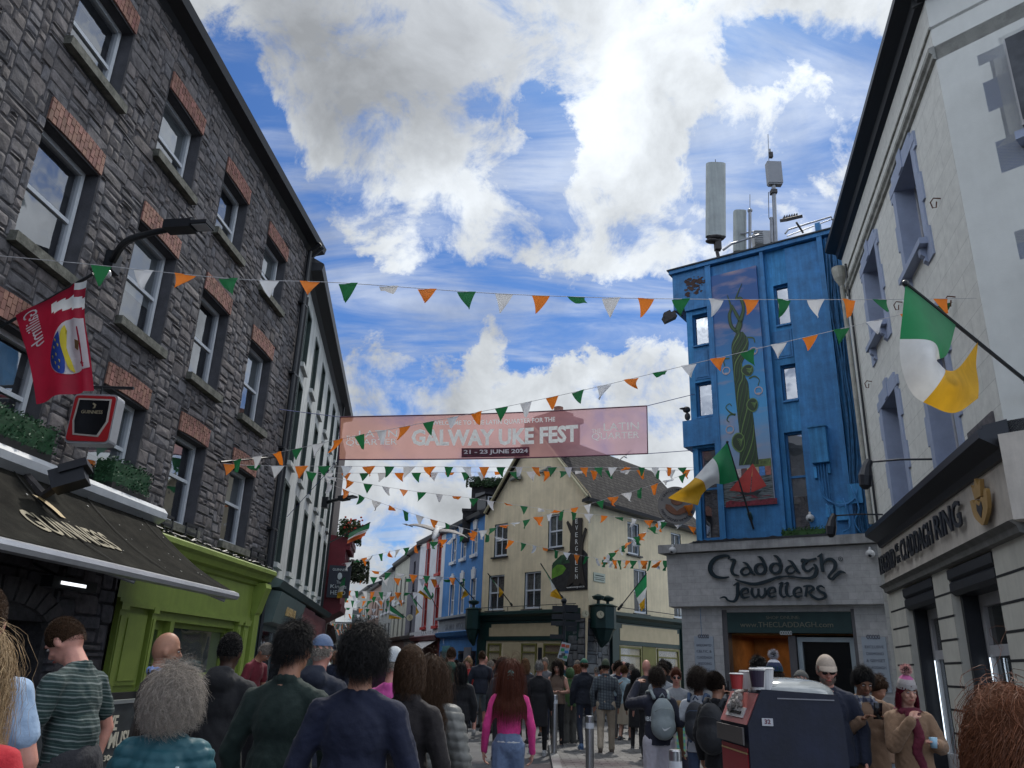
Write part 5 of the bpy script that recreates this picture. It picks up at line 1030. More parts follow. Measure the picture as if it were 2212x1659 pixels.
for k,(a,b,e_,c_,lb) in enumerate(((10,17,7.6,(.30,.31,.30),'weathered grey stone house past the cream terrace'),(17,25,7.2,(.32,.22,.18),'dull pink house far down the right of the street'),(25,36,7.6,(.36,.36,.32),'pale stone house farthest down the right of the street'))):
    terrace(FU,a,b,e_,mat('far_render_%d'%k,c_,.85,.15,2),'far_terrace_house',lb,zc([a+1+i*1.9 for i in range(3)],FU,.8,4.9,6.2)+zc([a+1+i*1.9 for i in range(3)],FU,.8,2.6,4.1),dk,None,wpt,shopm=MATS['brown_shop'],sillc=wpt)
FV = Fac(FW(17.6,0,.0)[:2],-11,1)
for k,(a,b,e_,c_,lb) in enumerate(((0,9,5.4,(.25,.24,.23),'grey stone house behind the red pub bay'),(9,19,4.9,(.36,.33,.30),'low pinkish house down the left of the street'),(19,31,5.2,(.30,.30,.28),'long grey house farthest down the left side'))):
    terrace(FV,a,b,e_,mat('far_left_render_%d'%k,c_,.85,.15,2),'far_left_house',lb,zc([a+1+i*2.1 for i in range(4)],FV,.9,3.3,4.6),dk,None,wpt,shopm=MATS['brown_shop'],sillc=wpt)
cs_ = thing('crenellated_building','distant dark grey building with crenellated chimneys closing the street','building',at(785,1400,74))
m = MB(); FZ = Fac(at(738,1400,74)[:2],88,1); zt = at(785,1345,74).z; FZ.box(m,-4,9,0,zt,-9,0); FZ.box(m,.5,3.4,zt,zt+1.2,-4,-1); FZ.box(m,4.4,7.6,zt,zt+1.5,-4,-1)
for i in range(5): FZ.box(m,4.5+i*.65,4.8+i*.65,zt+1.5,zt+1.95,-3,-2.6)
for i in range(4): FZ.box(m,.7+i*.65,1.0+i*.65,zt+1.2,zt+1.5,-3,-2.6)
m.build('wall',mat('distant_stone',(.14,.15,.15),.9,.2,.6),cs_); m = MB()
for i in range(6): FZ.box(m,-3+i*1.8,-2.2+i*1.8,zt-3.2,zt-1.6,.0,.03)
m.build('window',gl,cs_)
# ------------------------------------------------------------------ bunting
Bq = lambda x,y: (x/3,553+y/3)
Z7 = lambda x,y: (822.9+x*.3307,932.6+y*.3307); Z8 = lambda x,y: (658.3+x*.2646,1042.3+y*.2646)
B2 = lambda x,y: (1404.4+x*.248,795.5+y*.248); R5 = lambda x,y: (1810.4+x*.3638,548.6+y*.3638)
Ec = lambda x,y: (1474.7+x/3,1106+y/3); Dc = lambda x,y: (737.3+x/3,1106+y/3); Cc = lambda x,y: (x/3,1106+y/3)
irish = [mat('pennant_green',(.02,.16,.055),.7,.08,4,trans=.35),mat('pennant_white',(.70,.71,.73),.7,.05,4,trans=.35),mat('pennant_orange',(.80,.22,.025),.7,.08,4,trans=.35)]
cordm = mat('bunting_cord',(.45,.45,.47),.7)
def string(label, A, B, mids, size=.25, gap=.47, first=0, off=.2, seed=0, wind=.06, hgt=None):
    """a line of pennants between two anchors (x, y, depth), following the photographed sag in the vertical plane between them"""
    pa, pb = at(*A), at(*B); n2 = Vector((-(pb.y-pa.y),pb.x-pa.x,0))
    def onpl(x,y):
        d = ray(x,y); c = Vector((0,0,EYE)); return c+d*((pa-c).dot(n2)/d.dot(n2))
    pts = [pa]+[onpl(*q) for q in mids]+[pb]; pts = [Vector(p) for p in smooth(pts,6)]
    t = thing('bunting_string',label,'bunting',pa,'strings of green white and orange pennants across the street')
    m = MB(); m.tube(pts,.0045 if pa.y < 30 else .008,4,cap=False); m.build('cord',cordm,t)
    L_ = [0]
    for i in range(1,len(pts)): L_.append(L_[-1]+(pts[i]-pts[i-1]).length)
    rr = random.Random(seed); s_ = off; k = first
    def P(u):
        u = min(max(u,0),L_[-1]-1e-6)
        for i in range(1,len(L_)):
            if L_[i] >= u: return pts[i-1].lerp(pts[i],(u-L_[i-1])/max(1e-9,L_[i]-L_[i-1]))
    h_ = hgt or size*1.05
    while s_+size < L_[-1]:
        a, b = P(s_), P(s_+size); ax = (b-a).normalized(); nn = ax.cross(Vector((0,0,1))).normalized()
        fold = rr.random() < .13; hh = h_*(rr.uniform(.25,.4) if fold else rr.uniform(.85,1.05)); sw = rr.gauss(0,.24)*size; dp = rr.gauss(0,.5); cv = rr.uniform(-1.3,1.3)*wind
        m = MB(); rows_ = 6; vs = []
        for r_ in range(rows_+1):
            t_ = r_/rows_; w_ = 1-(t_*.93 if not fold else t_*.35); cxx = a.lerp(b,.5)+ax*sw*t_*t_
            for q in (-.5,-.17,.17,.5):
                p = cxx+ax*size*w_*q+Vector((0,0,-hh*t_*(1-.12*abs(dp))))+nn*(dp*hh*t_*.6+cv*math.sin(t_*3+q*4)+wind*.4*math.sin(q*6+seed+k)*t_)
                vs.append(p)
        m.add(vs,[(i*4+j,i*4+j+1,i*4+j+5,i*4+j+4) for i in range(rows_) for j in range(3)]); m.smooth = True
        m.build('pennant',irish[k%3],t); s_ += gap*rr.uniform(.96,1.04); k += 1
    return t
string('nearest bunting line running level right across the street above the banner',(-60,547,8),(2109,644,9.8),[(184,570),(500,602),(737,611),(1106,636),(1475,646),(1878,647)],.235,.475,0,1.28,1,.03)
string('bunting line rising steeply from the brick lintel on the left to the cream corner',(477,999,15.9),(2062,652,10.7),[(613,975),(747,946),(1020,893),(1250,845),(1475,791),(1700,738),(1944,680)],.25,.49,0,.3,2,.035)
string('bunting line starting from the iron rod on the stone wall, just under the banner',(477,1001,15.9),(1502,1010,22.3),[(560,1006),(737,1007),(1106,1009)],.27,.50,2,.05,3)
string('second level bunting line under the banner in front of the gable',(640,1015,20.5),(1502,1015,22.6),[(737,1022),(1106,1019)],.27,.47,0,.25,4)
string('bunting line sloping down from the white building across the yellow gable to the blue wall',(640,1012,20),(1506,1142,24),[(737,1035),(887,1060),(1018,1076),(1110,1090),(1213,1104),(1464,1131)],.24,.50,0,.3,5)
string('bunting line sloping down past the gull to the nameplate on the yellow corner',(690,1032,21),(1299,1208,28.6),[(737,1055),(887,1108),(1020,1146),(1094,1165),(1230,1195)],.28,.52,1,.2,6)
string('bunting line falling leftwards from the blue wall past the EVERGREEN tree top',(1502,1012,22.3),(738,1219,33),[(1444,1037),(1279,1087),(1240,1097),(1051,1144),(823,1196)],.29,.50,0,.3,7,.09)
string('short crowded bunting line from the blue wall down to the yellow corner nameplate',(1502,1082,22.3),(1299,1208,28.6),[(1435,1120),(1349,1178)],.27,.33,2,.3,8,.08)
string('short level bunting line from the yellow corner nameplate to the grey stone band',(1301,1209,28.6),(1450,1211,23.2),[(1370,1211)],.30,.42,0,.2,9)
far = [((735,1226,38),(1036,1252,37),'far bunting line below the gull reaching the sky blue house'),((735,1243,40),(1034,1253,39),'far bunting line just above the keystones of the sky blue house'),((738,1275,45),(955,1280,42),'far bunting line crossing the red trimmed windows'),
 ((730,1285,49),(858,1288,49),'fourth of the far bunting lines down the street'),((727,1296,54),(872,1296,50),'far bunting line level with the chimneys of the crenellated building'),((727,1311,60),(846,1315,58),'far bunting line level with the crenellated building roof'),
 ((725,1324,66),(846,1329,62),'far bunting line below the crenellated building roof'),((698,1346,50),(790,1345,66),'lowest but one far bunting line over the crowd'),((702,1358,54),(770,1358,70),'lowest far bunting line just over the crowd')]
for i,(a,b,l) in enumerate(far): string(l,a,b,[((a[0]+b[0])/2,(a[1]+b[1])/2+2)],.36,.62 if i < 2 else .56,i%3,.3,20+i,.05,.42)
rd_ = thing('bunting_rod','thin black iron rod holding bunting off the stone wall','rod',at(477,998,15.8)); m = MB(); m.tube([at(477,998,15.8),at(613,985,19.4)],.02,5); m.build('rod',black,rd_)

# ------------------------------------------------------------------ banner
YBN = 20.6
bt = thing('street_banner','long faded pink street banner reading Welcome to the Latin Quarter for the Galway Uke Fest','banner',at(1066,990,YBN))
c00,c10,c11,c01 = at(732,993,YBN-.6),at(1399,980,YBN+.3),at(1397,877,YBN+.3),at(735,901,YBN-.6)
bn = (c10-c00).cross(c01-c00).normalized()
if bn.y > 0: bn = -bn
def bp(u,v,o=0.0):
    p = c00.lerp(c10,u).lerp(c01.lerp(c11,u),v); sag = .09*math.sin(math.pi*u); return p-Vector((0,0,sag*.6))+bn*(o+.08*math.sin(u*9)*math.sin(v*3))
def bmat():
    m = bpy.data.materials.new('banner_mesh_cloth'); m.use_nodes = True; t = m.node_tree; L = t.links; b = t.nodes['Principled BSDF']; out = t.nodes['Material Output']
    a = t.nodes.new('ShaderNodeAttribute'); a.attribute_name = 'fuv'; sp = t.nodes.new('ShaderNodeSeparateXYZ'); L.new(a.outputs['Vector'],sp.inputs[0])
    cr = t.nodes.new('ShaderNodeValToRGB'); L.new(sp.outputs[0],cr.inputs[0]); e = cr.color_ramp.elements; e[0].color = (.66,.32,.22,1); e[1].color = (.42,.30,.42,1); x = e.new(.35); x.color = (.58,.27,.22,1); x = e.new(.7); x.color = (.48,.25,.27,1)
    n = t.nodes.new('ShaderNodeTexNoise'); n.inputs['Scale'].default_value = 14; n.inputs['Detail'].default_value = 8; L.new(a.outputs['Vector'],n.inputs['Vector'])
    mr = t.nodes.new('ShaderNodeMapRange'); L.new(n.outputs[0],mr.inputs[0]); mr.inputs['To Min'].default_value = .75; mr.inputs['To Max'].default_value = 1.3; vm = t.nodes.new('ShaderNodeVectorMath'); vm.operation = 'SCALE'; L.new(cr.outputs[0],vm.inputs[0]); L.new(mr.outputs[0],vm.inputs['Scale'])
    L.new(vm.outputs[0],b.inputs['Base Color']); b.inputs['Roughness'].default_value = .8
    tr = t.nodes.new('ShaderNodeBsdfTranslucent'); L.new(vm.outputs[0],tr.inputs[0]); tp = t.nodes.new('ShaderNodeBsdfTransparent'); tp.inputs[0].default_value = (.95,.66,.64,1)
    m1_ = t.nodes.new('ShaderNodeMixShader'); m1_.inputs[0].default_value = .5; L.new(b.outputs[0],m1_.inputs[1]); L.new(tr.outputs[0],m1_.inputs[2])
    m2_ = t.nodes.new('ShaderNodeMixShader'); m2_.inputs[0].default_value = .38; L.new(m1_.outputs[0],m2_.inputs[1]); L.new(tp.outputs[0],m2_.inputs[2]); L.new(m2_.outputs[0],out.inputs[0]); return m
bw = mat('banner_white_print',(.66,.68,.68),.8,.14,14,trans=.55)
def letter_uv(txt, u0, u1, v0, v1, bold=0.0):
    """front faces of a line of text, in banner coordinates"""
    cu = bpy.data.curves.new('t','FONT'); cu.body = txt; cu.offset = bold; cu.resolution_u = 2; o = bpy.data.objects.new('t',cu); C.objects.link(o)
    me = bpy.data.meshes.new_from_object(o.evaluated_get(bpy.context.evaluated_depsgraph_get())); vs = np.array([v.co[:2] for v in me.vertices]); fs = [tuple(p.vertices) for p in me.polygons]; bpy.data.objects.remove(o); bpy.data.curves.remove(cu); bpy.data.meshes.remove(me)
    mn, mxx = vs.min(0), vs.max(0); vs = (vs-mn)/(mxx-mn); return [(u0+(u1-u0)*x,v0+(v1-v0)*y) for x,y in vs], fs
texts = [('small_lettering',letter_uv('WELCOME TO THE LATIN QUARTER FOR THE',.29,.69,.75,.87,.02)),('large_lettering',letter_uv('GALWAY UKE FEST',.225,.765,.30,.67,.04))]
for a_,b_ in ((.02,.18),(.81,.97)):
    for q_ in (('THE',a_,a_+.03,.46,.55),('LATIN',a_+.04,b_,.50,.66),('QUARTER',a_+.0,b_,.30,.46)): texts.append(('corner_lettering',letter_uv(*q_)))
BL = (c10-c00).length; BH = (c01-c00).length
from mathutils.geometry import delaunay_2d_cdt
cv_, ed_, fc_, own_ = [], [], [], []
for i in range(41):
    for j in range(7): cv_.append(Vector((i/40*BL,j/6*BH)))
for ti_,(nm,(vs_,fs_)) in enumerate(texts):
    ti_ = (nm,min(ti_,2) if ti_ < 5 else 3) if ti_ > 1 else (nm,0)
    o_ = len(cv_); cv_ += [Vector((x*BL,y*BH)) for x,y in vs_]
    for f in fs_:
        ar_ = sum(vs_[f[i]][0]*vs_[f[(i+1)%len(f)]][1]-vs_[f[(i+1)%len(f)]][0]*vs_[f[i]][1] for i in range(len(f)))
        if abs(ar_) > 1e-9: fc_.append([i+o_ for i in (f if ar_ > 0 else f[::-1])]); own_.append(ti_)
ov_,oe_,of_,_a1,_a2,orf = delaunay_2d_cdt(cv_,ed_,fc_,0,1e-5)
part_ = {}
for f,src in zip(of_,orf): part_.setdefault(own_[src[0]] if len(src) else ('cloth',0),[]).append(f)
for (nm,_q),fs_ in part_.items():
    us_ = sorted({i for f in fs_ for i in f}); mp_ = {k:i for i,k in enumerate(us_)}; m = MB(); m.smooth = True
    m.add([bp(ov_[i].x/BL,ov_[i].y/BH) for i in us_],[tuple(mp_[i] for i in f) for f in fs_],[(ov_[i].x/BL,ov_[i].y/BH*.15,0) for i in us_]); m.build(nm,bmat() if nm == 'cloth' else bw,bt)
m = MB()
for v in (0,1): m.tube([bp(i/40,v,.01) for i in range(41)],.018,5)
m.tube([bp(1,0,.01),bp(1,1,.01)],.015,5); m.tube([bp(0,0,.01),bp(0,1,.01)],.015,5); m.build('hem',mat('banner_hem',(.10,.03,.06),.8),bt)
def btext(m, txt, u0, u1, v0, v1, bold=0.0, o=.015):
    vs,fs = textm(txt,1,1,.004,bold); m.add([bp(u0+(u1-u0)*x,v0+(v1-v0)*y,o+z) for x,y,z in vs],fs)
m = MB(); m.add([bp(.385+.22*i/12,.03+.21*j/3,.02) for i in range(13) for j in range(4)],[(i*4+j,(i+1)*4+j,(i+1)*4+j+1,i*4+j+1) for i in range(12) for j in range(3)]); ds = m.build('date_strip',mat('date_strip_maroon',(.09,.015,.03),.8,1.0,6,stretch=(1,1,9)),bt)
m = MB(); btext(m,'21 - 23 JUNE 2024',.392,.60,.08,.20,.03,.032); m.build('lettering',mat('date_print',(.5,.45,.46),.8),ds)
for a_,b_ in ((bp(0,1),FL(18.6,7.4,.05)),(bp(1,1),FJ(4.3,9.42,.02)),(bp(1,0),FJ(4.4,7.7,.02)),(bp(0,0),FW(2,5.2,.02))): m = MB(); m.tube([a_,b_],.01,4); m.build('rope',mat('blue_rope',(.06,.08,.2),.8),bt)

# ------------------------------------------------------------------ flags
fm_ = [mat('flag_green',(.005,.22,.07),.65,.12,3,trans=.4,sheen=.2),mat('flag_white',(.66,.67,.67),.65,.1,3,trans=.4),mat('flag_orange',(.66,.36,.02),.65,.12,3,trans=.4)]
fm2 = fm_[:2]+[mat('flag_red_orange',(.60,.12,.03),.65,.1,3,trans=.4)]
poleb = mat('black_flagpole',(.015,.018,.022),.4,.1)
def catm(curve, t):
    P = [np.array(p,float) for p in curve]; P = [2*P[0]-P[1]]+P+[2*P[-1]-P[-2]]; n = len(P)-3; x = min(max(t,0),.99999)*n; i = int(x)+1; f = x-int(x); a,b,c,d = P[i-1:i+3]
    return .5*((2*b)+(-a+c)*f+(2*a-5*b+4*c-d)*f*f+(-a+3*b-3*c+d)*f**3)
def cloth(O, I, mats, cuts=(.34,.66), nu=28, nv=12, bulge=.15, wav=.03, parent=None, name='cloth', seed=0, axis=Vector((0,-1,0))):
    """cloth between an outer and an inner edge curve (lists of world points)"""
    m = MB(); m.smooth = True; vs = []
    for i in range(nu+1):
        u = i/nu; a, b = Vector(catm(O,u)), Vector(catm(I,u))
        for j in range(nv+1):
            v = j/nv; p = a.lerp(b,v)+axis*(bulge*math.sin(math.pi*v)*math.sin(math.pi*min(1,u*1.1))+wav*math.sin(u*13+v*5+seed)*math.sin(math.pi*v*.9+.2)*min(1,u*3))
            vs.append(p)
    fs = []; mi = []
    for i in range(nu):
        for j in range(nv): fs.append((i*(nv+1)+j,(i+1)*(nv+1)+j,(i+1)*(nv+1)+j+1,i*(nv+1)+j+1)); u = (i+.5)/nu; mi.append(sum(u > c for c in cuts))
    m.add(vs,fs); m.mi = mi; return m.build(name,mats,parent)
# big tricolour on the cream corner
t = thing('tricolour_flag','large billowing green white and gold flag on the cream building corner','flag',FC(.35,4.9,.1),'Irish tricolour flags on poles')
tipP, basP = at(1956,612,6.9), FC(.45,5.1,.05)
m = MB(); m.tube([tipP,tipP.lerp(basP,.5),basP],[.02,.022,.026],8); m.ell(tipP,(.035,.035,.035),8,6); m.build('pole',poleb,t)
m = MB(); m.tube([tipP.lerp(basP,.88),basP],.045,8); m.build('pole_socket',poleb,t)
def onpole(x): 
    lo,hi = 0,1
    for _ in range(30):
        md = (lo+hi)/2; p = tipP.lerp(basP,md); r_,u_,f_ = (p-Vector((0,0,EYE))).dot(_x),(p-Vector((0,0,EYE))).dot(_y),-(p-Vector((0,0,EYE))).dot(_z)
        if 1106+r_/f_*FP < x: lo = md
        else: hi = md
    return tipP.lerp(basP,lo)
pi_, pj_ = onpole(R5(700,515)[0]), onpole(R5(830,665)[0])
O_ = [tipP]+[at(*R5(*q),y) for q,y in (((385,330),6.85),((368,600),6.8),((430,820),6.75),((560,905),6.8),((700,942),6.9),((830,858),7.1))]
I_ = [pi_]+[at(*R5(*q),y) for q,y in (((650,590),7.1),((588,628),6.95),((600,650),6.9),((640,690),6.9),((720,672),7.0))]+[pj_]
cloth(O_,I_,fm_,(.27,.60),40,16,.22,.035,t,seed=1)
# flag in front of the blue wall
t = thing('tricolour_flag','tricolour flag blowing left in front of the blue wall mural','flag',FJ(1.9,5.2,.3),'Irish tricolour flags on poles')
tp, bs_ = at(1571,955,20.6), FJ(3.0,5.15,.08); bs_ = at(1628,1143,FJ(2.9,5,.0).y-.15)
m = MB(); m.tube([tp,bs_],[.02,.028],8); m.ell(tp,(.04,.04,.04),8,6); m.build('pole',poleb,t)
m = MB(); m.tube([at(1618,1108,21.1),at(1633,1148,21.4)],.06,8); m.build('pole_socket',mat('mossy_green_socket',(.02,.06,.05),.7,.3,6),t)
cloth([tp]+[at(*B2(*q),20.5) for q in ((590,735),(480,850),(340,1000),(155,1130))],[at(*B2(765,975),20.8)]+[at(*B2(*q),20.4) for q in ((640,1010),(560,1010),(460,1090),(415,1195))],fm_,(.36,.68),36,12,.3,.05,t,seed=3)
def tri(label, tip, base, ft, fb_, Yt, Yb, hoist=.42, mats=fm_, r=.02, seed=0, sock=True, bul=.12):
    t = thing('tricolour_flag',label,'flag',at(*base,Yb),'Irish tricolour flags on poles'); a, b = at(*tip,Yt), at(*base,Yb)
    m = MB(); m.tube([a,b],r,6); m.build('pole',poleb,t)
    if sock: m = MB(); m.tube([a.lerp(b,.85),b],r*2.4,8); m.build('pole_socket',poleb,t)
    h = a.lerp(b,hoist); mx_ = lambda p,q,k: p.lerp(q,k)
    T_, B_ = at(*ft,Yt-.05), at(*fb_,Yt)
    cloth([a,mx_(a,T_,.35)+Vector((.03,0,-.05)),mx_(a,T_,.7),T_],[h,mx_(h,B_,.35)+Vector((0,0,-.06)),mx_(h,B_,.7),B_],mats,(.36,.66),18,8,bul,.06,t,seed=seed); return t
tri('tricolour flag before the left windows of the yellow building',Z7(698,925),Z7(872,1155),Z7(803,1050),Z7(770,1085),31.5,33.4,.42,seed=1)
tri('tricolour flag hanging beside the EVERGREEN sign over the cream fascia board',Z7(1043,860),Z7(1200,1108),Z7(1188,1098),Z7(1105,1075),28.6,30.2,.5,seed=2)
tri('tricolour flag on the right face of the yellow building by its tall window',Z7(1735,925),Z7(1550,1162),Z7(1722,1150),Z7(1700,1172),29.8,31.4,.42,seed=3)
tri('small tricolour flag on the pole at the sky blue house, half hidden by its folds',Z7(485,955),Z7(655,1147),Z7(575,1065),Z7(520,1098),35,35.6,.4,seed=4)
tri('tricolour flag with its gold part blown left before the red trimmed house',Z7(290,1000),Z7(390,1205),Z7(242,1050),Z7(325,1100),40,41.5,.4,seed=5,bul=.25)
tri('tricolour flag leaning over the dark grey terrace house',Z7(182,1048),Z7(320,1220),Z7(250,1180),Z7(225,1200),43,45,.4,seed=6)
tri('tricolour flag hanging in broad bands before the faded cream house',Z7(60,1132),Z7(215,1258),Z7(50,1222),Z7(128,1222),46,48,.6,seed=7,bul=.3)
tri('tricolour flag with a red looking stripe flying over the red pub bay',Z8(533,327),Z8(190,495),Z8(490,435),Z8(345,500),28,30.5,.48,fm2,.025,8,False)
tri('gold and white flag hanging beside the red pub bay',Z8(330,770),Z8(275,805),Z8(305,940),Z8(262,945),33,34,.9,fm_,.02,9,False)
# crimson county flag on the stone wall
t = thing('county_flag','crimson and white flag with boat shield hanging off the stone building','flag',FL(9.0,5.3,.1))
ptip = at(*Bq(605,115),8.6); pbase = FL(9.0,5.35,.05); m = MB(); m.tube([ptip,pbase],.02,8); m.build('pole',poleb,t)
maro = mat('crimson_cloth',(.30,.008,.03),.65,.12,3,trans=.35); whc = fm_[1]
Lf = [at(*Bq(*q),y) for q,y in (((100,385),8.75),((140,500),8.7),((190,650),8.6),((225,830),8.6),((238,962),8.6))]
Rt = [at(*Bq(*q),8.5) for q in ((560,155),(545,270),(550,420),(590,640),(620,880))]
nu,nv = 30,22; vs = []
def fq(u, v, o=0.0):    # u down the fly, v from the left edge to the right edge
    a, b = Vector(catm(Lf,u)), Vector(catm(Rt,u)); return a.lerp(b,v)+Vector((0,-1,0))*(o+.10*math.sin(math.pi*v)*u+.035*math.sin(v*11+u*3)*min(1,u*2+.3)+(.05*math.exp(-((v-.86)/.05)**2)))
m = MB(); m.smooth = True; m.add([fq(i/nu,j/nv) for i in range(nu+1) for j in range(nv+1)],[(i*(nv+1)+j,(i+1)*(nv+1)+j,(i+1)*(nv+1)+j+1,i*(nv+1)+j+1) for i in range(nu) for j in range(nv)])
m.mi = [1 if ((j+.5)/nv > .5 and .16 < (i+.5)/nu+((j+.5)/nv-.75)*-.25 < .30) or ((j+.5)/nv > .85 and (i+.5)/nu < .1) else 0 for i in range(nu) for j in range(nv)]; m.build('cloth',[maro,whc],t)
def fpatch(poly, mt, nm, o=.012):
    m = MB(); c = (sum(p[0] for p in poly)/len(poly),sum(p[1] for p in poly)/len(poly)); rings = 5; n = len(poly); vs = [fq(c[0],c[1],o)]
    for r_ in range(1,rings+1):
        for p in poly: k = r_/rings; vs.append(fq(c[0]+(p[0]-c[0])*k,c[1]+(p[1]-c[1])*k,o))
    fs = [(0,1+i,1+(i+1)%n) for i in range(n)]+[(1+(r_-1)*n+i,1+r_*n+i,1+r_*n+(i+1)%n,1+(r_-1)*n+(i+1)%n) for r_ in range(1,rings) for i in range(n)]
    m.add(vs,fs); m.smooth = True; return m.build(nm,mt,t)
sh = smooth([(.47,.98),(.42,.72),(.52,.5),(.66,.36),(.78,.44),(.84,.62),(.84,.98)],4); fpatch(sh,whc,'shield')
fpatch(smooth([(.49,.60),(.55,.47),(.66,.37),(.77,.44),(.83,.58),(.72,.62),(.60,.60)],4),mat('flag_blue',(.02,.06,.32),.65,trans=.3),'shield_field',.018)
fy = mat('flag_yellow',(.62,.50,.03),.65,trans=.3)
fpatch(smooth([(.46,.70),(.50,.64),(.58,.60),(.70,.62),(.80,.66),(.84,.74),(.78,.70),(.68,.68),(.58,.67),(.52,.72)],3),fy,'boat',.024)
for u_,v_ in ((.55,.52),(.60,.48),(.60,.55),(.66,.43),(.66,.50),(.72,.47),(.72,.54),(.77,.52)): fpatch([(u_-.015,v_),(u_,v_+.022),(u_+.02,v_+.012),(u_+.006,v_+.004)],fy,'wave_mark',.024)
fpatch([(.60,.80),(.66,.78),(.70,.84),(.64,.88)],mat('flag_brown',(.15,.08,.03),.7),'lion_mark',.024)
vs_,fs_ = textm('Gaillimh',1,1,.003,.0,.35); m = MB(); m.add([fq(.06+x*.42,.30-y*.20,.014+z) for x,y,z in vs_],fs_); m.build('lettering',whc,t)

# ------------------------------------------------------------------ things on the left wall
t = thing('pub_sign','red and black illuminated box sign with GUINNESS lettering on the stone wall','sign',FL(10.8,4.4,0))
Ys = 10.6; q = [at(*Bq(430,1210),Ys),at(*Bq(700,1250),Ys),at(*Bq(748,885),Ys),at(*Bq(490,890),Ys)]; cx_ = sum((p.x for p in q))/4; FG = Fac((cx_-.31,Ys),90,1); zb, zt_ = q[0].z, q[3].z
def rr_(a,b,c,d,r): return [(x+r*math.cos(R(an)),z+r*math.sin(R(an))) for x,z,a0 in ((b-r,d-r,0),(a+r,d-r,90),(a+r,c+r,180),(b-r,c+r,270)) for an in (a0,a0+30,a0+60,a0+90)]
m = MB(); m.prism(rr_(0,.62,zb,zt_,.06),FG,-.22,0); m.build('casing',mat('sign_casing',(.30,.31,.33),.4,.1),t)
m = MB(); m.prism(rr_(.02,.60,zb+.03,zt_-.03,.05),FG,.0,.012); m.build('red_face',mat('sign_red',(.38,.015,.02),.4,.1,5),t)
hz = zt_-zb; gp = lambda e: [(.13-e,zb+.14-e),(.44+e,zb+.12-e),(.53+e*1.2,zb+.32),(.52+e,zt_-.10+e),(.10-e,zt_-.10+e),(.09-e*1.2,zb+.32)]
m = MB(); m.prism(gp(.025),FG,.012,.018); m.build('cream_outline',mat('sign_cream',(.45,.42,.38),.5),t)
m = MB(); m.prism(gp(0),FG,.018,.024); m.build('black_panel',mat('sign_black',(.006,.006,.007),.25),t)
m = MB(); wtext(m,FG,'GUINNESS',.31,zt_-.30,.30,.05,.024,.006); ribbon(m,FG,[(.30,zt_-.15,.012),(.335,zt_-.17,.014),(.33,zt_-.21,.010),(.31,zt_-.22,.004)],.024,.03); m.build('lettering',mat('sign_gold_dim',(.35,.3,.2),.5),t)
m = MB(); m.tube([FL(10.75,zt_+.14,.0),(cx_+.45,Ys+.1,zt_+.14)],.025,6); m.tube([(cx_,Ys+.1,zt_),(cx_,Ys+.1,zt_+.14)],.015,5); m.build('bracket',black,t)
def streetlamp(label, base, mids, head0, head1, head2, s=1.0):
    t = thing('street_lamp',label,'lamp',base,'black wall mounted street lamps'); m = MB(); pts = [base]+mids+[head0]; pts = [Vector(p) for p in smooth(pts,4)]
    m.tube(pts,[.06*s-.02*s*i/len(pts) for i in range(len(pts))],8); m.box(base,(.09*s,.12*s,.16*s)); m.build('arm',black,t); m = MB(); d = (head2-head0).normalized()
    sd = d.cross(Vector((0,0,1))).normalized(); up_ = sd.cross(d)
    M_ = Matrix((d,sd,up_)).transposed(); m.box(head0.lerp(head1,.5),((head1-head0).length*.5,.11*s,.065*s),M=M_); m.box(head1.lerp(head2,.5),((head2-head1).length*.5,.12*s,.025*s),M=M_); m.tube([head0.lerp(head1,.9),head0.lerp(head1,.9)+up_*.1*s],.035*s,8); m.build('head',black,t)
    m = MB(); m.box(head1.lerp(head2,.5)-up_*.03*s,((head2-head1).length*.42,.09*s,.006),M=M_); m.build('lens',mat('lamp_lens'),t)
streetlamp('black curved arm street lamp on the stone wall above the red flag',FL(10.84,7.25,.05),[at(270,524,10.2),at(320,505,9.9)],at(362,496,9.8),at(418,483,9.7),at(455,491,9.7))
streetlamp('small black street lamp on the white building above the red pub bay',at(703,1086,28),[at(725,1080,27.6)],at(735,1078,27.5),at(752,1074,27.3),at(768,1073,27.2),1.2)
def cctv(nm,lab,c,Yd,s=1): 
    t = thing(nm,lab,'camera',at(*c,Yd)); m = MB(); p = at(*c,Yd); m.ell(p,(.09*s,.09*s,.08*s),10,8); m.tube([p,p+Vector((-.25,.1,.1))],.03,6); m.build('housing',mat('cctv_white'),t); m = MB(); m.ell(p+Vector((0,-.04,-.03)),(.05*s,.05*s,.05*s),8,6); m.build('lens',dk,t)
cctv('wall_camera','white camera on the stone wall at the tip of the crimson flag pole',Bq(680,112),10.4)
t = thing('wall_floodlight','black hooded floodlight in front of the stone wall above the awning','floodlight',FL(10.6,4,0)); c_ = at(*Bq(450,1440),9.6)
m = MB(); M_ = Matrix.Rotation(R(-25),3,'Y')@Matrix.Rotation(R(15),3,'Z'); m.box(c_,(.19,.15,.12),M=M_); m.box(c_+Vector((.05,0,.12)),(.16,.17,.05),M=M_); m.build('housing',black,t); m = MB(); m.tube([c_,c_+Vector((-.35,.15,-.2)),FL(9.9,3.8,.05)],.06,6); m.build('bracket',rust,t)
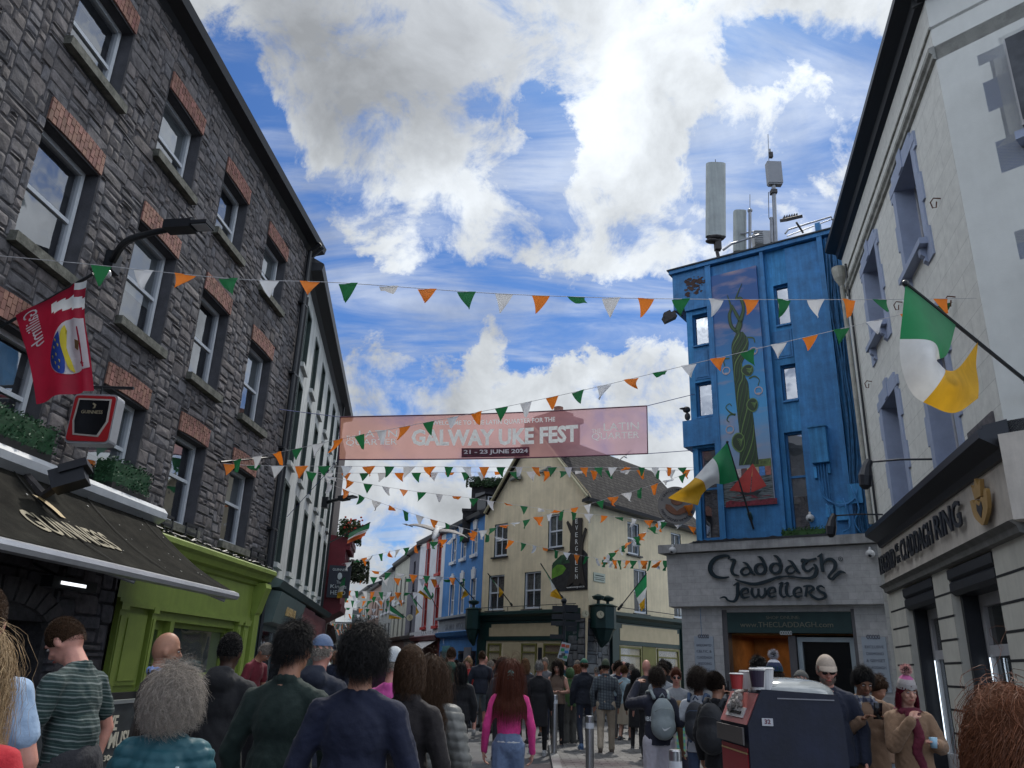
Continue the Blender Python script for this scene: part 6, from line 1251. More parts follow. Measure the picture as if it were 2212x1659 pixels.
# board on the barrier
FB = Fac((-4.94,0),3.7,1); t = thing('music_board','dark chalk style barrier board reading LIVE IRISH MUSIC','sign',FB(8.8,0,0))
zt_ = FB.hit(245,1521)[1]; s1_ = FB.hit(292,1519)[0]; m = MB(); FB.box(m,s1_-2.6,s1_,.15,zt_,-.02,.02); m.build('board',mat('chalkboard',(.03,.035,.038),.7,.3,3),t)
m = MB(); FB.box(m,s1_-2.64,s1_+.03,zt_,zt_+.04,-.03,.03); FB.box(m,s1_-.0,s1_+.03,0,zt_,-.03,.03); FB.box(m,s1_-2.64,s1_-2.61,0,zt_,-.03,.03); m.build('frame',mat('barrier_metal',(.3,.32,.32),.4,.1,metal=.5),t)
def fbt(txt,x0,x1,y0,y1,nm,mt,b=.02):
    a = FB.hit(x0,y1); b_ = FB.hit(x1,y0); m = MB(); wtext(m,FB,txt,(a[0]+b_[0])/2,(a[1]+b_[1])/2-(b_[1]-a[1])*.5+.0,abs(b_[0]-a[0]),abs(FB.hit(x0,y0)[1]-a[1]),.02,.008,b); m.build(nm,mt,t)
fbt('LIVE',212,252,1549,1582,'lettering',creamt); fbt('IRISH MUSIC',172,285,1592,1628,'lettering',creamt); fbt('AT 5.30pm & 9.30',182,285,1640,1656,'lettering',creamt)

# ------------------------------------------------------------------ bollards, signpost, bin, birds
steel = mat('brushed_steel',(.42,.42,.43),.28,.12,3,metal=.95,bump=.1,bs=200); tape = mat('reflective_band',(.6,.62,.65),.4)
def bollard(x, Y, h, label, r=.056):
    t = thing('bollard',label,'bollard',(x,Y,.06),'steel bollards along the kerb'); m = MB(); m.smooth = False; m.tube([(x,Y,.06),(x,Y,h-.012),(x,Y,h)],[r,r,r*.86],20); m.build('post',steel,t)
    m = MB(); m.tube([(x,Y,h-.16),(x,Y,h-.09)],r*1.015,20,cap=True); m.build('band',tape,t); m = MB(); m.tube([(x,Y,.062),(x,Y,.075)],r*1.5,16); m.build('base_ring',steel,t)
bollard(at(1197,1630,16.3).x,16.3,1.10,'farthest steel bollard beside the white haired woman in black'); bollard(at(1274,1600,11.5).x,11.5,1.0,'steel bollard standing between the others, left of the plaid shirted man',.056); bollard(at(1459,1640,7.6).x,7.6,.95,'nearest steel bollard, its top cut by the bottom edge of the photo')
t = thing('fingerpost','black fingerpost with many stacked direction boards before the yellow building','signpost',at(1218,1330,27).xy.to_3d()); px = at(1218,1330,27).x
m = MB(); zt_ = at(1218,1298,27).z; m.tube([(px,27,0),(px,27,zt_)],.06,10); m.ell((px,27,zt_),(.1,.1,.1),8,6); m.build('post',black,t)
for x0,x1,y0,y1 in ((1193,1217,1309,1321),(1220,1249,1307,1321),(1192,1216,1327,1337),(1220,1255,1325,1338),(1190,1216,1342,1351),(1220,1247,1343,1352),(1222,1246,1354,1363),(1188,1216,1371,1379)):
    a,b = at(x0,y1,26.9),at(x1,y0,26.9); m = MB(); m.box(((a.x+b.x)/2,26.9+.05*(x0 > 1217),(a.z+b.z)/2),((b.x-a.x)/2,.02,(b.z-a.z)/2),rz=.15*(1 if x0 > 1217 else -1)); m.build('direction_board',black,t)
# solar litter bin
BX, BY = at(1612,1500,5.9).x, 5.9; navy = mat('navy_bin_paint',(.007,.010,.026),.55,.35,3,.08,30,streak=.3)
t = thing('litter_bin','large navy solar litter bin with pinkish red front and number 32 label','bin',(BX+.35,BY+.3,.0))
z1 = at(1700,1491,BY).z; zs = at(1600,1566,BY).z
prof = [(0,.05),(0,zs),(.10,z1-.02),(.12,z1),(.64,z1-.02),(.67,z1-.14),(.70,.05)]
m = MB(); vs = [(BX+x,BY,z) for x,z in prof]+[(BX+x-.02,BY+.66,z) for x,z in prof]; n = len(prof); m.add(vs,[tuple(range(n)),tuple(range(2*n-1,n-1,-1))]+[(i,(i+1)%n,n+(i+1)%n,n+i) for i in range(n)]); m.build('body',navy,t)
def fr(x, y, o=.012, up_=0): return None
def frontp(w, h_):      # w 0..1 across the front, h_ height; follows the sloping hopper face
    x = 0 if h_ <= zs else .10*(h_-zs)/(z1-.02-zs); return (BX+x-.008-.02*w, BY+.66*w, h_)
def fpan(w0,w1,h0,h1,mt,nm,e=0.0,steps=2):
    m = MB(); q = [frontp(w0,h0),frontp(w1,h0),frontp(w1,h1),frontp(w0,h1)]; q = [(a-e,b,c) for a,b,c in q]; m.add(q+[(a+.012,b,c) for a,b,c in q],((0,1,2,3),(0,4,5,1),(2,6,7,3),(1,5,6,2),(0,3,7,4))); return m.build(nm,mt,t)
fpan(.04,.96,zs,z1-.03,mat('bin_red_hopper',(.42,.13,.12),.4,.12,4),'hopper_face'); fpan(.03,.97,zs-.13,zs-.02,mat('bin_grey_lip',(.09,.08,.075),.5),'lip',.03)
fpan(.05,.95,zs-.45,zs-.15,mat('bin_red_panel',(.28,.012,.02),.4,.1),'red_panel'); fpan(.05,.95,zs-.44,zs-.43,gold,'gold_line',.003); fpan(.05,.95,zs-.19,zs-.18,gold,'gold_line',.003)
fpan(.05,.95,zs-.95,zs-.47,mat('bin_poster',(.35,.32,.32),.5,.3,9),'poster')
for w_,h_,c_ in ((.2,.62,(.05,.12,.05)),(.5,.65,(.3,.03,.04)),(.75,.60,(.08,.06,.12)),(.35,.78,(.3,.1,.1))): fpan(w_-.09,w_+.09,zs-h_-.09,zs-h_+.02,mat('poster_mark_%d'%int(w_*100),c_,.6),'poster_mark',.004)
fpan(.20,.80,zs+.04,z1-.13,mat('white_hatch_frame',(.5,.48,.47),.4),'hatch_frame',.01); fpan(.28,.72,zs+.08,z1-.17,mat('hatch_dark',(.02,.018,.018),.7),'hatch_opening',.022); fpan(.60,.85,z1-.10,z1-.06,mat('bin_sticker',(.45,.42,.42),.5),'sticker',.004)
tr_ = thing('rubbish_pile','crumpled pale paper and cups stuffed in the bin hatch','rubbish',frontp(.5,zs+.12)); rr = np.random.RandomState(4); m = MB()
for i in range(26):
    c_ = Vector(frontp(rr.uniform(.32,.68),zs+.10+rr.uniform(0,.14)*(1 if i%3 else .4)))+Vector((-.03+rr.uniform(-.02,.02),0,0)); M_ = Euler(rr.uniform(0,3,3)).to_matrix(); m.ell(c_,(rr.uniform(.02,.05),rr.uniform(.015,.04),rr.uniform(.008,.02)),7,5,M_)
m.build('paper',mat('crumpled_paper',(.42,.39,.36),.8,.35,25,.4,60),tr_)
m = MB(); p0_ = at(1640+8,1106+1338/3,BY); a,b = at(1474.7+515/3,1106+1385/3,BY-.004),at(1474.7+583/3,1106+1338/3,BY-.004); FN = Fac((a.x,BY-.002),90,1); FN.box(m,0,b.x-a.x,a.z,b.z,.0,.006); lb_ = m.build('number_label',mat('label_white',(.45,.45,.47),.4),t)
m = MB(); wtext(m,FN,'32',(b.x-a.x)/2,a.z+.012,(b.x-a.x)*.55,(b.z-a.z)*.62,.006,.002,.03); m.build('digits',mat('label_red',(.12,.03,.05),.5),lb_)
m = MB(); FN.box(m,.12,.52,z1-.06,z1-.052,.0,.004); m.build('scratch_line',mat('grey_edge',(.2,.2,.22),.5),t)
m = MB(); m.smooth = True; M_ = Matrix.Identity(3)
cc_ = Vector((BX+.40,BY+.33,z1-.02)); vs = []; 
for i in range(9):
    a_ = math.pi/2*i/8
    for k in range(24): th_ = 2*math.pi*k/24; sx_ = math.copysign(abs(math.cos(th_))**.7,math.cos(th_)); sy_ = math.copysign(abs(math.sin(th_))**.7,math.sin(th_)); vs.append(cc_+Vector((.31*sx_*math.cos(a_)**.8,.29*sy_*math.cos(a_)**.8,.105*math.sin(a_))))
m.add(vs,[(i*24+k,i*24+(k+1)%24,(i+1)*24+(k+1)%24,(i+1)*24+k) for i in range(8) for k in range(24)]); m.build('solar_dome',mat('dome_plastic',(.30,.31,.30),.12,.15,3,coat=.6),t)
def cup(x, yb, w, h, Yd, mts, label, grp=None):
    p = at(x,yb,Yd); t = thing('paper_cup',label,'cup',p,grp); p.z = z1-.005; m = MB(); m.smooth = False; m.tube([p,p+Vector((0,0,h*.9))],[w*.36,w*.48],18); m.build('body',mts[0],t); m = MB(); m.tube([p+Vector((0,0,h*.9)),p+Vector((0,0,h*.93)),p+Vector((0,0,h*.95)),p+Vector((0,0,h))],[w*.52,w*.53,w*.47,w*.44],18); m.build('lid',mts[-1],t)
    if len(mts) > 2: m = MB(); m.tube([p+Vector((-.003,-.003,h*.12)),p+Vector((-.003,-.003,h*.86))],[w*.375,w*.485],18,cap=False); m.build('sleeve',mts[1],t)
cw = mat('cup_white',(.55,.54,.53),.5,.05); cup(1592,1478,.10,.11,5.98,[mat('cup_red',(.33,.03,.03),.5),cw],'small red paper cup with white lid at the left of the bin top'); cup(1613,1479,.10,.13,6.1,[cw,cw],'plain white paper cup between the red and the dark sleeved cups'); cup(1638,1484,.115,.15,5.97,[cw,mat('cup_dark_purple',(.03,.02,.04),.5),cw],'dark sleeved paper cup next to the largest white cup'); cup(1655,1484,.125,.155,6.02,[cw,cw],'tall white paper cup rightmost on the bin')
# gulls
def gull(c, Yd, span, label, tilt=0.0, up_=.0):
    t = thing('seagull',label,'bird',at(*c,Yd)); p = at(*c,Yd); k = span/1.3; w = mat('gull_white',(.50,.50,.50),.7,.1,9); g_ = mat('gull_wing_grey',(.16,.15,.15),.7,.45,14)
    m = MB(); m.smooth = True; M_ = Matrix.Rotation(tilt,3,'Y')@Matrix.Rotation(R(28),3,'X'); pts = [Vector(q)*k for q in ((0,-.30,-.05),(0,-.24,-.035),(0,-.16,-.02),(0,-.02,-.02),(0,.14,.0),(0,.24,.02))]; m.tube([p+M_@q for q in pts],[r*k for r in (.02,.045,.05,.085,.06,.02)],10); m.build('body',w,t)
    m = MB(); m.tube([p+M_@(Vector((0,-.30,-.055))*k),p+M_@(Vector((0,-.36,-.07))*k)],[.014*k,.004*k],6); m.build('beak',mat('beak_yellow',(.4,.25,.03),.6),t)
    m = MB(); m.add([p+M_@(Vector(q)*k) for q in ((-.04,.2,.02),(.04,.2,.02),(.09,.36,.03),(-.09,.36,.03),(0,.2,.03))],((0,1,2,3),(4,2,3))); m.build('tail',w,t)
    for sd_ in (-1,1):
        m = MB(); m.smooth = True; vs = []; n = 12
        for i in range(n+1):
            u = i/n; x = sd_*(.04+.61*u); z = .03+.10*math.sin(u*2.2)-.10*u*u+up_*u*sd_; sweep = .03-.10*math.sin(u*2.4)+.14*u*u; ch_ = .22*(1-u**2.5)+.02
            for j,(cq,tz) in enumerate(((0,0),(.25,.014),(.6,.008),(1,-.004),(.6,-.006),(.25,-.006))): vs.append(p+M_@(Vector((x,sweep-.08+ch_*cq,z+tz*(1-u)))*k))
        m.add(vs,[(i*6+j,(i+1)*6+j,(i+1)*6+(j+1)%6,i*6+(j+1)%6) for i in range(n) for j in range(6)]+[tuple(range(6))])
        for f_ in range(5): b0 = Vector((sd_*(.50+.035*f_),.03+.02*f_,.02)); m.tube([p+M_@(b0*k),p+M_@((b0+Vector((sd_*.10,.05+.015*(4-f_),-.03)))*k)],[.012*k,.003*k],4)
        m.build('wing',g_,t)
gull((942,1151),16,1.30,'large brown mottled gull gliding with wide wings before the sky blue house',R(9)); gull((1351,986),30,.75,'tiny distant gull just below the banner edge',R(-20),.3)
# ------------------------------------------------------------------ people
def V(*a): return Vector(a)
def remesh(mb, voxel, it=3, fac=.5):
    me = bpy.data.meshes.new('tmp'); me.from_pydata([tuple(v) for v in mb.v],[],mb.f); o = bpy.data.objects.new('tmp',me); C.objects.link(o)
    r = o.modifiers.new('r','REMESH'); r.mode = 'VOXEL'; r.voxel_size = voxel; s = o.modifiers.new('s','SMOOTH'); s.factor = fac; s.iterations = it
    dg = bpy.context.evaluated_depsgraph_get(); e = bpy.data.meshes.new_from_object(o.evaluated_get(dg)); bpy.data.objects.remove(o); bpy.data.meshes.remove(me); return e
def capsule(m, a, b, ra, rb, n=10):
    a, b = Vector(a), Vector(b); d = b-a
    if d.length < 1e-5: return m.ell(a,(ra,ra,ra),n,8)
    d.normalize(); pts = []; rad = []
    for k in range(4): t = math.pi/2*k/4; pts.append(a-d*ra*math.cos(t)); rad.append(max(ra*math.sin(t),1e-4))
    pts.append(a); rad.append(ra); pts.append(b); rad.append(rb)
    for k in range(1,5): t = math.pi/2*k/4; pts.append(b+d*rb*math.sin(t)); rad.append(max(rb*math.cos(t),1e-4))
    return m.tube(pts,rad,n)
HRAD = V(.079,.099,.118)
def finish(me, name, mats, root, T, fn=None, idx=None, smooth_=True, tint=None):
    """push a local-space mesh through fn(co, normals), then into the world under root"""
    n = len(me.vertices); co = np.empty(n*3,dtype=np.float32); me.vertices.foreach_get('co',co); co = co.reshape(-1,3)
    if fn is not None:
        no = np.empty(n*3,dtype=np.float32); me.vertices.foreach_get('normal',no); co = fn(co,no.reshape(-1,3))
    M = np.array(T); co2 = co@M[:3,:3].T; me.vertices.foreach_set('co',co2.astype(np.float32).ravel())
    if not isinstance(mats,(list,tuple)): mats = [mats]
    me.materials.clear()
    for q in mats: me.materials.append(q)
    if idx is not None:
        fc = np.empty(len(me.polygons)*3,dtype=np.float32); me.polygons.foreach_get('center',fc)
        c0 = np.array([co[list(p.vertices)].mean(0) for p in me.polygons]); me.polygons.foreach_set('material_index',idx(c0).astype(np.int32))
    me.polygons.foreach_set('use_smooth',[smooth_]*len(me.polygons)); me.update(); me.name = name
    o = bpy.data.objects.new(name,me); C.objects.link(o); o.parent = root; return o
def mbmesh(m, nm='m'):
    me = bpy.data.meshes.new(nm); me.from_pydata([tuple(v) for v in m.v],[],m.f)
    if any(c is not None for c in m.c):
        a = me.attributes.new('tint','FLOAT_COLOR','FACE'); a.data.foreach_set('color',np.array([(c if c is not None else (1,1,1))+(1,) for c in m.c],dtype=np.float32).ravel())
    return me
def folds(seed, amp=.005, puff=0.0, period=.062):
    r = np.random.RandomState(seed); K = [(r.normal(size=3)*np.array([14,14,9]),r.uniform(0,6.3)) for _ in range(4)]+[(r.normal(size=3)*np.array([40,40,22]),r.uniform(0,6.3)) for _ in range(5)]
    def f(co, no):
        d = np.zeros(len(co))
        for i,(k,p) in enumerate(K):
            w_ = np.sin(co@k+p+1.8*np.sin(co@(k[::-1]*.35)+p)); d += (1-2*np.abs(w_)**.8)*(.30 if i < 4 else .22)
        d *= amp*.8
        if puff: d += puff*(np.abs(np.sin(co[:,2]*math.pi/period+.5*np.sin(co[:,0]*9+seed)+.3*np.sin(co[:,1]*21)))**.5-.6)
        return co+no*d[:,None]
    return f
def banded(name, base, cols, per, check=False):
    """woven stripes or checks: a property of the cloth, laid out in the object's own height and width"""
    if name in MATS: return MATS[name]
    m = cl(name,base); t = m.node_tree; L = t.links; b = t.nodes['Principled BSDF']; tc = t.nodes.new('ShaderNodeTexCoord'); sp = t.nodes.new('ShaderNodeSeparateXYZ'); L.new(tc.outputs['Object'],sp.inputs[0])
    def M_(op,a,b_=None):
        n = t.nodes.new('ShaderNodeMath'); n.operation = op
        for i,v in enumerate((a,b_)):
            if v is None: continue
            if isinstance(v,(int,float)): n.inputs[i].default_value = v
            else: L.new(v,n.inputs[i])
        return n.outputs[0]
    nz = t.nodes.new('ShaderNodeTexNoise'); nz.inputs['Scale'].default_value = 5; L.new(tc.outputs['Object'],nz.inputs['Vector']); wob = M_('MULTIPLY',nz.outputs[0],per*.5)
    z = M_('FRACT',M_('DIVIDE',M_('ADD',M_('ADD',sp.outputs[2],M_('MULTIPLY',sp.outputs[0],.12)),wob),per)); last = None
    src = b.inputs['Base Color'].links[0].from_socket
    def mixin(src,fac,col):
        n = t.nodes.new('ShaderNodeMix'); n.data_type = 'RGBA'; L.new(fac,n.inputs['Factor']); L.new(src,n.inputs['A']); n.inputs['B'].default_value = tuple(col)+(1,); return n.outputs['Result']
    if not check:
        for lo,hi,c in ((.0,.12,cols[0]),(.30,.36,cols[-1]),(.50,.58,cols[0]),(.76,.80,cols[-1])): src = mixin(src,M_('MULTIPLY',M_('GREATER_THAN',z,lo),M_('LESS_THAN',z,hi)),c)
    else:
        x = M_('FRACT',M_('DIVIDE',M_('ADD',sp.outputs[0],wob),per)); y = M_('FRACT',M_('DIVIDE',M_('ADD',sp.outputs[1],wob),per))
        src = mixin(src,M_('MULTIPLY',M_('LESS_THAN',z,.5),.75),cols[0]); src = mixin(src,M_('MULTIPLY',M_('LESS_THAN',x,.5),.6),cols[-1]); src = mixin(src,M_('MULTIPLY',M_('LESS_THAN',y,.18),.35),cols[-1])
    L.new(src,b.inputs['Base Color']); return m
def strands(c, E, Mh, n, K, step, r0, root_fn, g=.25, curl=0.0, cf=30, out=.6, seed=0, push=None, flow=None, jit=.15, tipr=.35, var=.3, face=False):
    """n hair strands of K segments; roots over the scalp; returns a mesh"""
    r = np.random.RandomState(seed); d = r.normal(size=(n*4,3)); d /= np.linalg.norm(d,axis=1)[:,None]; d = d[root_fn(d)][:n]; n = len(d)
    E_ = np.array(E); Mm = np.array(Mh); cc = np.array(c)
    if curl > .004 and n > 100:      # locks: strands gather round lock centres
        nc0 = max(8,n//14); dots = d@d[:nc0].T; w_ = d[:nc0][dots.argmax(1)]; d = d*.45+w_*.55; d /= np.linalg.norm(d,axis=1)[:,None]
    nrm_ = d/E_; nrm_ /= np.linalg.norm(nrm_,axis=1)[:,None]
    p = d*E_*1.0; tang = np.cross(np.cross(nrm_,np.array([0,0,-1.])+0*nrm_),nrm_) if flow is None else np.array(flow)+0*nrm_
    dr = nrm_*out+tang*(1-out)+r.normal(size=(n,3))*jit; dr /= np.linalg.norm(dr,axis=1)[:,None]+1e-9
    nc = max(8,n//14); ids = r.randint(0,nc,n); rv = r.normal(size=(nc,3))[ids] if curl > .004 else r.normal(size=(n,3))
    ph = (r.uniform(0,6.3,nc)[ids]+r.normal(size=n)*.35) if curl > .004 else r.uniform(0,6.3,n); P_ = [p.copy()]; ax1 = np.cross(dr,rv); ax1 /= np.linalg.norm(ax1,axis=1)[:,None]+1e-9; ax2 = np.cross(dr,ax1)
    st = step*r.uniform(1-var,1+var*.6,n)[:,None]
    for k in range(1,K+1):
        dr = dr*(1-g)+np.array([0,0,-1.])*g; dr /= np.linalg.norm(dr,axis=1)[:,None]+1e-9; p = p+dr*st
        q = p/E_; rad = np.linalg.norm(q,axis=1); lim = 1.02+.10*r.rand(n)*out; ins = (rad < lim)&(p[:,2] > -E_[2]*.9); p[ins] = q[ins]/rad[ins][:,None]*lim[ins][:,None]*E_
        if push is not None: p = push(p)
        fm = (p[:,1] > .02)&(np.abs(p[:,0]) < .070)&(p[:,2] < .045)&(p[:,2] > -.3)&face; p[fm,0] = np.where(p[fm,0] >= 0,.072,-.072)
        off = (ax1*np.cos(ph+cf*k*step)[:,None]+ax2*np.sin(ph+cf*k*step)[:,None])*curl*min(1,k/2); P_.append(p+off)
    P_ = np.stack(P_,1)@Mm.T+cc; dd = np.diff(P_,axis=1); dd = np.concatenate([dd,dd[:,-1:]],1); dd /= np.linalg.norm(dd,axis=2)[:,:,None]+1e-9
    a = np.cross(dd,r.normal(size=(n,1,3))+0*dd); a /= np.linalg.norm(a,axis=2)[:,:,None]+1e-9; b = np.cross(dd,a); rr_ = r0*(1-(1-tipr)*np.linspace(0,1,K+1))[None,:,None]
    V_ = np.stack([P_+(a*math.cos(t)+b*math.sin(t))*rr_ for t in (0,2.094,4.189)],2).reshape(-1,3)
    i = np.arange(n)[:,None,None]*(K+1)*3; k = np.arange(K)[None,:,None]*3; j = np.arange(3)[None,None,:]; j2 = (j+1)%3
    F = np.stack([i+k+j,i+k+j2,i+k+3+j2,i+k+3+j],-1).reshape(-1,4); me = bpy.data.meshes.new('hair'); me.from_pydata(V_.tolist(),[],F.tolist())
    t = r.uniform(.55,1.45,n).repeat(K*3); at_ = me.attributes.new('tint','FLOAT_COLOR','FACE'); at_.data.foreach_set('color',np.stack([t,t,t,np.ones_like(t)],1).astype(np.float32).ravel()); return me
SK = {'pale':(.50,.27,.20),'tan':(.36,.18,.115),'brown':(.20,.095,.055),'dark':(.055,.028,.018),'pink':(.52,.25,.19)}
HC = {'black':(.010,.009,.009),'dark':(.022,.014,.010),'brown':(.055,.028,.014),'light':(.16,.085,.04),'auburn':(.085,.022,.010),'grey':(.30,.26,.22),'white':(.45,.43,.40),'blonde':(.32,.22,.12),'red':(.25,.08,.03),'plum':(.12,.005,.02),'ginger':(.15,.055,.026)}
def skin(k): 
    m = mat('skin_'+k,SK[k],.5,.12,14,.12,120,spec=.35); m.node_tree.nodes['Principled BSDF'].inputs['Subsurface Weight'].default_value = .08; return m
def hairm(k): return mat('hair_'+k,HC[k],.55,.0,attr='tint',spec=.25)
def cl(name, col, rough=.85, bump=.5, bs=24, var=.12, sheen=.06): return mat('cloth_'+name,col,rough,var,6,bump,bs,sheen=sheen)
ARMS = {'down':((-.245,-.02,1.13),(-.25,.07,.88),(-.245,.10,.79)),'hold':((-.24,.02,1.13),(-.12,.24,1.12),(-.06,.30,1.15)),'phone':((-.25,.05,1.14),(-.13,.27,1.28),(-.07,.33,1.34)),
 'raise':((-.29,.20,1.34),(-.16,.32,1.58),(-.09,.36,1.63)),'chin':((-.22,.08,1.15),(-.09,.24,1.38),(-.03,.20,1.47)),'pocket':((-.27,-.08,1.14),(-.20,.06,.97),(-.17,.10,.93)),'bent':((-.25,-.05,1.15),(-.22,.18,1.05),(-.16,.25,1.05)),
 'hip':((-.30,-.06,1.15),(-.20,.04,.99),(-.16,.07,.95)),'ear':((-.27,.08,1.22),(-.17,.10,1.52),(-.10,.06,1.60)),'fwd':((-.22,.10,1.12),(-.16,.32,1.02),(-.10,.40,1.03))}
PN = [0]
def person(label, x, y, h=1.72, face=0, w=1.0, top=None, bot=None, hair=None, sk='pale', arms=('down','down'), lean=0, hy=0, hp=0, walk=0.0, lod=1, hat=None, hands=False, feat=False, neck=True, group='people crowding the street', shoes=(.03,.03,.035), tw=0, z=0.0, legs_bare=False, hoodup=False, beard=None, headw=1.0):
    PN[0] += 1; sd = PN[0]; k = h/1.75; root = thing('person',label,'person',(x,y,z),group)
    T = Matrix.Rotation(R(face),3,'Z')*k
    vox = (.011,.016,.026)[lod]; L = lean
    RL = Matrix.Rotation(-R(L),3,'X'); RT = Matrix.Rotation(R(tw),3,'Z'); pv = V(0,0,.95)
    def ub(p): return pv+RL@(RT@(Vector(p)-pv))      # joints of the upper body lean from the hips
    mr = lambda p,s: V(-s*p[0] if s > 0 else p[0],p[1],p[2])
    sh = [ub((s*.160*w,-.005,1.375)) for s in (-1,1)]; arm = []
    for i,s in enumerate((-1,1)):
        e,wr,hn = ARMS[arms[i]] if isinstance(arms[i],str) else arms[i]
        arm.append([ub((q[0]*(1 if s < 0 else -1)*(w if j == 0 else 1),q[1],q[2])) for j,q in enumerate((e,wr,hn))])
    hips = [V(s*.088*w,0,.93) for s in (-1,1)]; kn, an = [], []
    for i,s in enumerate((-1,1)): a = walk*(1 if i else -1); kn.append(V(s*.095*w,.03+a*.16+max(0,-a)*.08,.50)); an.append(V(s*.095*w,-.02+a*.30-max(0,-a)*.05,.085+max(0,-a)*.10))
    nk0, nk1 = ub((0,-.02,1.44)), ub((0,-.005,1.53)); Mh = (Matrix.Rotation(R(hy),3,'Z')@Matrix.Rotation(-R(hp+L),3,'X')); hc = nk1+Mh@V(0,.022,.105)
    hd = lambda p: hc+Mh@(Vector(p)*headw)
    # --- body: one continuous surface from crown to feet
    m = MB(); m.ell(hd((0,-.008,.018)),HRAD*headw,16,12,Mh); m.ell(hd((0,.025,-.058)),(.056*headw,.064*headw,.062*headw),12,8,Mh); m.ell(hd((0,.052,-.088)),(.028,.026,.022),8,6,Mh)
    capsule(m,hd((0,.088,.012)),hd((0,.108,-.022)),.010,.017,8)
    for s in (-1,1): m.ell(hd((s*.079,-.002,-.012)),(.012,.020,.032),8,6,Mh); m.ell(hd((s*.034,.068,-.028)),(.024,.022,.020),8,6,Mh); m.ell(hd((s*.03,.082,.028)),(.028,.014,.009),8,6,Mh)
    m.ell(hd((0,.088,-.058)),(.022,.012,.012),8,6,Mh)
    capsule(m,nk0,hc+Mh@V(0,-.01,-.05),.062*w**.5,.054,10)
    def ecyl(m, a, b, rx0, ry0, rx1, ry1, n=18):
        vs = [a+V(rx0*math.cos(2*math.pi*q/n),ry0*math.sin(2*math.pi*q/n),0) for q in range(n)]+[b+V(rx1*math.cos(2*math.pi*q/n),ry1*math.sin(2*math.pi*q/n),0) for q in range(n)]; m.add(vs,[(q,(q+1)%n,n+(q+1)%n,n+q) for q in range(n)]+[tuple(range(n))[::-1],tuple(range(n,2*n))])
    def torso(m, e=0.0, zb=.88, belly=0, pelvis=True):
        m.ell(ub((0,-.005,1.29)),(.150*w+e,.100*w**.5+e,.185+e*.5),14,10,RL); m.ell(ub((0,.005,1.12)),(.135*w+e,(.098+belly)*w**.7+e,.17),14,10,RL); capsule(m,sh[0]*.85+sh[1]*.15,sh[1]*.85+sh[0]*.15,.058+e*.8,.058+e*.8,10)
        for s in (-1,1): capsule(m,ub((s*.025,-.02,1.455)),ub((s*.135*w,-.01,1.385)),.046+e*.55,.052+e*.7,10)
        m.ell(ub((0,-.01,1.40)),(.09*w+e*.7,.070+e*.7,.07),12,8,RL)
        if pelvis: m.ell(V(0,-.005,.97),(.158*w+e,.112*w**.5+e,.13),14,10)
    torso(m,-.012)
    for i in range(2):
        e_,wr,hn = arm[i]; capsule(m,sh[i],e_,.052,.040); capsule(m,e_,wr,.041,.027); capsule(m,hips[i],kn[i],.078*w**.5,.054); capsule(m,kn[i],an[i],.054,.037); capsule(m,an[i]+V(0,-.02,-.03),an[i]+V(.01*(1 if i else -1),.13,-.045),.038,.030)
        fd = (hn-wr).normalized(); sdv = fd.cross(V(0,0,1) if abs(fd.z) < .8 else V(0,1,0)).normalized()
        if abs(fd.z) > .8: sdv = V(0,1,0)
        un = fd.cross(sdv).normalized(); inward = -un if (un.x*(1 if i else -1)) > 0 else un
        pc = wr+fd*.052
        for q in (-.5,.5): capsule(m,wr+sdv*q*.03,pc+sdv*q*.05+fd*.02,.018,.016,8)
        if hands or lod == 0:
            for f_ in range(4):
                off = (f_-1.5)*.021; ln = (.066,.076,.072,.056)[f_]; a0 = pc+fd*.032+sdv*off; c_ = .55 if not hands else .8
                a1 = a0+(fd*(1-.3*c_)+inward*.5*c_).normalized()*ln*.5; a2 = a1+(fd*(1-.7*c_)+inward*1.0*c_).normalized()*ln*.5; capsule(m,a0,a1,.0095,.009,6); capsule(m,a1,a2,.009,.0078,6)
            t0 = wr+fd*.03+sdv*.034; t1 = t0+(fd*.6+sdv*.7+inward*.3).normalized()*.035; t2 = t1+(fd*.9+inward*.6).normalized()*.03; capsule(m,t0,t1,.013,.011,6); capsule(m,t1,t2,.011,.009,6)
        else: m.ell(pc+fd*.05,(.022,.022,.04),8,6,fd.to_track_quat('Z','Y').to_matrix())
    bodyv = .0095 if hands else vox
    finish(remesh(m,bodyv,2 if hands else 3,.45),'body',skin(sk),root,T)
    # --- clothes
    if bot:
        kind,col,nm = bot[:3]; fit = bot[3] if len(bot) > 3 else 0.0; m = MB(); cm_ = cl(nm,col)
        m.ell(V(0,-.005,.965),(.165*w,.120*w**.5,.145),14,10)
        if kind in ('trousers','shorts'):
            for i in range(2):
                if kind == 'trousers': capsule(m,hips[i],kn[i],.088*w**.5+fit,.064+fit); capsule(m,kn[i],an[i]+V(0,0,.03),.064+fit,.050+fit*1.3)
                else: capsule(m,hips[i],kn[i]+V(0,0,.06),.094*w**.5+fit,.078+fit)
            finish(remesh(m,max(vox,.014),3),'trousers' if kind == 'trousers' else 'shorts',cm_,root,T,folds(sd+50,.006 if lod < 2 else .004))
        else:
            zt,zl,rt,rl = 1.0,bot[4] if len(bot) > 4 else .5,.155*w,.22*w; vs = []; n = 28
            for j in range(8):
                t_ = j/7
                for q in range(n): a = 2*math.pi*q/n; r_ = rt+(rl-rt)*t_**.8+.016*t_*math.sin(a*7+sd)+.01*t_*math.sin(a*11); vs.append((r_*math.cos(a),r_*.78*math.sin(a)+.05*walk*t_,zt+(zl-zt)*t_))
            mm = MB(); mm.add(vs,[(j*n+q,j*n+(q+1)%n,(j+1)*n+(q+1)%n,(j+1)*n+q) for j in range(7) for q in range(n)]+[tuple(range(n))]); finish(mbmesh(mm),'skirt',cm_,root,T)
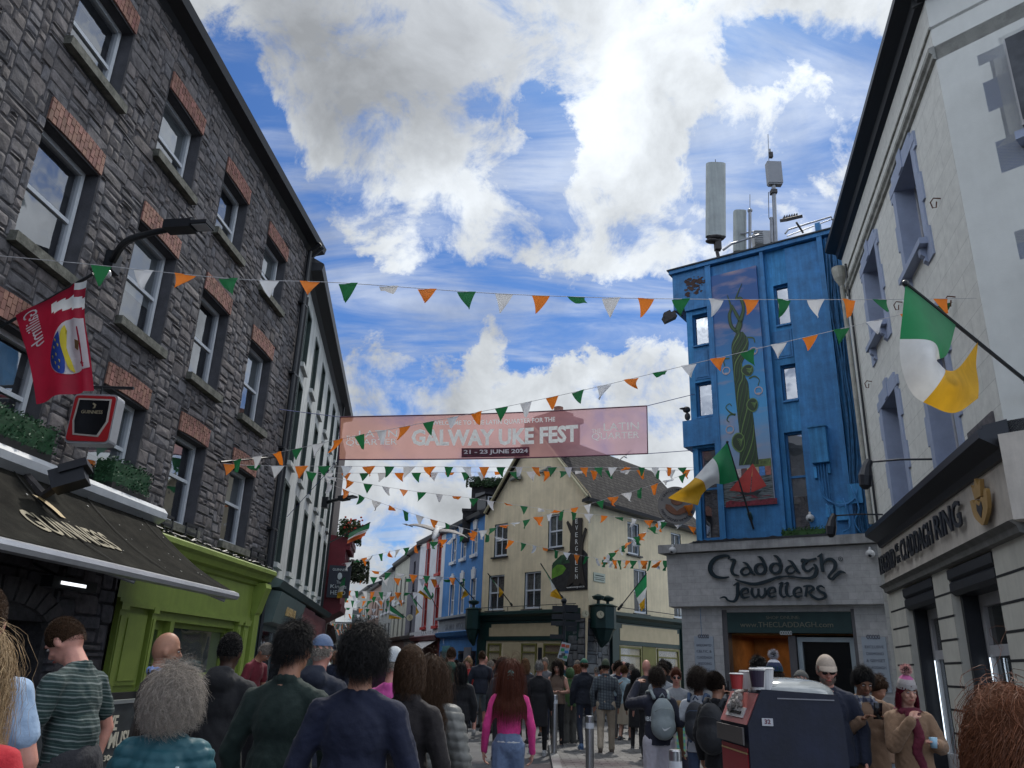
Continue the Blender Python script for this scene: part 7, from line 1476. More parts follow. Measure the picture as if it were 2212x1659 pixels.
    if top:
        kind,col,nm = top[:3]; sl = top[3] if len(top) > 3 else 'long'; puff = .012 if kind == 'puffer' else 0; e = {'tee':.010,'sweater':.020,'jacket':.026,'puffer':.045,'coat':.034,'top':.006,'shirt':.016,'fleece':.034,'vest':.022}[kind]; hem = top[4] if len(top) > 4 else .88
        m = MB(); torso(m,e,belly=.02 if w > 1.15 else 0,pelvis=False)
        if hem < .95: ecyl(m,ub(V(0,0,1.12)),V(0,0,hem),.140*w+e,.100*w**.5+e,.166*w+e*.9,.122*w**.5+e*.9)
        m.ell(nk0+RL@V(0,-.03,-.02),(.075,.045,.055),10,8)
        for i in range(2):
            e_,wr,hn = arm[i]
            if sl == 'long': capsule(m,sh[i],e_,.060+e*.8,.049+e*.75); capsule(m,e_,wr+(e_-wr).normalized()*.01,.049+e*.75,.036+e*.6)
            elif sl == 'short': capsule(m,sh[i],sh[i].lerp(e_,.62),.062+e,.058+e)
        if kind != 'top' and sl != 'none':
            cz_ = 0 if kind in ('jacket','puffer','coat','fleece','shirt') else -.022
            for q in range(10): a = 2*math.pi*q/10; m.ell(nk0+RL@V(.066*math.cos(a),.062*math.sin(a)+.008,.035+cz_-.016*math.sin(a)),(.026,.026,.03),6,5)
        if len(top) > 5 and top[5] == 'hood': m.ell(nk0+RL@V(0,-.085,.0),(.125,.07,.085),12,8); m.ell(nk0+RL@V(0,-.055,.06),(.105,.06,.05),12,8)
        mats_ = [cl(nm,col,.55 if kind == 'puffer' else .85,bump=.12 if kind == 'puffer' else .3)]; idf = None
        if len(top) > 6 and top[6]:
            mats_ = [banded(nm,col,top[6][1],abs(top[6][0]),top[6][0] < 0)]
        finish(remesh(m,max(vox,.012) if idf is None else .011,3),{'puffer':'puffer_jacket','tee':'t_shirt','top':'crop_top','fleece':'fleece_jacket'}.get(kind,kind),mats_,root,T,folds(sd,.0065 if lod < 2 else .004,puff),idf)
    for i in range(2):
        mm = MB(); f0 = an[i]+V(0,-.045,-.035); f1 = an[i]+V(.012*(1 if i else -1),.14,-.045); capsule(mm,f0,f1,.046,.038); capsule(mm,an[i]+V(0,-.01,.0),f0,.048,.046); mm.box((f0+f1)/2+V(0,0,-.035),(.042,.135,.014)); finish(remesh(mm,.012 if lod < 2 else .02,2),'shoe',cl('shoe_%d%d%d'%tuple(int(c*99) for c in shoes),shoes,.6,.1),root,T)
    # --- face
    if feat:
        for s in (-1,1):
            mm = MB(); mm.ell(hd((s*.032,.084,.008)),(.0115,.009,.0060),10,8,Mh); eo = finish(mbmesh(mm),'eye',mat('eye_white',(.45,.43,.41),.3),root,T)
            mm = MB(); mm.ell(hd((s*.032,.0925,.006)),(.0052,.004,.0050),8,6,Mh); i_ = finish(mbmesh(mm),'iris',mat('iris_dark',(.02,.012,.01),.2),eo,T)
            mm = MB(); mm.tube([hd((s*.014,.098,.027)),hd((s*.032,.098,.034)),hd((s*.052,.083,.028))],[.0035,.0045,.002],6); finish(mbmesh(mm),'eyebrow',mat('brow_dark',(.03,.018,.012),.8),root,T)
        mm = MB(); mm.tube([hd((-.024,.088,-.062)),hd((-.010,.101,-.059)),hd((.010,.101,-.059)),hd((.024,.088,-.062))],[.002,.006,.006,.002],6); finish(mbmesh(mm),'lips',mat('lips_'+sk,tuple(a*b for a,b in zip(SK[sk],(.75,.42,.45))),.5),root,T)
    if beard:
        me = strands(hc,HRAD*headw*1.0,Mh,int(900/(lod+1)),3,.008,.0016+.001*lod,lambda d:(d[:,1] > .15)&(d[:,2] < -.38)&(d[:,2] > -.93),.3,0,30,.3,sd); finish(me,'beard',hairm(beard),root,T)
    # --- hair
    if hair:
        st,hc_ = hair[:2]; hm = hairm(hc_); E = HRAD*headw*1.02; ln = hair[2] if len(hair) > 2 else .3
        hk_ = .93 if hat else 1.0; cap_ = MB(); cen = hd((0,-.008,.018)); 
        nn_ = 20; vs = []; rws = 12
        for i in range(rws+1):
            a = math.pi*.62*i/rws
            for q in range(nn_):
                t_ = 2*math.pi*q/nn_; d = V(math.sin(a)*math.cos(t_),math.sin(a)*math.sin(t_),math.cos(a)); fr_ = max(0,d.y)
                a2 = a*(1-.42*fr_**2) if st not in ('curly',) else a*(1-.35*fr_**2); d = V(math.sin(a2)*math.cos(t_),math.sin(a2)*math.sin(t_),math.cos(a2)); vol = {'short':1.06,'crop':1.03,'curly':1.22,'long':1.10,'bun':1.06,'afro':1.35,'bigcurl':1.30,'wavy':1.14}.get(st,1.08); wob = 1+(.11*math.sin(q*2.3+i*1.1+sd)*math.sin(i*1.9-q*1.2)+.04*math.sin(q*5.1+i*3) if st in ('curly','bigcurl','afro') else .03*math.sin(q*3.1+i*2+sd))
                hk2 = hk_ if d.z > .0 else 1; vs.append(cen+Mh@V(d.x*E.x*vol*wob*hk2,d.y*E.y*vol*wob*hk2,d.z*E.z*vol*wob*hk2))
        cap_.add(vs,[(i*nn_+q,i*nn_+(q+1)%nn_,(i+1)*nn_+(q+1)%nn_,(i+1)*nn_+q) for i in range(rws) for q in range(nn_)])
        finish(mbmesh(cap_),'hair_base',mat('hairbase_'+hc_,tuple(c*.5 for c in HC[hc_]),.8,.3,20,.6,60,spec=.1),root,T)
        N_ = {'short':1500,'crop':1400,'curly':2200,'long':1600,'bun':1100,'afro':2000,'bigcurl':3200,'wavy':1800}[st]; N_ = int(N_*(2.6,.8,.22)[lod]); rw_ = (.0008,.0019,.005)[lod]
        sc_ = lambda d:(d[:,2] > -.25-.45*np.clip(-d[:,1],0,1))&~((d[:,1] > .35)&(d[:,2] < .62))&~((np.abs(d[:,0]) > .75)&(d[:,2] < -.25)&(d[:,1] > -.2))
        if hat: sc0_ = sc_; sc_ = lambda d: sc0_(d)&(d[:,2] < (.12 if hat[0] != 'beanie' else -.02))
        ncs = np.array(nk0-cen); Mi = np.array(Mh.inverted())
        tcen = Mi@np.array(ub((0,-.0,1.27))-cen); tE = np.array([.165*w+(.03 if top else 0),.125+(.03 if top else 0),.21])
        def pushb(p):
            q = (p-tcen)/tE; rd = np.linalg.norm(q,axis=1); i_ = rd < 1.06; p = p.copy(); p[i_] = q[i_]/rd[i_][:,None]*1.06*tE+tcen; return p
        a_ = dict(face=feat,c=cen,E=E,Mh=Mh,n=N_,r0=rw_,root_fn=sc_,seed=sd)
        if st == 'short': me = strands(K=6,step=.0095,g=.14,out=.46,curl=.006,cf=80,jit=.28,**a_)
        elif st == 'crop': me = strands(K=2,step=.006,g=.1,out=.6,jit=.3,**a_)
        elif st == 'curly': me = strands(K=12,step=.0072,g=.10,out=.68,curl=.012,cf=95,jit=.2,**a_)
        elif st == 'bigcurl': me = strands(K=16,step=.0080,g=.10,out=.72,curl=.020,cf=70,jit=.22,push=pushb,**a_)
        elif st == 'afro': me = strands(K=11,step=.0075,g=.08,out=.8,curl=.011,cf=110,jit=.28,**a_)
        elif st in ('long','wavy'): me = strands(K=14,step=ln/14,g=.30,out=.22,curl=.003 if st == 'long' else .012,cf=20 if st == 'long' else 60,jit=.08,push=pushb,**a_)
        elif st == 'bun': me = strands(K=5,step=.014,g=-.05,out=.1,jit=.1,flow=(0,-1,.25),**a_)
        finish(me,'hair',hm,root,T,smooth_=False)
        if st == 'bun':
            bc = cen+Mh@V(0,-.085,.085)
            me = strands(bc,(.045,.045,.045),Mh,int(420/(lod+1)),6,.008,rw_*1.2,lambda d:d[:,0] > -2,.02,.006,200,.3,sd); finish(me,'hair_bun',hm,root,T,smooth_=False)
            mm = MB(); mm.ell(bc,(.05,.05,.05),10,8,Mh); finish(mbmesh(mm),'hair_bun_base',mat('hairbase_'+hc_),root,T)
    if hat:
        kind,hcol = hat[:2]; hm = cl('hat_%d%d%d'%tuple(int(c*99) for c in hcol),hcol,.85,.4,90); cen = hd((0,-.008,.018)); E = HRAD*headw; mm = MB(); nn_ = 24; vs = []; lo = .43 if kind != 'beanie' else .50
        for i in range(13):
            a = math.pi*lo*i/12; vz = .99 if kind != 'beanie' else 1.10
            for q in range(nn_): t_ = 2*math.pi*q/nn_; rb_ = (1+.008*(q%2)) if kind == 'beanie' else 1; vs.append(cen+Mh@V(E.x*1.09*rb_*math.sin(a)*math.cos(t_),E.y*1.07*rb_*math.sin(a)*math.sin(t_),E.z*vz*math.cos(a)+.008))
        mm.add(vs,[(i*nn_+q,i*nn_+(q+1)%nn_,(i+1)*nn_+(q+1)%nn_,(i+1)*nn_+q) for i in range(12) for q in range(nn_)]); mats_ = [hm]
        if len(hat) > 2 and isinstance(hat[2],(list,tuple)) and hat[2]:
            for q,c2 in enumerate(hat[2]): mats_.append(cl('hatband_%d%d%d'%tuple(int(c*99) for c in c2),c2,.85,.4,90))
            nb2 = len(hat[2]); mm.mi = [0 if f//nn_ < 6 else (1 if f//nn_ < 9 else min(2,nb2)) for f in range(12*nn_)]
        ho = mbmesh(mm); 
        if len(mats_) > 1:
            for q in mats_: ho.materials.append(q)
            mi_ = mm.mi; o_ = finish(ho,'hat',mats_,root,T); o_.data.polygons.foreach_set('material_index',mi_)
        else: o_ = finish(ho,'hat',mats_,root,T)
        if kind in ('cap','flatcap'):
            mm = MB(); vs = []; 
            for i in range(9):
                t_ = math.pi*(.12+.76*i/8)
                for r_,zz in ((1.05,.018),(1.9 if kind == 'cap' else 1.35,-.012)): vs.append(cen+Mh@V(E.x*1.04*math.cos(t_),E.y*(.70+.55*r_*math.sin(t_)*1.0)*(1 if r_ > 1.1 else .86),zz+.022+.008*math.sin(t_)))
            vs += [v-Mh@V(0,0,.006) for v in vs]; mm.add(vs,[(2*i,2*i+2,2*i+3,2*i+1) for i in range(8)]+[(18+2*i,18+2*i+1,18+2*i+3,18+2*i+2) for i in range(8)]+[(2*i+1,2*i+3,2*i+21,2*i+19) for i in range(8)]); finish(mbmesh(mm),'peak',hm,root,T)
        if len(hat) > 3 and hat[3]:
            pc_ = cen+Mh@V(0,-.0,E.z*1.16+.045); me = strands(pc_,(.028,.028,.028),Mh,500 if lod < 2 else 120,3,.011,.0022,lambda d:d[:,0] > -2,.0,0,30,.95,sd); finish(me,'pompom',[mat('pompom_%d'%sd,hat[3],.9,attr='tint',var=0)],root,T); mm = MB(); mm.ell(pc_,(.035,.035,.035),10,8); finish(mbmesh(mm),'pompom_core',mat('pompom_%d'%sd),root,T)
    if hoodup:
        mm = MB(); cen = hd((0,-.02,.0)); nn_ = 24; vs = []
        for i in range(12):
            a = math.pi*.78*i/11
            for q in range(nn_): t_ = 2*math.pi*q/nn_; d = V(math.sin(a)*math.cos(t_),math.cos(a),math.sin(a)*math.sin(t_)); vs.append(cen+Mh@V(.105*d.x,-.125*d.y,.142*d.z))
        mm.add(vs,[(i*nn_+q,i*nn_+(q+1)%nn_,(i+1)*nn_+(q+1)%nn_,(i+1)*nn_+q) for i in range(11) for q in range(nn_)]); finish(mbmesh(mm),'hood',cl(top[2],top[1]),root,T,folds(sd+9,.004))
    return dict(root=root,T=T,k=k,hd=hd,hc=hc,Mh=Mh,sh=sh,arm=arm,ub=ub,w=w,sd=sd,nk=nk0,T0=Vector((x,y,z)))
def wpos(P, p): return P['T0']+P['T']@Vector(p)
def addp(P, name, mm, mt, smooth_=True, rem=None, fn=None):
    me = remesh(mm,rem,2) if rem else mbmesh(mm); return finish(me,name,mt,P['root'],P['T'],fn,smooth_=smooth_)
def own(P, name, label, cat, mm, mt, part='body', rem=None, fn=None):
    t = thing(name,label,cat,P['T0']); me = remesh(mm,rem,2) if rem else mbmesh(mm); finish(me,part,mt,t,P['T'],fn); return t
def backpack(P, label, col, size=1.0, logo=False, strap=None):
    t = thing('backpack',label,'backpack',P['T0']); ub = P['ub']; m = MB(); s = size; m.ell(ub((0,-.20,1.22)),(.15*s,.085*s,.22*s),14,10); m.ell(ub((0,-.21,1.12)),(.155*s,.10*s,.16*s),14,10); m.ell(ub((0,-.27,1.09)),(.11*s,.05*s,.12*s),12,8)
    bm_ = cl('pack_%d%d%d'%tuple(int(c*99) for c in col),col,.6,.2,100); finish(remesh(m,.016,2),'bag',bm_,t,P['T'],folds(P['sd']+3,.004))
    m = MB(); sm = cl('strap_%d'%int(sum(strap or col)*99),strap or tuple(c*1.5 for c in col))
    for q in (-1,1): m = MB(); m.tube([ub((q*.09,-.17,1.42)),ub((q*.10,-.08,1.50)),ub((q*.11,.05,1.49)),ub((q*.12,.13,1.38))],.022,6); finish(mbmesh(m),'strap',sm,t,P['T'])
    m = MB(); m.tube([ub((-.03,-.19,1.44)),ub((0,-.21,1.48)),ub((.03,-.19,1.44))],.01,6); finish(mbmesh(m),'handle',sm,t,P['T'])
    m = MB(); m.tube([ub((-.12*s,-.27,1.28)),ub((-.06*s,-.295,1.32)),ub((.06*s,-.295,1.32)),ub((.12*s,-.27,1.28))],.004,4); finish(mbmesh(m),'zip',sm,t,P['T'])
    if logo:
        m = MB(); pts = smooth([(-.05,.012,.002),(-.03,-.012,.010),(.0,-.008,.009),(.055,.022,.001)],4); vs = []; 
        for x_,z_,w_ in pts: vs += [ub((x_,-.328,1.10+z_+w_)),ub((x_,-.328,1.10+z_-w_))]
        m.add(vs,[(2*i,2*i+1,2*i+3,2*i+2) for i in range(len(pts)-1)]); finish(mbmesh(m),'swoosh_mark',mat('white_print',(.55,.57,.57),.5),t,P['T'])
    return t
def put(label, x, ytop, Y, face=0, lean=0, hy=0, hp=0, tw=0, **kw):
    """stand a person so that the crown of the head is where it is at depth Y"""
    hs = kw.get('headw',1.0); pv = V(0,0,.95); RL = Matrix.Rotation(-R(lean),3,'X'); RT = Matrix.Rotation(R(tw),3,'Z'); nk1 = pv+RL@(RT@(V(0,-.005,1.53)-pv))
    Mh = Matrix.Rotation(R(hy),3,'Z')@Matrix.Rotation(-R(hp+lean),3,'X'); c = nk1+Mh@V(0,.022,.105)+Mh@V(0,-.01,.15 if kw.get('hair') else .136)*hs; top = max(c.z, (nk1+Mh@V(0,.022,.105)).z+.11)
    p = at(x,ytop,Y); k = p.z/top; o = Matrix.Rotation(R(face),3,'Z')@V(c.x,c.y,0)*k
    return person(label,p.x-o.x,p.y-o.y,h=1.75*k,face=face,lean=lean,hy=hy,hp=hp,tw=tw,**kw)
DN = (.012,.016,.035); BK = (.010,.010,.012)
# --- near row
P = put('person with curly grey hair in a teal quilted puffer jacket, back to the camera',384,1456,3.9,face=4,top=('puffer',(.010,.075,.095),'teal_puffer','long',.80),bot=('trousers',BK,'black_trousers'),hair=('bigcurl','grey'),sk='pink',w=1.05,lod=0)
m = MB(); [m.box(P['ub'](V(.085+.022*i,-.170,1.31+.01*i)),(.008,.004,.018)) for i in range(3)]; addp(P,'chest_emblem',m,mat('emblem_pale',(.35,.45,.47),.5))
P = put('person with thick curly black hair in a plain navy sweater, back to the camera',790,1355,4.15,face=-2,top=('sweater',(.005,.008,.026),'navy_sweater','long',.86),bot=('trousers',(.02,.022,.03),'dark_jeans'),hair=('curly','black'),sk='tan',w=1.13,hy=8,lod=0)
P = put('dark haired person in dark green shirt between the black hood and the navy sweater',642,1340,4.5,face=-12,top=('shirt',(.011,.023,.019),'dark_green_shirt','long',.84),bot=('trousers',(.02,.02,.025),'dark_trousers'),hair=('short','black'),sk='tan',w=1.12,hy=-12,lod=0)
P = put('person in green striped t-shirt looking down, leaning beside the dark stone doorway',120,1338,4.9,face=82,lean=11,hp=30,top=('tee',(.010,.028,.026),'striped_tee','short',.80,None,(.072,[(.12,.145,.14),(.05,.08,.075)])),bot=('trousers',(.02,.018,.022),'dark_trousers',.01),hair=('crop','brown'),sk='pink',w=1.16,hands=True,feat=True,lod=0,arms=(((-.24,.06,1.13),(-.22,.14,.88),(-.20,.16,.79)),((-.26,.0,1.13),(-.26,.08,.88),(-.25,.11,.79))))
P = put('bald bearded person in brown jacket and pale blue collar, looking right past the green shop',368,1366,6.2,face=-62,hy=-6,hp=6,top=('jacket',(.035,.024,.018),'brown_jacket','long',.82),bot=('trousers',BK,'black_trousers'),sk='tan',feat=True,lod=0,w=1.1,beard='dark')
m = MB()
for q in range(9): a = 2*math.pi*q/9; m.ell(P['nk']+V(.058*math.cos(a),.055*math.sin(a),.055),(.02,.02,.035),6,5)
addp(P,'shirt_collar',m,cl('pale_blue_shirt',(.20,.30,.60)),rem=.011)
P = put('person with cropped black hair in a black hooded jacket before the green shop window',503,1363,6.1,face=-8,top=('jacket',BK,'black_hooded_jacket','long',.82,'hood'),bot=('trousers',BK,'black_trousers'),hair=('afro' if False else 'crop','black'),sk='dark',w=1.15,lod=1)
P = put('grey haired person in maroon striped polo looking down by the teal shopfront',588,1392,12.5,face=-110,hp=38,lean=10,top=('tee',(.13,.012,.022),'maroon_polo','short',.86),bot=('trousers',DN,'navy_trousers'),hair=('crop','grey'),sk='tan',feat=True,arms=('hold','hold'),lod=1)
P = put('person in faded blue baseball cap and navy hooded jacket',699,1367,6.6,face=-14,top=('jacket',(.012,.016,.03),'navy_hooded_jacket','long',.82,'hood'),bot=('trousers',BK,'black_trousers'),hair=('crop','grey'),hat=('cap',(.09,.13,.22)),sk='pink',w=1.1,lod=1)
P = put('person with straight brown hair in a near-black brown shirt beside the navy sweater',890,1393,4.9,face=-16,top=('shirt',(.011,.008,.009),'dark_brown_shirt','long',.84),bot=('trousers',BK,'black_trousers'),hair=('wavy','brown',.13),sk='pink',w=1.0,lod=0)
P = put('person in pale grey beanie and bright pink top behind the brown haired man',853,1397,7.0,face=-20,top=('sweater',(.55,.08,.30),'bright_pink_sweater'),bot=('trousers',DN,'navy_trousers'),hat=('beanie',(.40,.42,.43)),hair=('crop','grey'),sk='pink',lod=1)
P = put('person with long wavy brown hair in a light grey puffer jacket',938,1417,5.5,face=-8,top=('puffer',(.13,.13,.12),'grey_puffer','long',.86),bot=('trousers',(.015,.014,.018),'black_jeans'),hair=('wavy','brown',.42),sk='pink',w=.95,hands=True,lod=0,walk=.5)
P = put('person in cropped pink cardigan and blue jeans with long auburn hair in the street centre',1104,1423,8.2,face=0,top=('top',(.62,.045,.22),'pink_cardigan','long',1.02),bot=('trousers',(.12,.17,.27),'blue_jeans',.012),hair=('long','auburn',.50),sk='pale',w=.94,hands=True,lod=0,walk=.35)
m = MB(); m.ell(P['hd'](V(.005,-.118,-.0)),(.02,.02,.05),8,6); [m.tube([P['hd'](V(-.012+.024*s_,-.125,z_)),P['hd'](V(-.03+.06*s_,-.14,z_-.02))],.006,5) for s_ in (0,1) for z_ in (.03,.0,-.03)]; addp(P,'hair_clip',m,mat('mint_plastic',(.20,.55,.48),.35))
m = MB(); m.ell(V(0,-.0,.985),(.150,.118,.035),16,8); addp(P,'white_waistband',m,cl('white_cotton',(.5,.5,.5)))
P = put('long haired fair person in a red top cut off at the left edge',-44,1352,2.5,face=10,top=('top',(.42,.015,.025),'red_top','short',.9),bot=('trousers',BK,'black_trousers'),hair=('wavy','blonde',.42),sk='pink',lod=0)
P = put('tall person in a pale blue t-shirt behind the red top at the left edge',-22,1262,3.4,face=30,top=('tee',(.28,.38,.52),'pale_blue_tee','short',.86),bot=('trousers',(.12,.12,.12),'grey_pattern_trousers'),hair=('crop','brown'),sk='pink',w=1.1,lod=0,arms=('bent','down'))
P = put('foreground head of curly red brown hair in the bottom right corner',2165,1480,1.72,face=-48,hy=-8,top=('sweater',(.05,.02,.02),'wine_sweater'),hair=('wavy','ginger',.26),sk='pink',lod=0,feat=True)
# --- by the jeweller
P = put('person in beige baseball cap and navy jacket with hand at mouth before the glass door',1783,1412,7.7,face=168,hp=16,top=('jacket',(.010,.014,.03),'navy_jacket','long',.84),bot=('trousers',BK,'black_trousers'),hair=('crop','grey'),hat=('cap',(.42,.34,.27)),sk='pink',w=1.12,arms=('down','chin'),hands=True,feat=True,beard='grey',lod=0)
m = MB(); [m.ell(P['hd'](V(s_*.033,.100,.008)),(.024,.006,.017),8,6,P['Mh']) for s_ in (-1,1)]; m.tube([P['hd'](V(-.06,.07,.014)),P['hd'](V(0,.108,.014)),P['hd'](V(.06,.07,.014))],.003,5); addp(P,'sunglasses',m,mat('dark_lens',(.01,.01,.012),.1))
P = put('dark haired person photographing with a phone in tan fleece and checked scarf',1866,1441,7.8,face=176,hp=26,top=('fleece',(.19,.115,.07),'tan_fleece','long',.84),bot=('trousers',BK,'black_trousers'),hair=('short','black'),sk='brown',arms=('phone','phone'),hands=True,feat=True,w=1.04,lod=0)
m = MB()
for q in range(10): a = 2*math.pi*q/10; m.ell(P['nk']+V(.085*math.cos(a),.08*math.sin(a),.02),(.04,.04,.04),8,6)
m.ell(P['nk']+V(-.08,.11,-.07),(.05,.03,.09),8,6); m.ell(P['nk']+V(.09,.10,-.05),(.05,.03,.08),8,6); sc_ = remesh(m,.014,2)
def chk(c): a = (np.floor(c[:,0]/.03)%2 == 0).astype(int); b = (np.floor(c[:,2]/.03)%2 == 0).astype(int); return a+b
finish(sc_,'scarf',[cl('scarf_cream',(.40,.36,.30)),cl('scarf_grey',(.12,.13,.17)),cl('scarf_navy',(.03,.035,.06))],P['root'],P['T'],None,chk)
m = MB(); pc = (P['arm'][0][2]+P['arm'][1][2])/2+V(0,.02,.03); m.box(pc,(.038,.005,.075),M=Matrix.Rotation(-.35,3,'X')); t = own(P,'phone','dark smartphone held up by the person in tan fleece','phone',m,mat('phone_black',(.012,.012,.014),.15))
P2 = put('person in tan fleece mostly hidden behind the phone photographer',1902,1461,8.8,face=190,top=('fleece',(.20,.12,.075),'tan_fleece_two','long',.84),bot=('trousers',(.3,.35,.4),'pale_jeans'),hair=('short','brown'),sk='tan',lod=1,hp=30)
P = put('person in grey and magenta bobble hat with plum hair eating, tan fleece coat',1957,1458,7.4,face=178,hp=10,top=('fleece',(.20,.12,.07),'tan_fleece_coat','long',.80),bot=('trousers',BK,'black_trousers'),hair=('wavy','plum',.36),hat=('beanie',(.42,.10,.25),[(.34,.31,.30),(.28,.26,.25)],(.55,.30,.28)),sk='pale',arms=(((-.24,.06,1.15),(-.11,.25,1.18),(-.05,.29,1.22)),'chin'),hands=True,feat=True,w=.98,lod=0)
m = MB(); m.smooth = True
for q in range(14): m.ell(P['nk']+V(.02*math.sin(q),.115+.03*min(q,3)/3,.02-.045*q),(.075-.002*q,.035,.04),8,6)
for q in range(10): a = 2*math.pi*q/10; m.ell(P['nk']+V(.09*math.cos(a),.085*math.sin(a),.01),(.045,.045,.045),8,6)
addp(P,'scarf',m,cl('plum_scarf',(.10,.008,.022)),rem=.015,fn=folds(5,.006))
m = MB(); q_ = P['arm'][0][2]; m.tube([q_+V(.0,.03,-.06),q_+V(.0,.03,.03)],[.026,.036],14); t = own(P,'snack_cup','pale blue snack tub held by the person in the bobble hat','cup',m,mat('tub_blue',(.25,.40,.50),.5),'body')
P = put('person in striped IRELAND bobble hat behind the litter bin',1671,1424,8.9,face=-30,hy=-20,top=('jacket',(.05,.06,.10),'dusk_jacket','long',.84),bot=('trousers',DN,'navy_trousers'),hair=('short','dark'),hat=('beanie',(.50,.50,.53),[(.02,.03,.07),(.015,.06,.05)],(.35,.35,.38)),sk='pink',lod=0,w=1.1)
m = MB(); cen = P['hd'](V(0,-.008,.018)); vs_,fs_ = textm('IRELAND',.30,.045,.002,.02); nv_ = []
for X_,Z_,D_ in vs_: a_ = math.pi*1.5-(X_-.15)/.098; nv_.append(cen+P['Mh']@V(-.098*math.cos(a_)*-1,.118*math.sin(a_),.012+Z_))
m.add(nv_,fs_); addp(P,'hat_lettering',m,mat('hat_letters_navy',(.03,.05,.16),.8),smooth_=False)
P = put('dark haired person in white and blue patterned shirt behind the paper cups',1637,1417,10.0,face=12,top=('tee',(.30,.33,.42),'blue_pattern_shirt'),bot=('trousers',BK,'black_trousers'),hair=('short','black'),sk='tan',lod=1)
P = put('person in grey flat cap low behind the solar dome of the bin',1731,1446,9.2,face=-40,top=('jacket',(.02,.025,.035),'slate_jacket'),bot=('trousers',BK,'black_trousers'),hair=('crop','grey'),hat=('flatcap',(.07,.07,.065)),sk='pink',lod=1,hp=15)
P = put('person with tied up dark hair in black talking on a phone, left of the bin',1548,1452,8.5,face=-38,hy=-18,top=('jacket',BK,'black_jacket','long',.80),bot=('trousers',(.10,.13,.2),'mid_blue_jeans'),hair=('bun','dark'),sk='tan',arms=('down','ear'),hands=True,feat=True,lod=0); backpack(P,'large black backpack on the person phoning beside the bin',(.012,.013,.016),1.15)
m = MB(); m.box(P['arm'][1][2]+V(-.01,0,.03),(.006,.035,.07),M=P['Mh']); own(P,'phone','dark phone held to the ear of the person left of the bin','phone',m,mat('phone_black'))
P = put('person with bushy dark curls in a white t-shirt left of the phoning person',1507,1446,9.4,face=-25,top=('tee',(.45,.47,.50),'white_tee','short',.85),bot=('trousers',(.06,.09,.16),'blue_trousers'),hair=('afro','dark'),sk='brown',lod=0); backpack(P,'dark backpack with blue straps over a white t-shirt',(.02,.023,.03),.95,strap=(.04,.07,.13))
P = put('person in dark hoodie and white wide trousers taking a picture, back to the camera',1418,1440,9.5,face=6,top=('jacket',(.018,.020,.034),'dark_hoodie','long',.90,'hood'),bot=('trousers',(.50,.48,.52),'white_trousers',.028),hair=('short','dark'),sk='tan',arms=('raise','bent'),w=1.02,lod=0,hands=True); backpack(P,'pale grey backpack with white swoosh mark on the person in white trousers',(.20,.235,.24),1.0,True,(.26,.30,.30))
m = MB(); vs_,fs_ = textm('BE',.07,.05,.002,.02); m.add([P['ub'](V(-.19+X_,-.165-D_,1.17+Z_)) for X_,Z_,D_ in vs_],fs_); addp(P,'hoodie_lettering',m,mat('white_print',(.55,.57,.57),.5),smooth_=False)
# --- middle distance
put('white haired person in a long black quilted coat beside the farthest bollard',1166,1428,16.3,face=-14,top=('coat',BK,'black_long_coat','long',.55),bot=('trousers',BK,'black_trousers'),hair=('bun','white'),sk='pink',walk=.7,lod=1,shoes=(.4,.4,.4))
put('long dark haired person in white top and brown vest facing us at the corner',1203,1426,17.8,face=165,hp=22,top=('vest',(.16,.11,.08),'brown_vest','none'),bot=('trousers',BK,'black_trousers'),hair=('long','dark',.38),sk='pale',arms=('hold','hold'),feat=True,lod=1,hands=True)
put('person in olive green jacket and grey wide trousers seen from behind',1231,1440,18.6,face=20,top=('jacket',(.05,.11,.04),'olive_green_jacket'),bot=('trousers',(.09,.09,.085),'grey_wide_trousers',.03),hair=('short','dark'),sk='pink',hoodup=True,lod=1,shoes=(.3,.27,.25))
put('person in green baseball cap, navy jacket and dark jeans with blue trainers',1262,1421,17.6,face=5,top=('jacket',(.010,.013,.022),'navy_zip_jacket'),bot=('trousers',(.02,.026,.045),'dark_blue_jeans'),hair=('crop','brown'),hat=('cap',(.02,.11,.07)),sk='pink',walk=.5,lod=1,shoes=(.05,.10,.2))
put('person in plaid shirt, dark beanie, beige trousers and walking boots',1308,1423,17.0,face=-8,top=('shirt',(.10,.12,.13),'plaid_shirt','long',.82,None,(-.055,[(.05,.06,.07),(.025,.03,.04)])),bot=('trousers',(.33,.27,.20),'beige_trousers',.012),hair=('crop','dark'),hat=('beanie',(.045,.06,.035)),sk='tan',w=1.12,walk=.45,lod=1,shoes=(.05,.035,.025))
put('fair haired person in pale blue jacket and long beige skirt',1349,1438,20.0,face=-30,top=('jacket',(.30,.40,.44),'pale_blue_jacket'),bot=('skirt',(.34,.29,.22),'beige_skirt',0,.42),hair=('bun','light'),sk='pale',lod=1,walk=.3)
put('slim person with long black hair and long black coat beside the beige skirt',1373,1444,18.0,face=-20,top=('coat',BK,'black_maxi_coat','long',.5),bot=('trousers',BK,'black_trousers'),hair=('long','black',.40),sk='tan',lod=1)
put('bald person in a dark top behind the raised camera hands',1396,1425,16.0,face=10,top=('sweater',(.03,.03,.035),'charcoal_sweater'),bot=('trousers',BK,'black_trousers'),sk='pink',lod=1)
put('person in sunglasses and pale grey jacket facing us right of the bald man',1430,1430,13.5,face=165,top=('jacket',(.27,.29,.31),'pale_grey_jacket'),bot=('trousers',(.03,.03,.035),'charcoal_trousers'),hair=('short','dark'),sk='tan',feat=True,lod=1)
P = put('person in round sunglasses and grey t-shirt facing us before the green shopfront',1460,1443,13.0,face=172,hp=8,top=('tee',(.24,.25,.26),'grey_tee','short'),bot=('trousers',(.1,.12,.16),'jeans_blue'),hair=('bun','auburn'),sk='pink',arms=('hold','down'),feat=True,hands=True,lod=1)
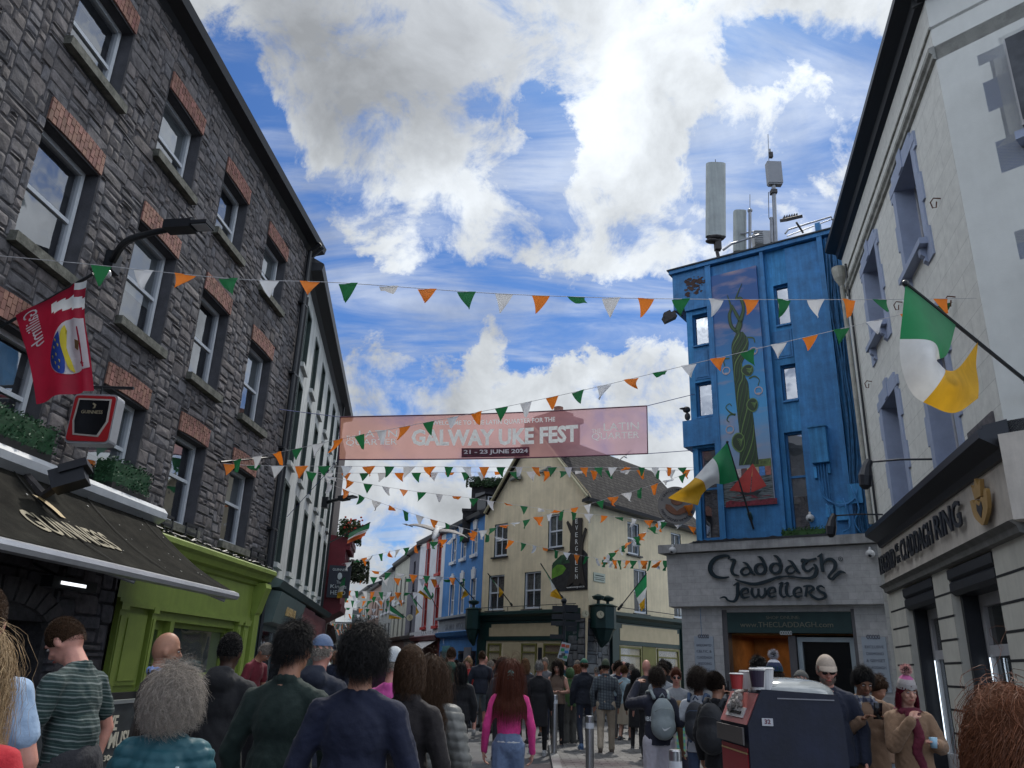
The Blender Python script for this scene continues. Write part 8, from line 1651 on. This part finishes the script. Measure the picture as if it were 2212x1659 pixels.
m = MB(); [m.ell(P['hd'](V(s_*.033,.100,.008)),(.026,.006,.022),8,6,P['Mh']) for s_ in (-1,1)]; addp(P,'sunglasses',m,mat('dark_lens'))
P = put('small child in a bright green tie-dye t-shirt between the backpacks',1466,1512,11.0,face=170,top=('tee',(.22,.50,.22),'tie_dye_tee','short',.84,None,(-.07,[(.12,.35,.45),(.5,.3,.35)])),bot=('shorts',(.03,.03,.05),'dark_shorts'),hair=('crop','blonde'),sk='pale',headw=1.22,feat=True,lod=1,w=.95)
put('broad person in a bottle green hoodie standing tall before the sky blue house',976,1397,15.5,face=0,top=('sweater',(.022,.065,.045),'bottle_green_hoodie','long',.84,'hood'),bot=('trousers',BK,'black_trousers'),hair=('crop','brown'),sk='pink',w=1.2,lod=1)
put('dark haired person in a black jacket walking away left of the pink cardigan',997,1431,12.8,face=4,top=('jacket',BK,'black_short_jacket'),bot=('trousers',BK,'black_trousers'),hair=('long','black',.32),sk='pink',walk=.8,lod=1)
put('person in navy top and grey shorts with bare legs further up the street',1042,1405,20.0,face=0,top=('sweater',(.012,.016,.028),'navy_top'),bot=('shorts',(.10,.12,.13),'grey_shorts'),hair=('crop','brown'),sk='pink',w=1.1,walk=.5,lod=1,shoes=(.2,.2,.2))
put('curly haired person in a dark patterned jacket behind the pink cardigan',1086,1425,15.5,face=12,top=('jacket',(.03,.03,.035),'dark_pattern_jacket'),bot=('trousers',(.02,.02,.03),'dark_trousers'),hair=('afro','dark'),sk='brown',lod=1)
put('light brown haired person in black between pink cardigan and white haired person',1135,1422,19.0,face=15,top=('jacket',(.02,.02,.025),'soot_jacket'),bot=('trousers',BK,'black_trousers'),hair=('wavy','light',.2),sk='pink',lod=1)
put('fair haired person in a red anorak in front of the sky blue shop',1012,1420,23.0,face=150,top=('jacket',(.35,.03,.03),'red_anorak'),bot=('trousers',DN,'navy_trousers'),hair=('short','blonde'),sk='pink',feat=True,lod=1)
put('person in a red cap and plum jacket up the street behind the grey beanie',832,1408,17.0,face=-20,top=('jacket',(.07,.02,.045),'plum_jacket'),bot=('trousers',BK,'black_trousers'),hair=('crop','dark'),hat=('cap',(.45,.05,.06)),sk='tan',lod=1)
t = thing('held_placard','tilted white placard with coloured food pictures before the stone corner','sign',at(1219,1430,24)); FP_ = Fac(at(1207,1400,24)[:2],90,1)
a,b,c_,d_ = at(1204,1421,24),at(1224,1429,24),at(1233,1391,24),at(1214,1386,24); m = MB(); m.add([a,b,c_,d_]+[p+V(0,.03,0) for p in (a,b,c_,d_)],((0,1,2,3),(4,7,6,5),(0,4,5,1),(1,5,6,2),(2,6,7,3),(3,7,4,0))); m.build('board',mat('placard_white',(.42,.47,.50),.6,.05),t)
m = MB(); m.tube([(a+b)/2,(a+b)/2+V(-.02,0,-.6)],.015,5); m.build('stick',mat('wood_stick',(.2,.13,.08),.8),t)
for i,(u_,v_,cc) in enumerate(((.25,.8,(.5,.06,.04)),(.72,.82,(.4,.12,.05)),(.3,.55,(.04,.3,.12)),(.75,.5,(.05,.2,.5)),(.5,.3,(.08,.09,.1)),(.3,.15,(.08,.09,.1)),(.75,.2,(.04,.3,.12)))):
    p = a.lerp(b,u_).lerp(d_.lerp(c_,u_),v_)+V(0,-.012,0); m = MB(); m.box(p,(.055,.006,.04)); m.build('printed_picture',mat('placard_ink_%d'%i,cc,.6),t)
# --- the far crowd
COL = [('black',BK),('soot black',BK),('navy',(.012,.018,.045)),('dark navy',DN),('grey',(.12,.12,.13)),('white',(.45,.45,.45)),('dark red',(.14,.015,.02)),('olive',(.05,.06,.025)),('pale blue',(.22,.33,.48)),('beige',(.30,.25,.19)),('brown',(.06,.035,.025)),('bright blue',(.03,.10,.35)),('pink',(.45,.12,.22)),('mustard',(.32,.20,.04)),('teal',(.02,.14,.15)),('charcoal',(.03,.03,.034))]
HH = [('dark haired',('short','dark')),('black haired',('short','black')),('brown haired',('crop','brown')),('fair haired',('wavy','blonde',.2)),('grey haired',('crop','grey')),('long haired',('long','brown',.3)),('curly haired',('afro','dark')),('red haired',('wavy','ginger',.25)),('bald',None)]
def zone(x):
    for lim,nm in ((760,'by the far left shopfronts'),(820,'in the narrow end of the street'),(875,'before the cream terrace house'),(925,'before the white and red house'),(990,'before the sky blue house'),(1040,'at the left end of the yellow shop'),(1110,'before the yellow shop door'),(1180,'before the yellow shop window'),(1250,'by the rough stone corner'),(1330,'right of the stone corner'),(1400,'before the right yellow shop window'),(9999,'at the entry of the right hand lane')):
        if x < lim: return nm
rr = random.Random(12); used_l = set(); cnt = 0; spots = []; tries = 0
while cnt < 72 and tries < 9000:
    tries += 1; Yf = rr.choice([rr.uniform(18.5,29),rr.uniform(22,34),rr.uniform(34,58)]); xpix = rr.uniform(705,1495); p = at(xpix,1430,Yf)
    lo = -5.0-(Yf-19.3)*.123; hi = (5.0 if Yf < 26 else 4.6) if Yf < 28.6 else (3-(Yf-30)*.84-.9 if Yf < 34.7 else -.99-(Yf-34.7)*.364-1.0)
    if Yf > 31: lo = -8.3-(Yf-33)*.17+1.2
    if not (lo < p.x < hi) or any((p.x-a)**2+(Yf-b)**2 < .36 for a,b in spots): continue
    if any(abs(xpix-c) < 7 and abs(Yf-b) < 5 for (a,b),c in zip(spots,[s_[0]/s_[1]*1796+1106 for s_ in spots])): continue
    cn,cc = rr.choice(COL); hn_,hv = rr.choice(HH); lb = 'distant %s person in %s top %s'%(hn_,cn,zone(xpix))
    if lb in used_l: continue
    used_l.add(lb); spots.append((p.x,Yf)); cnt += 1; hgt = rr.uniform(1.6,1.86); fc = rr.choice([0,0,10,-15,170,185,200,60,-70]); lod = 2
    person(lb,p.x,Yf,h=hgt,face=fc,w=rr.uniform(.92,1.15),top=(rr.choice(['jacket','tee','sweater']),cc,'crowd_'+cn.replace(' ','_'),rr.choice(['long','long','short'])),bot=('trousers',rr.choice([BK,DN,(.05,.08,.14),(.12,.11,.10)]),'crowd_trousers_%d'%rr.randint(0,3)),hair=hv,sk=rr.choice(['pink','pale','tan','brown']),arms=(rr.choice(['down','hold','bent','pocket']),rr.choice(['down','bent','phone'])),walk=rr.uniform(-.5,.7),lod=lod,feat=False,shoes=(.04,.04,.04))
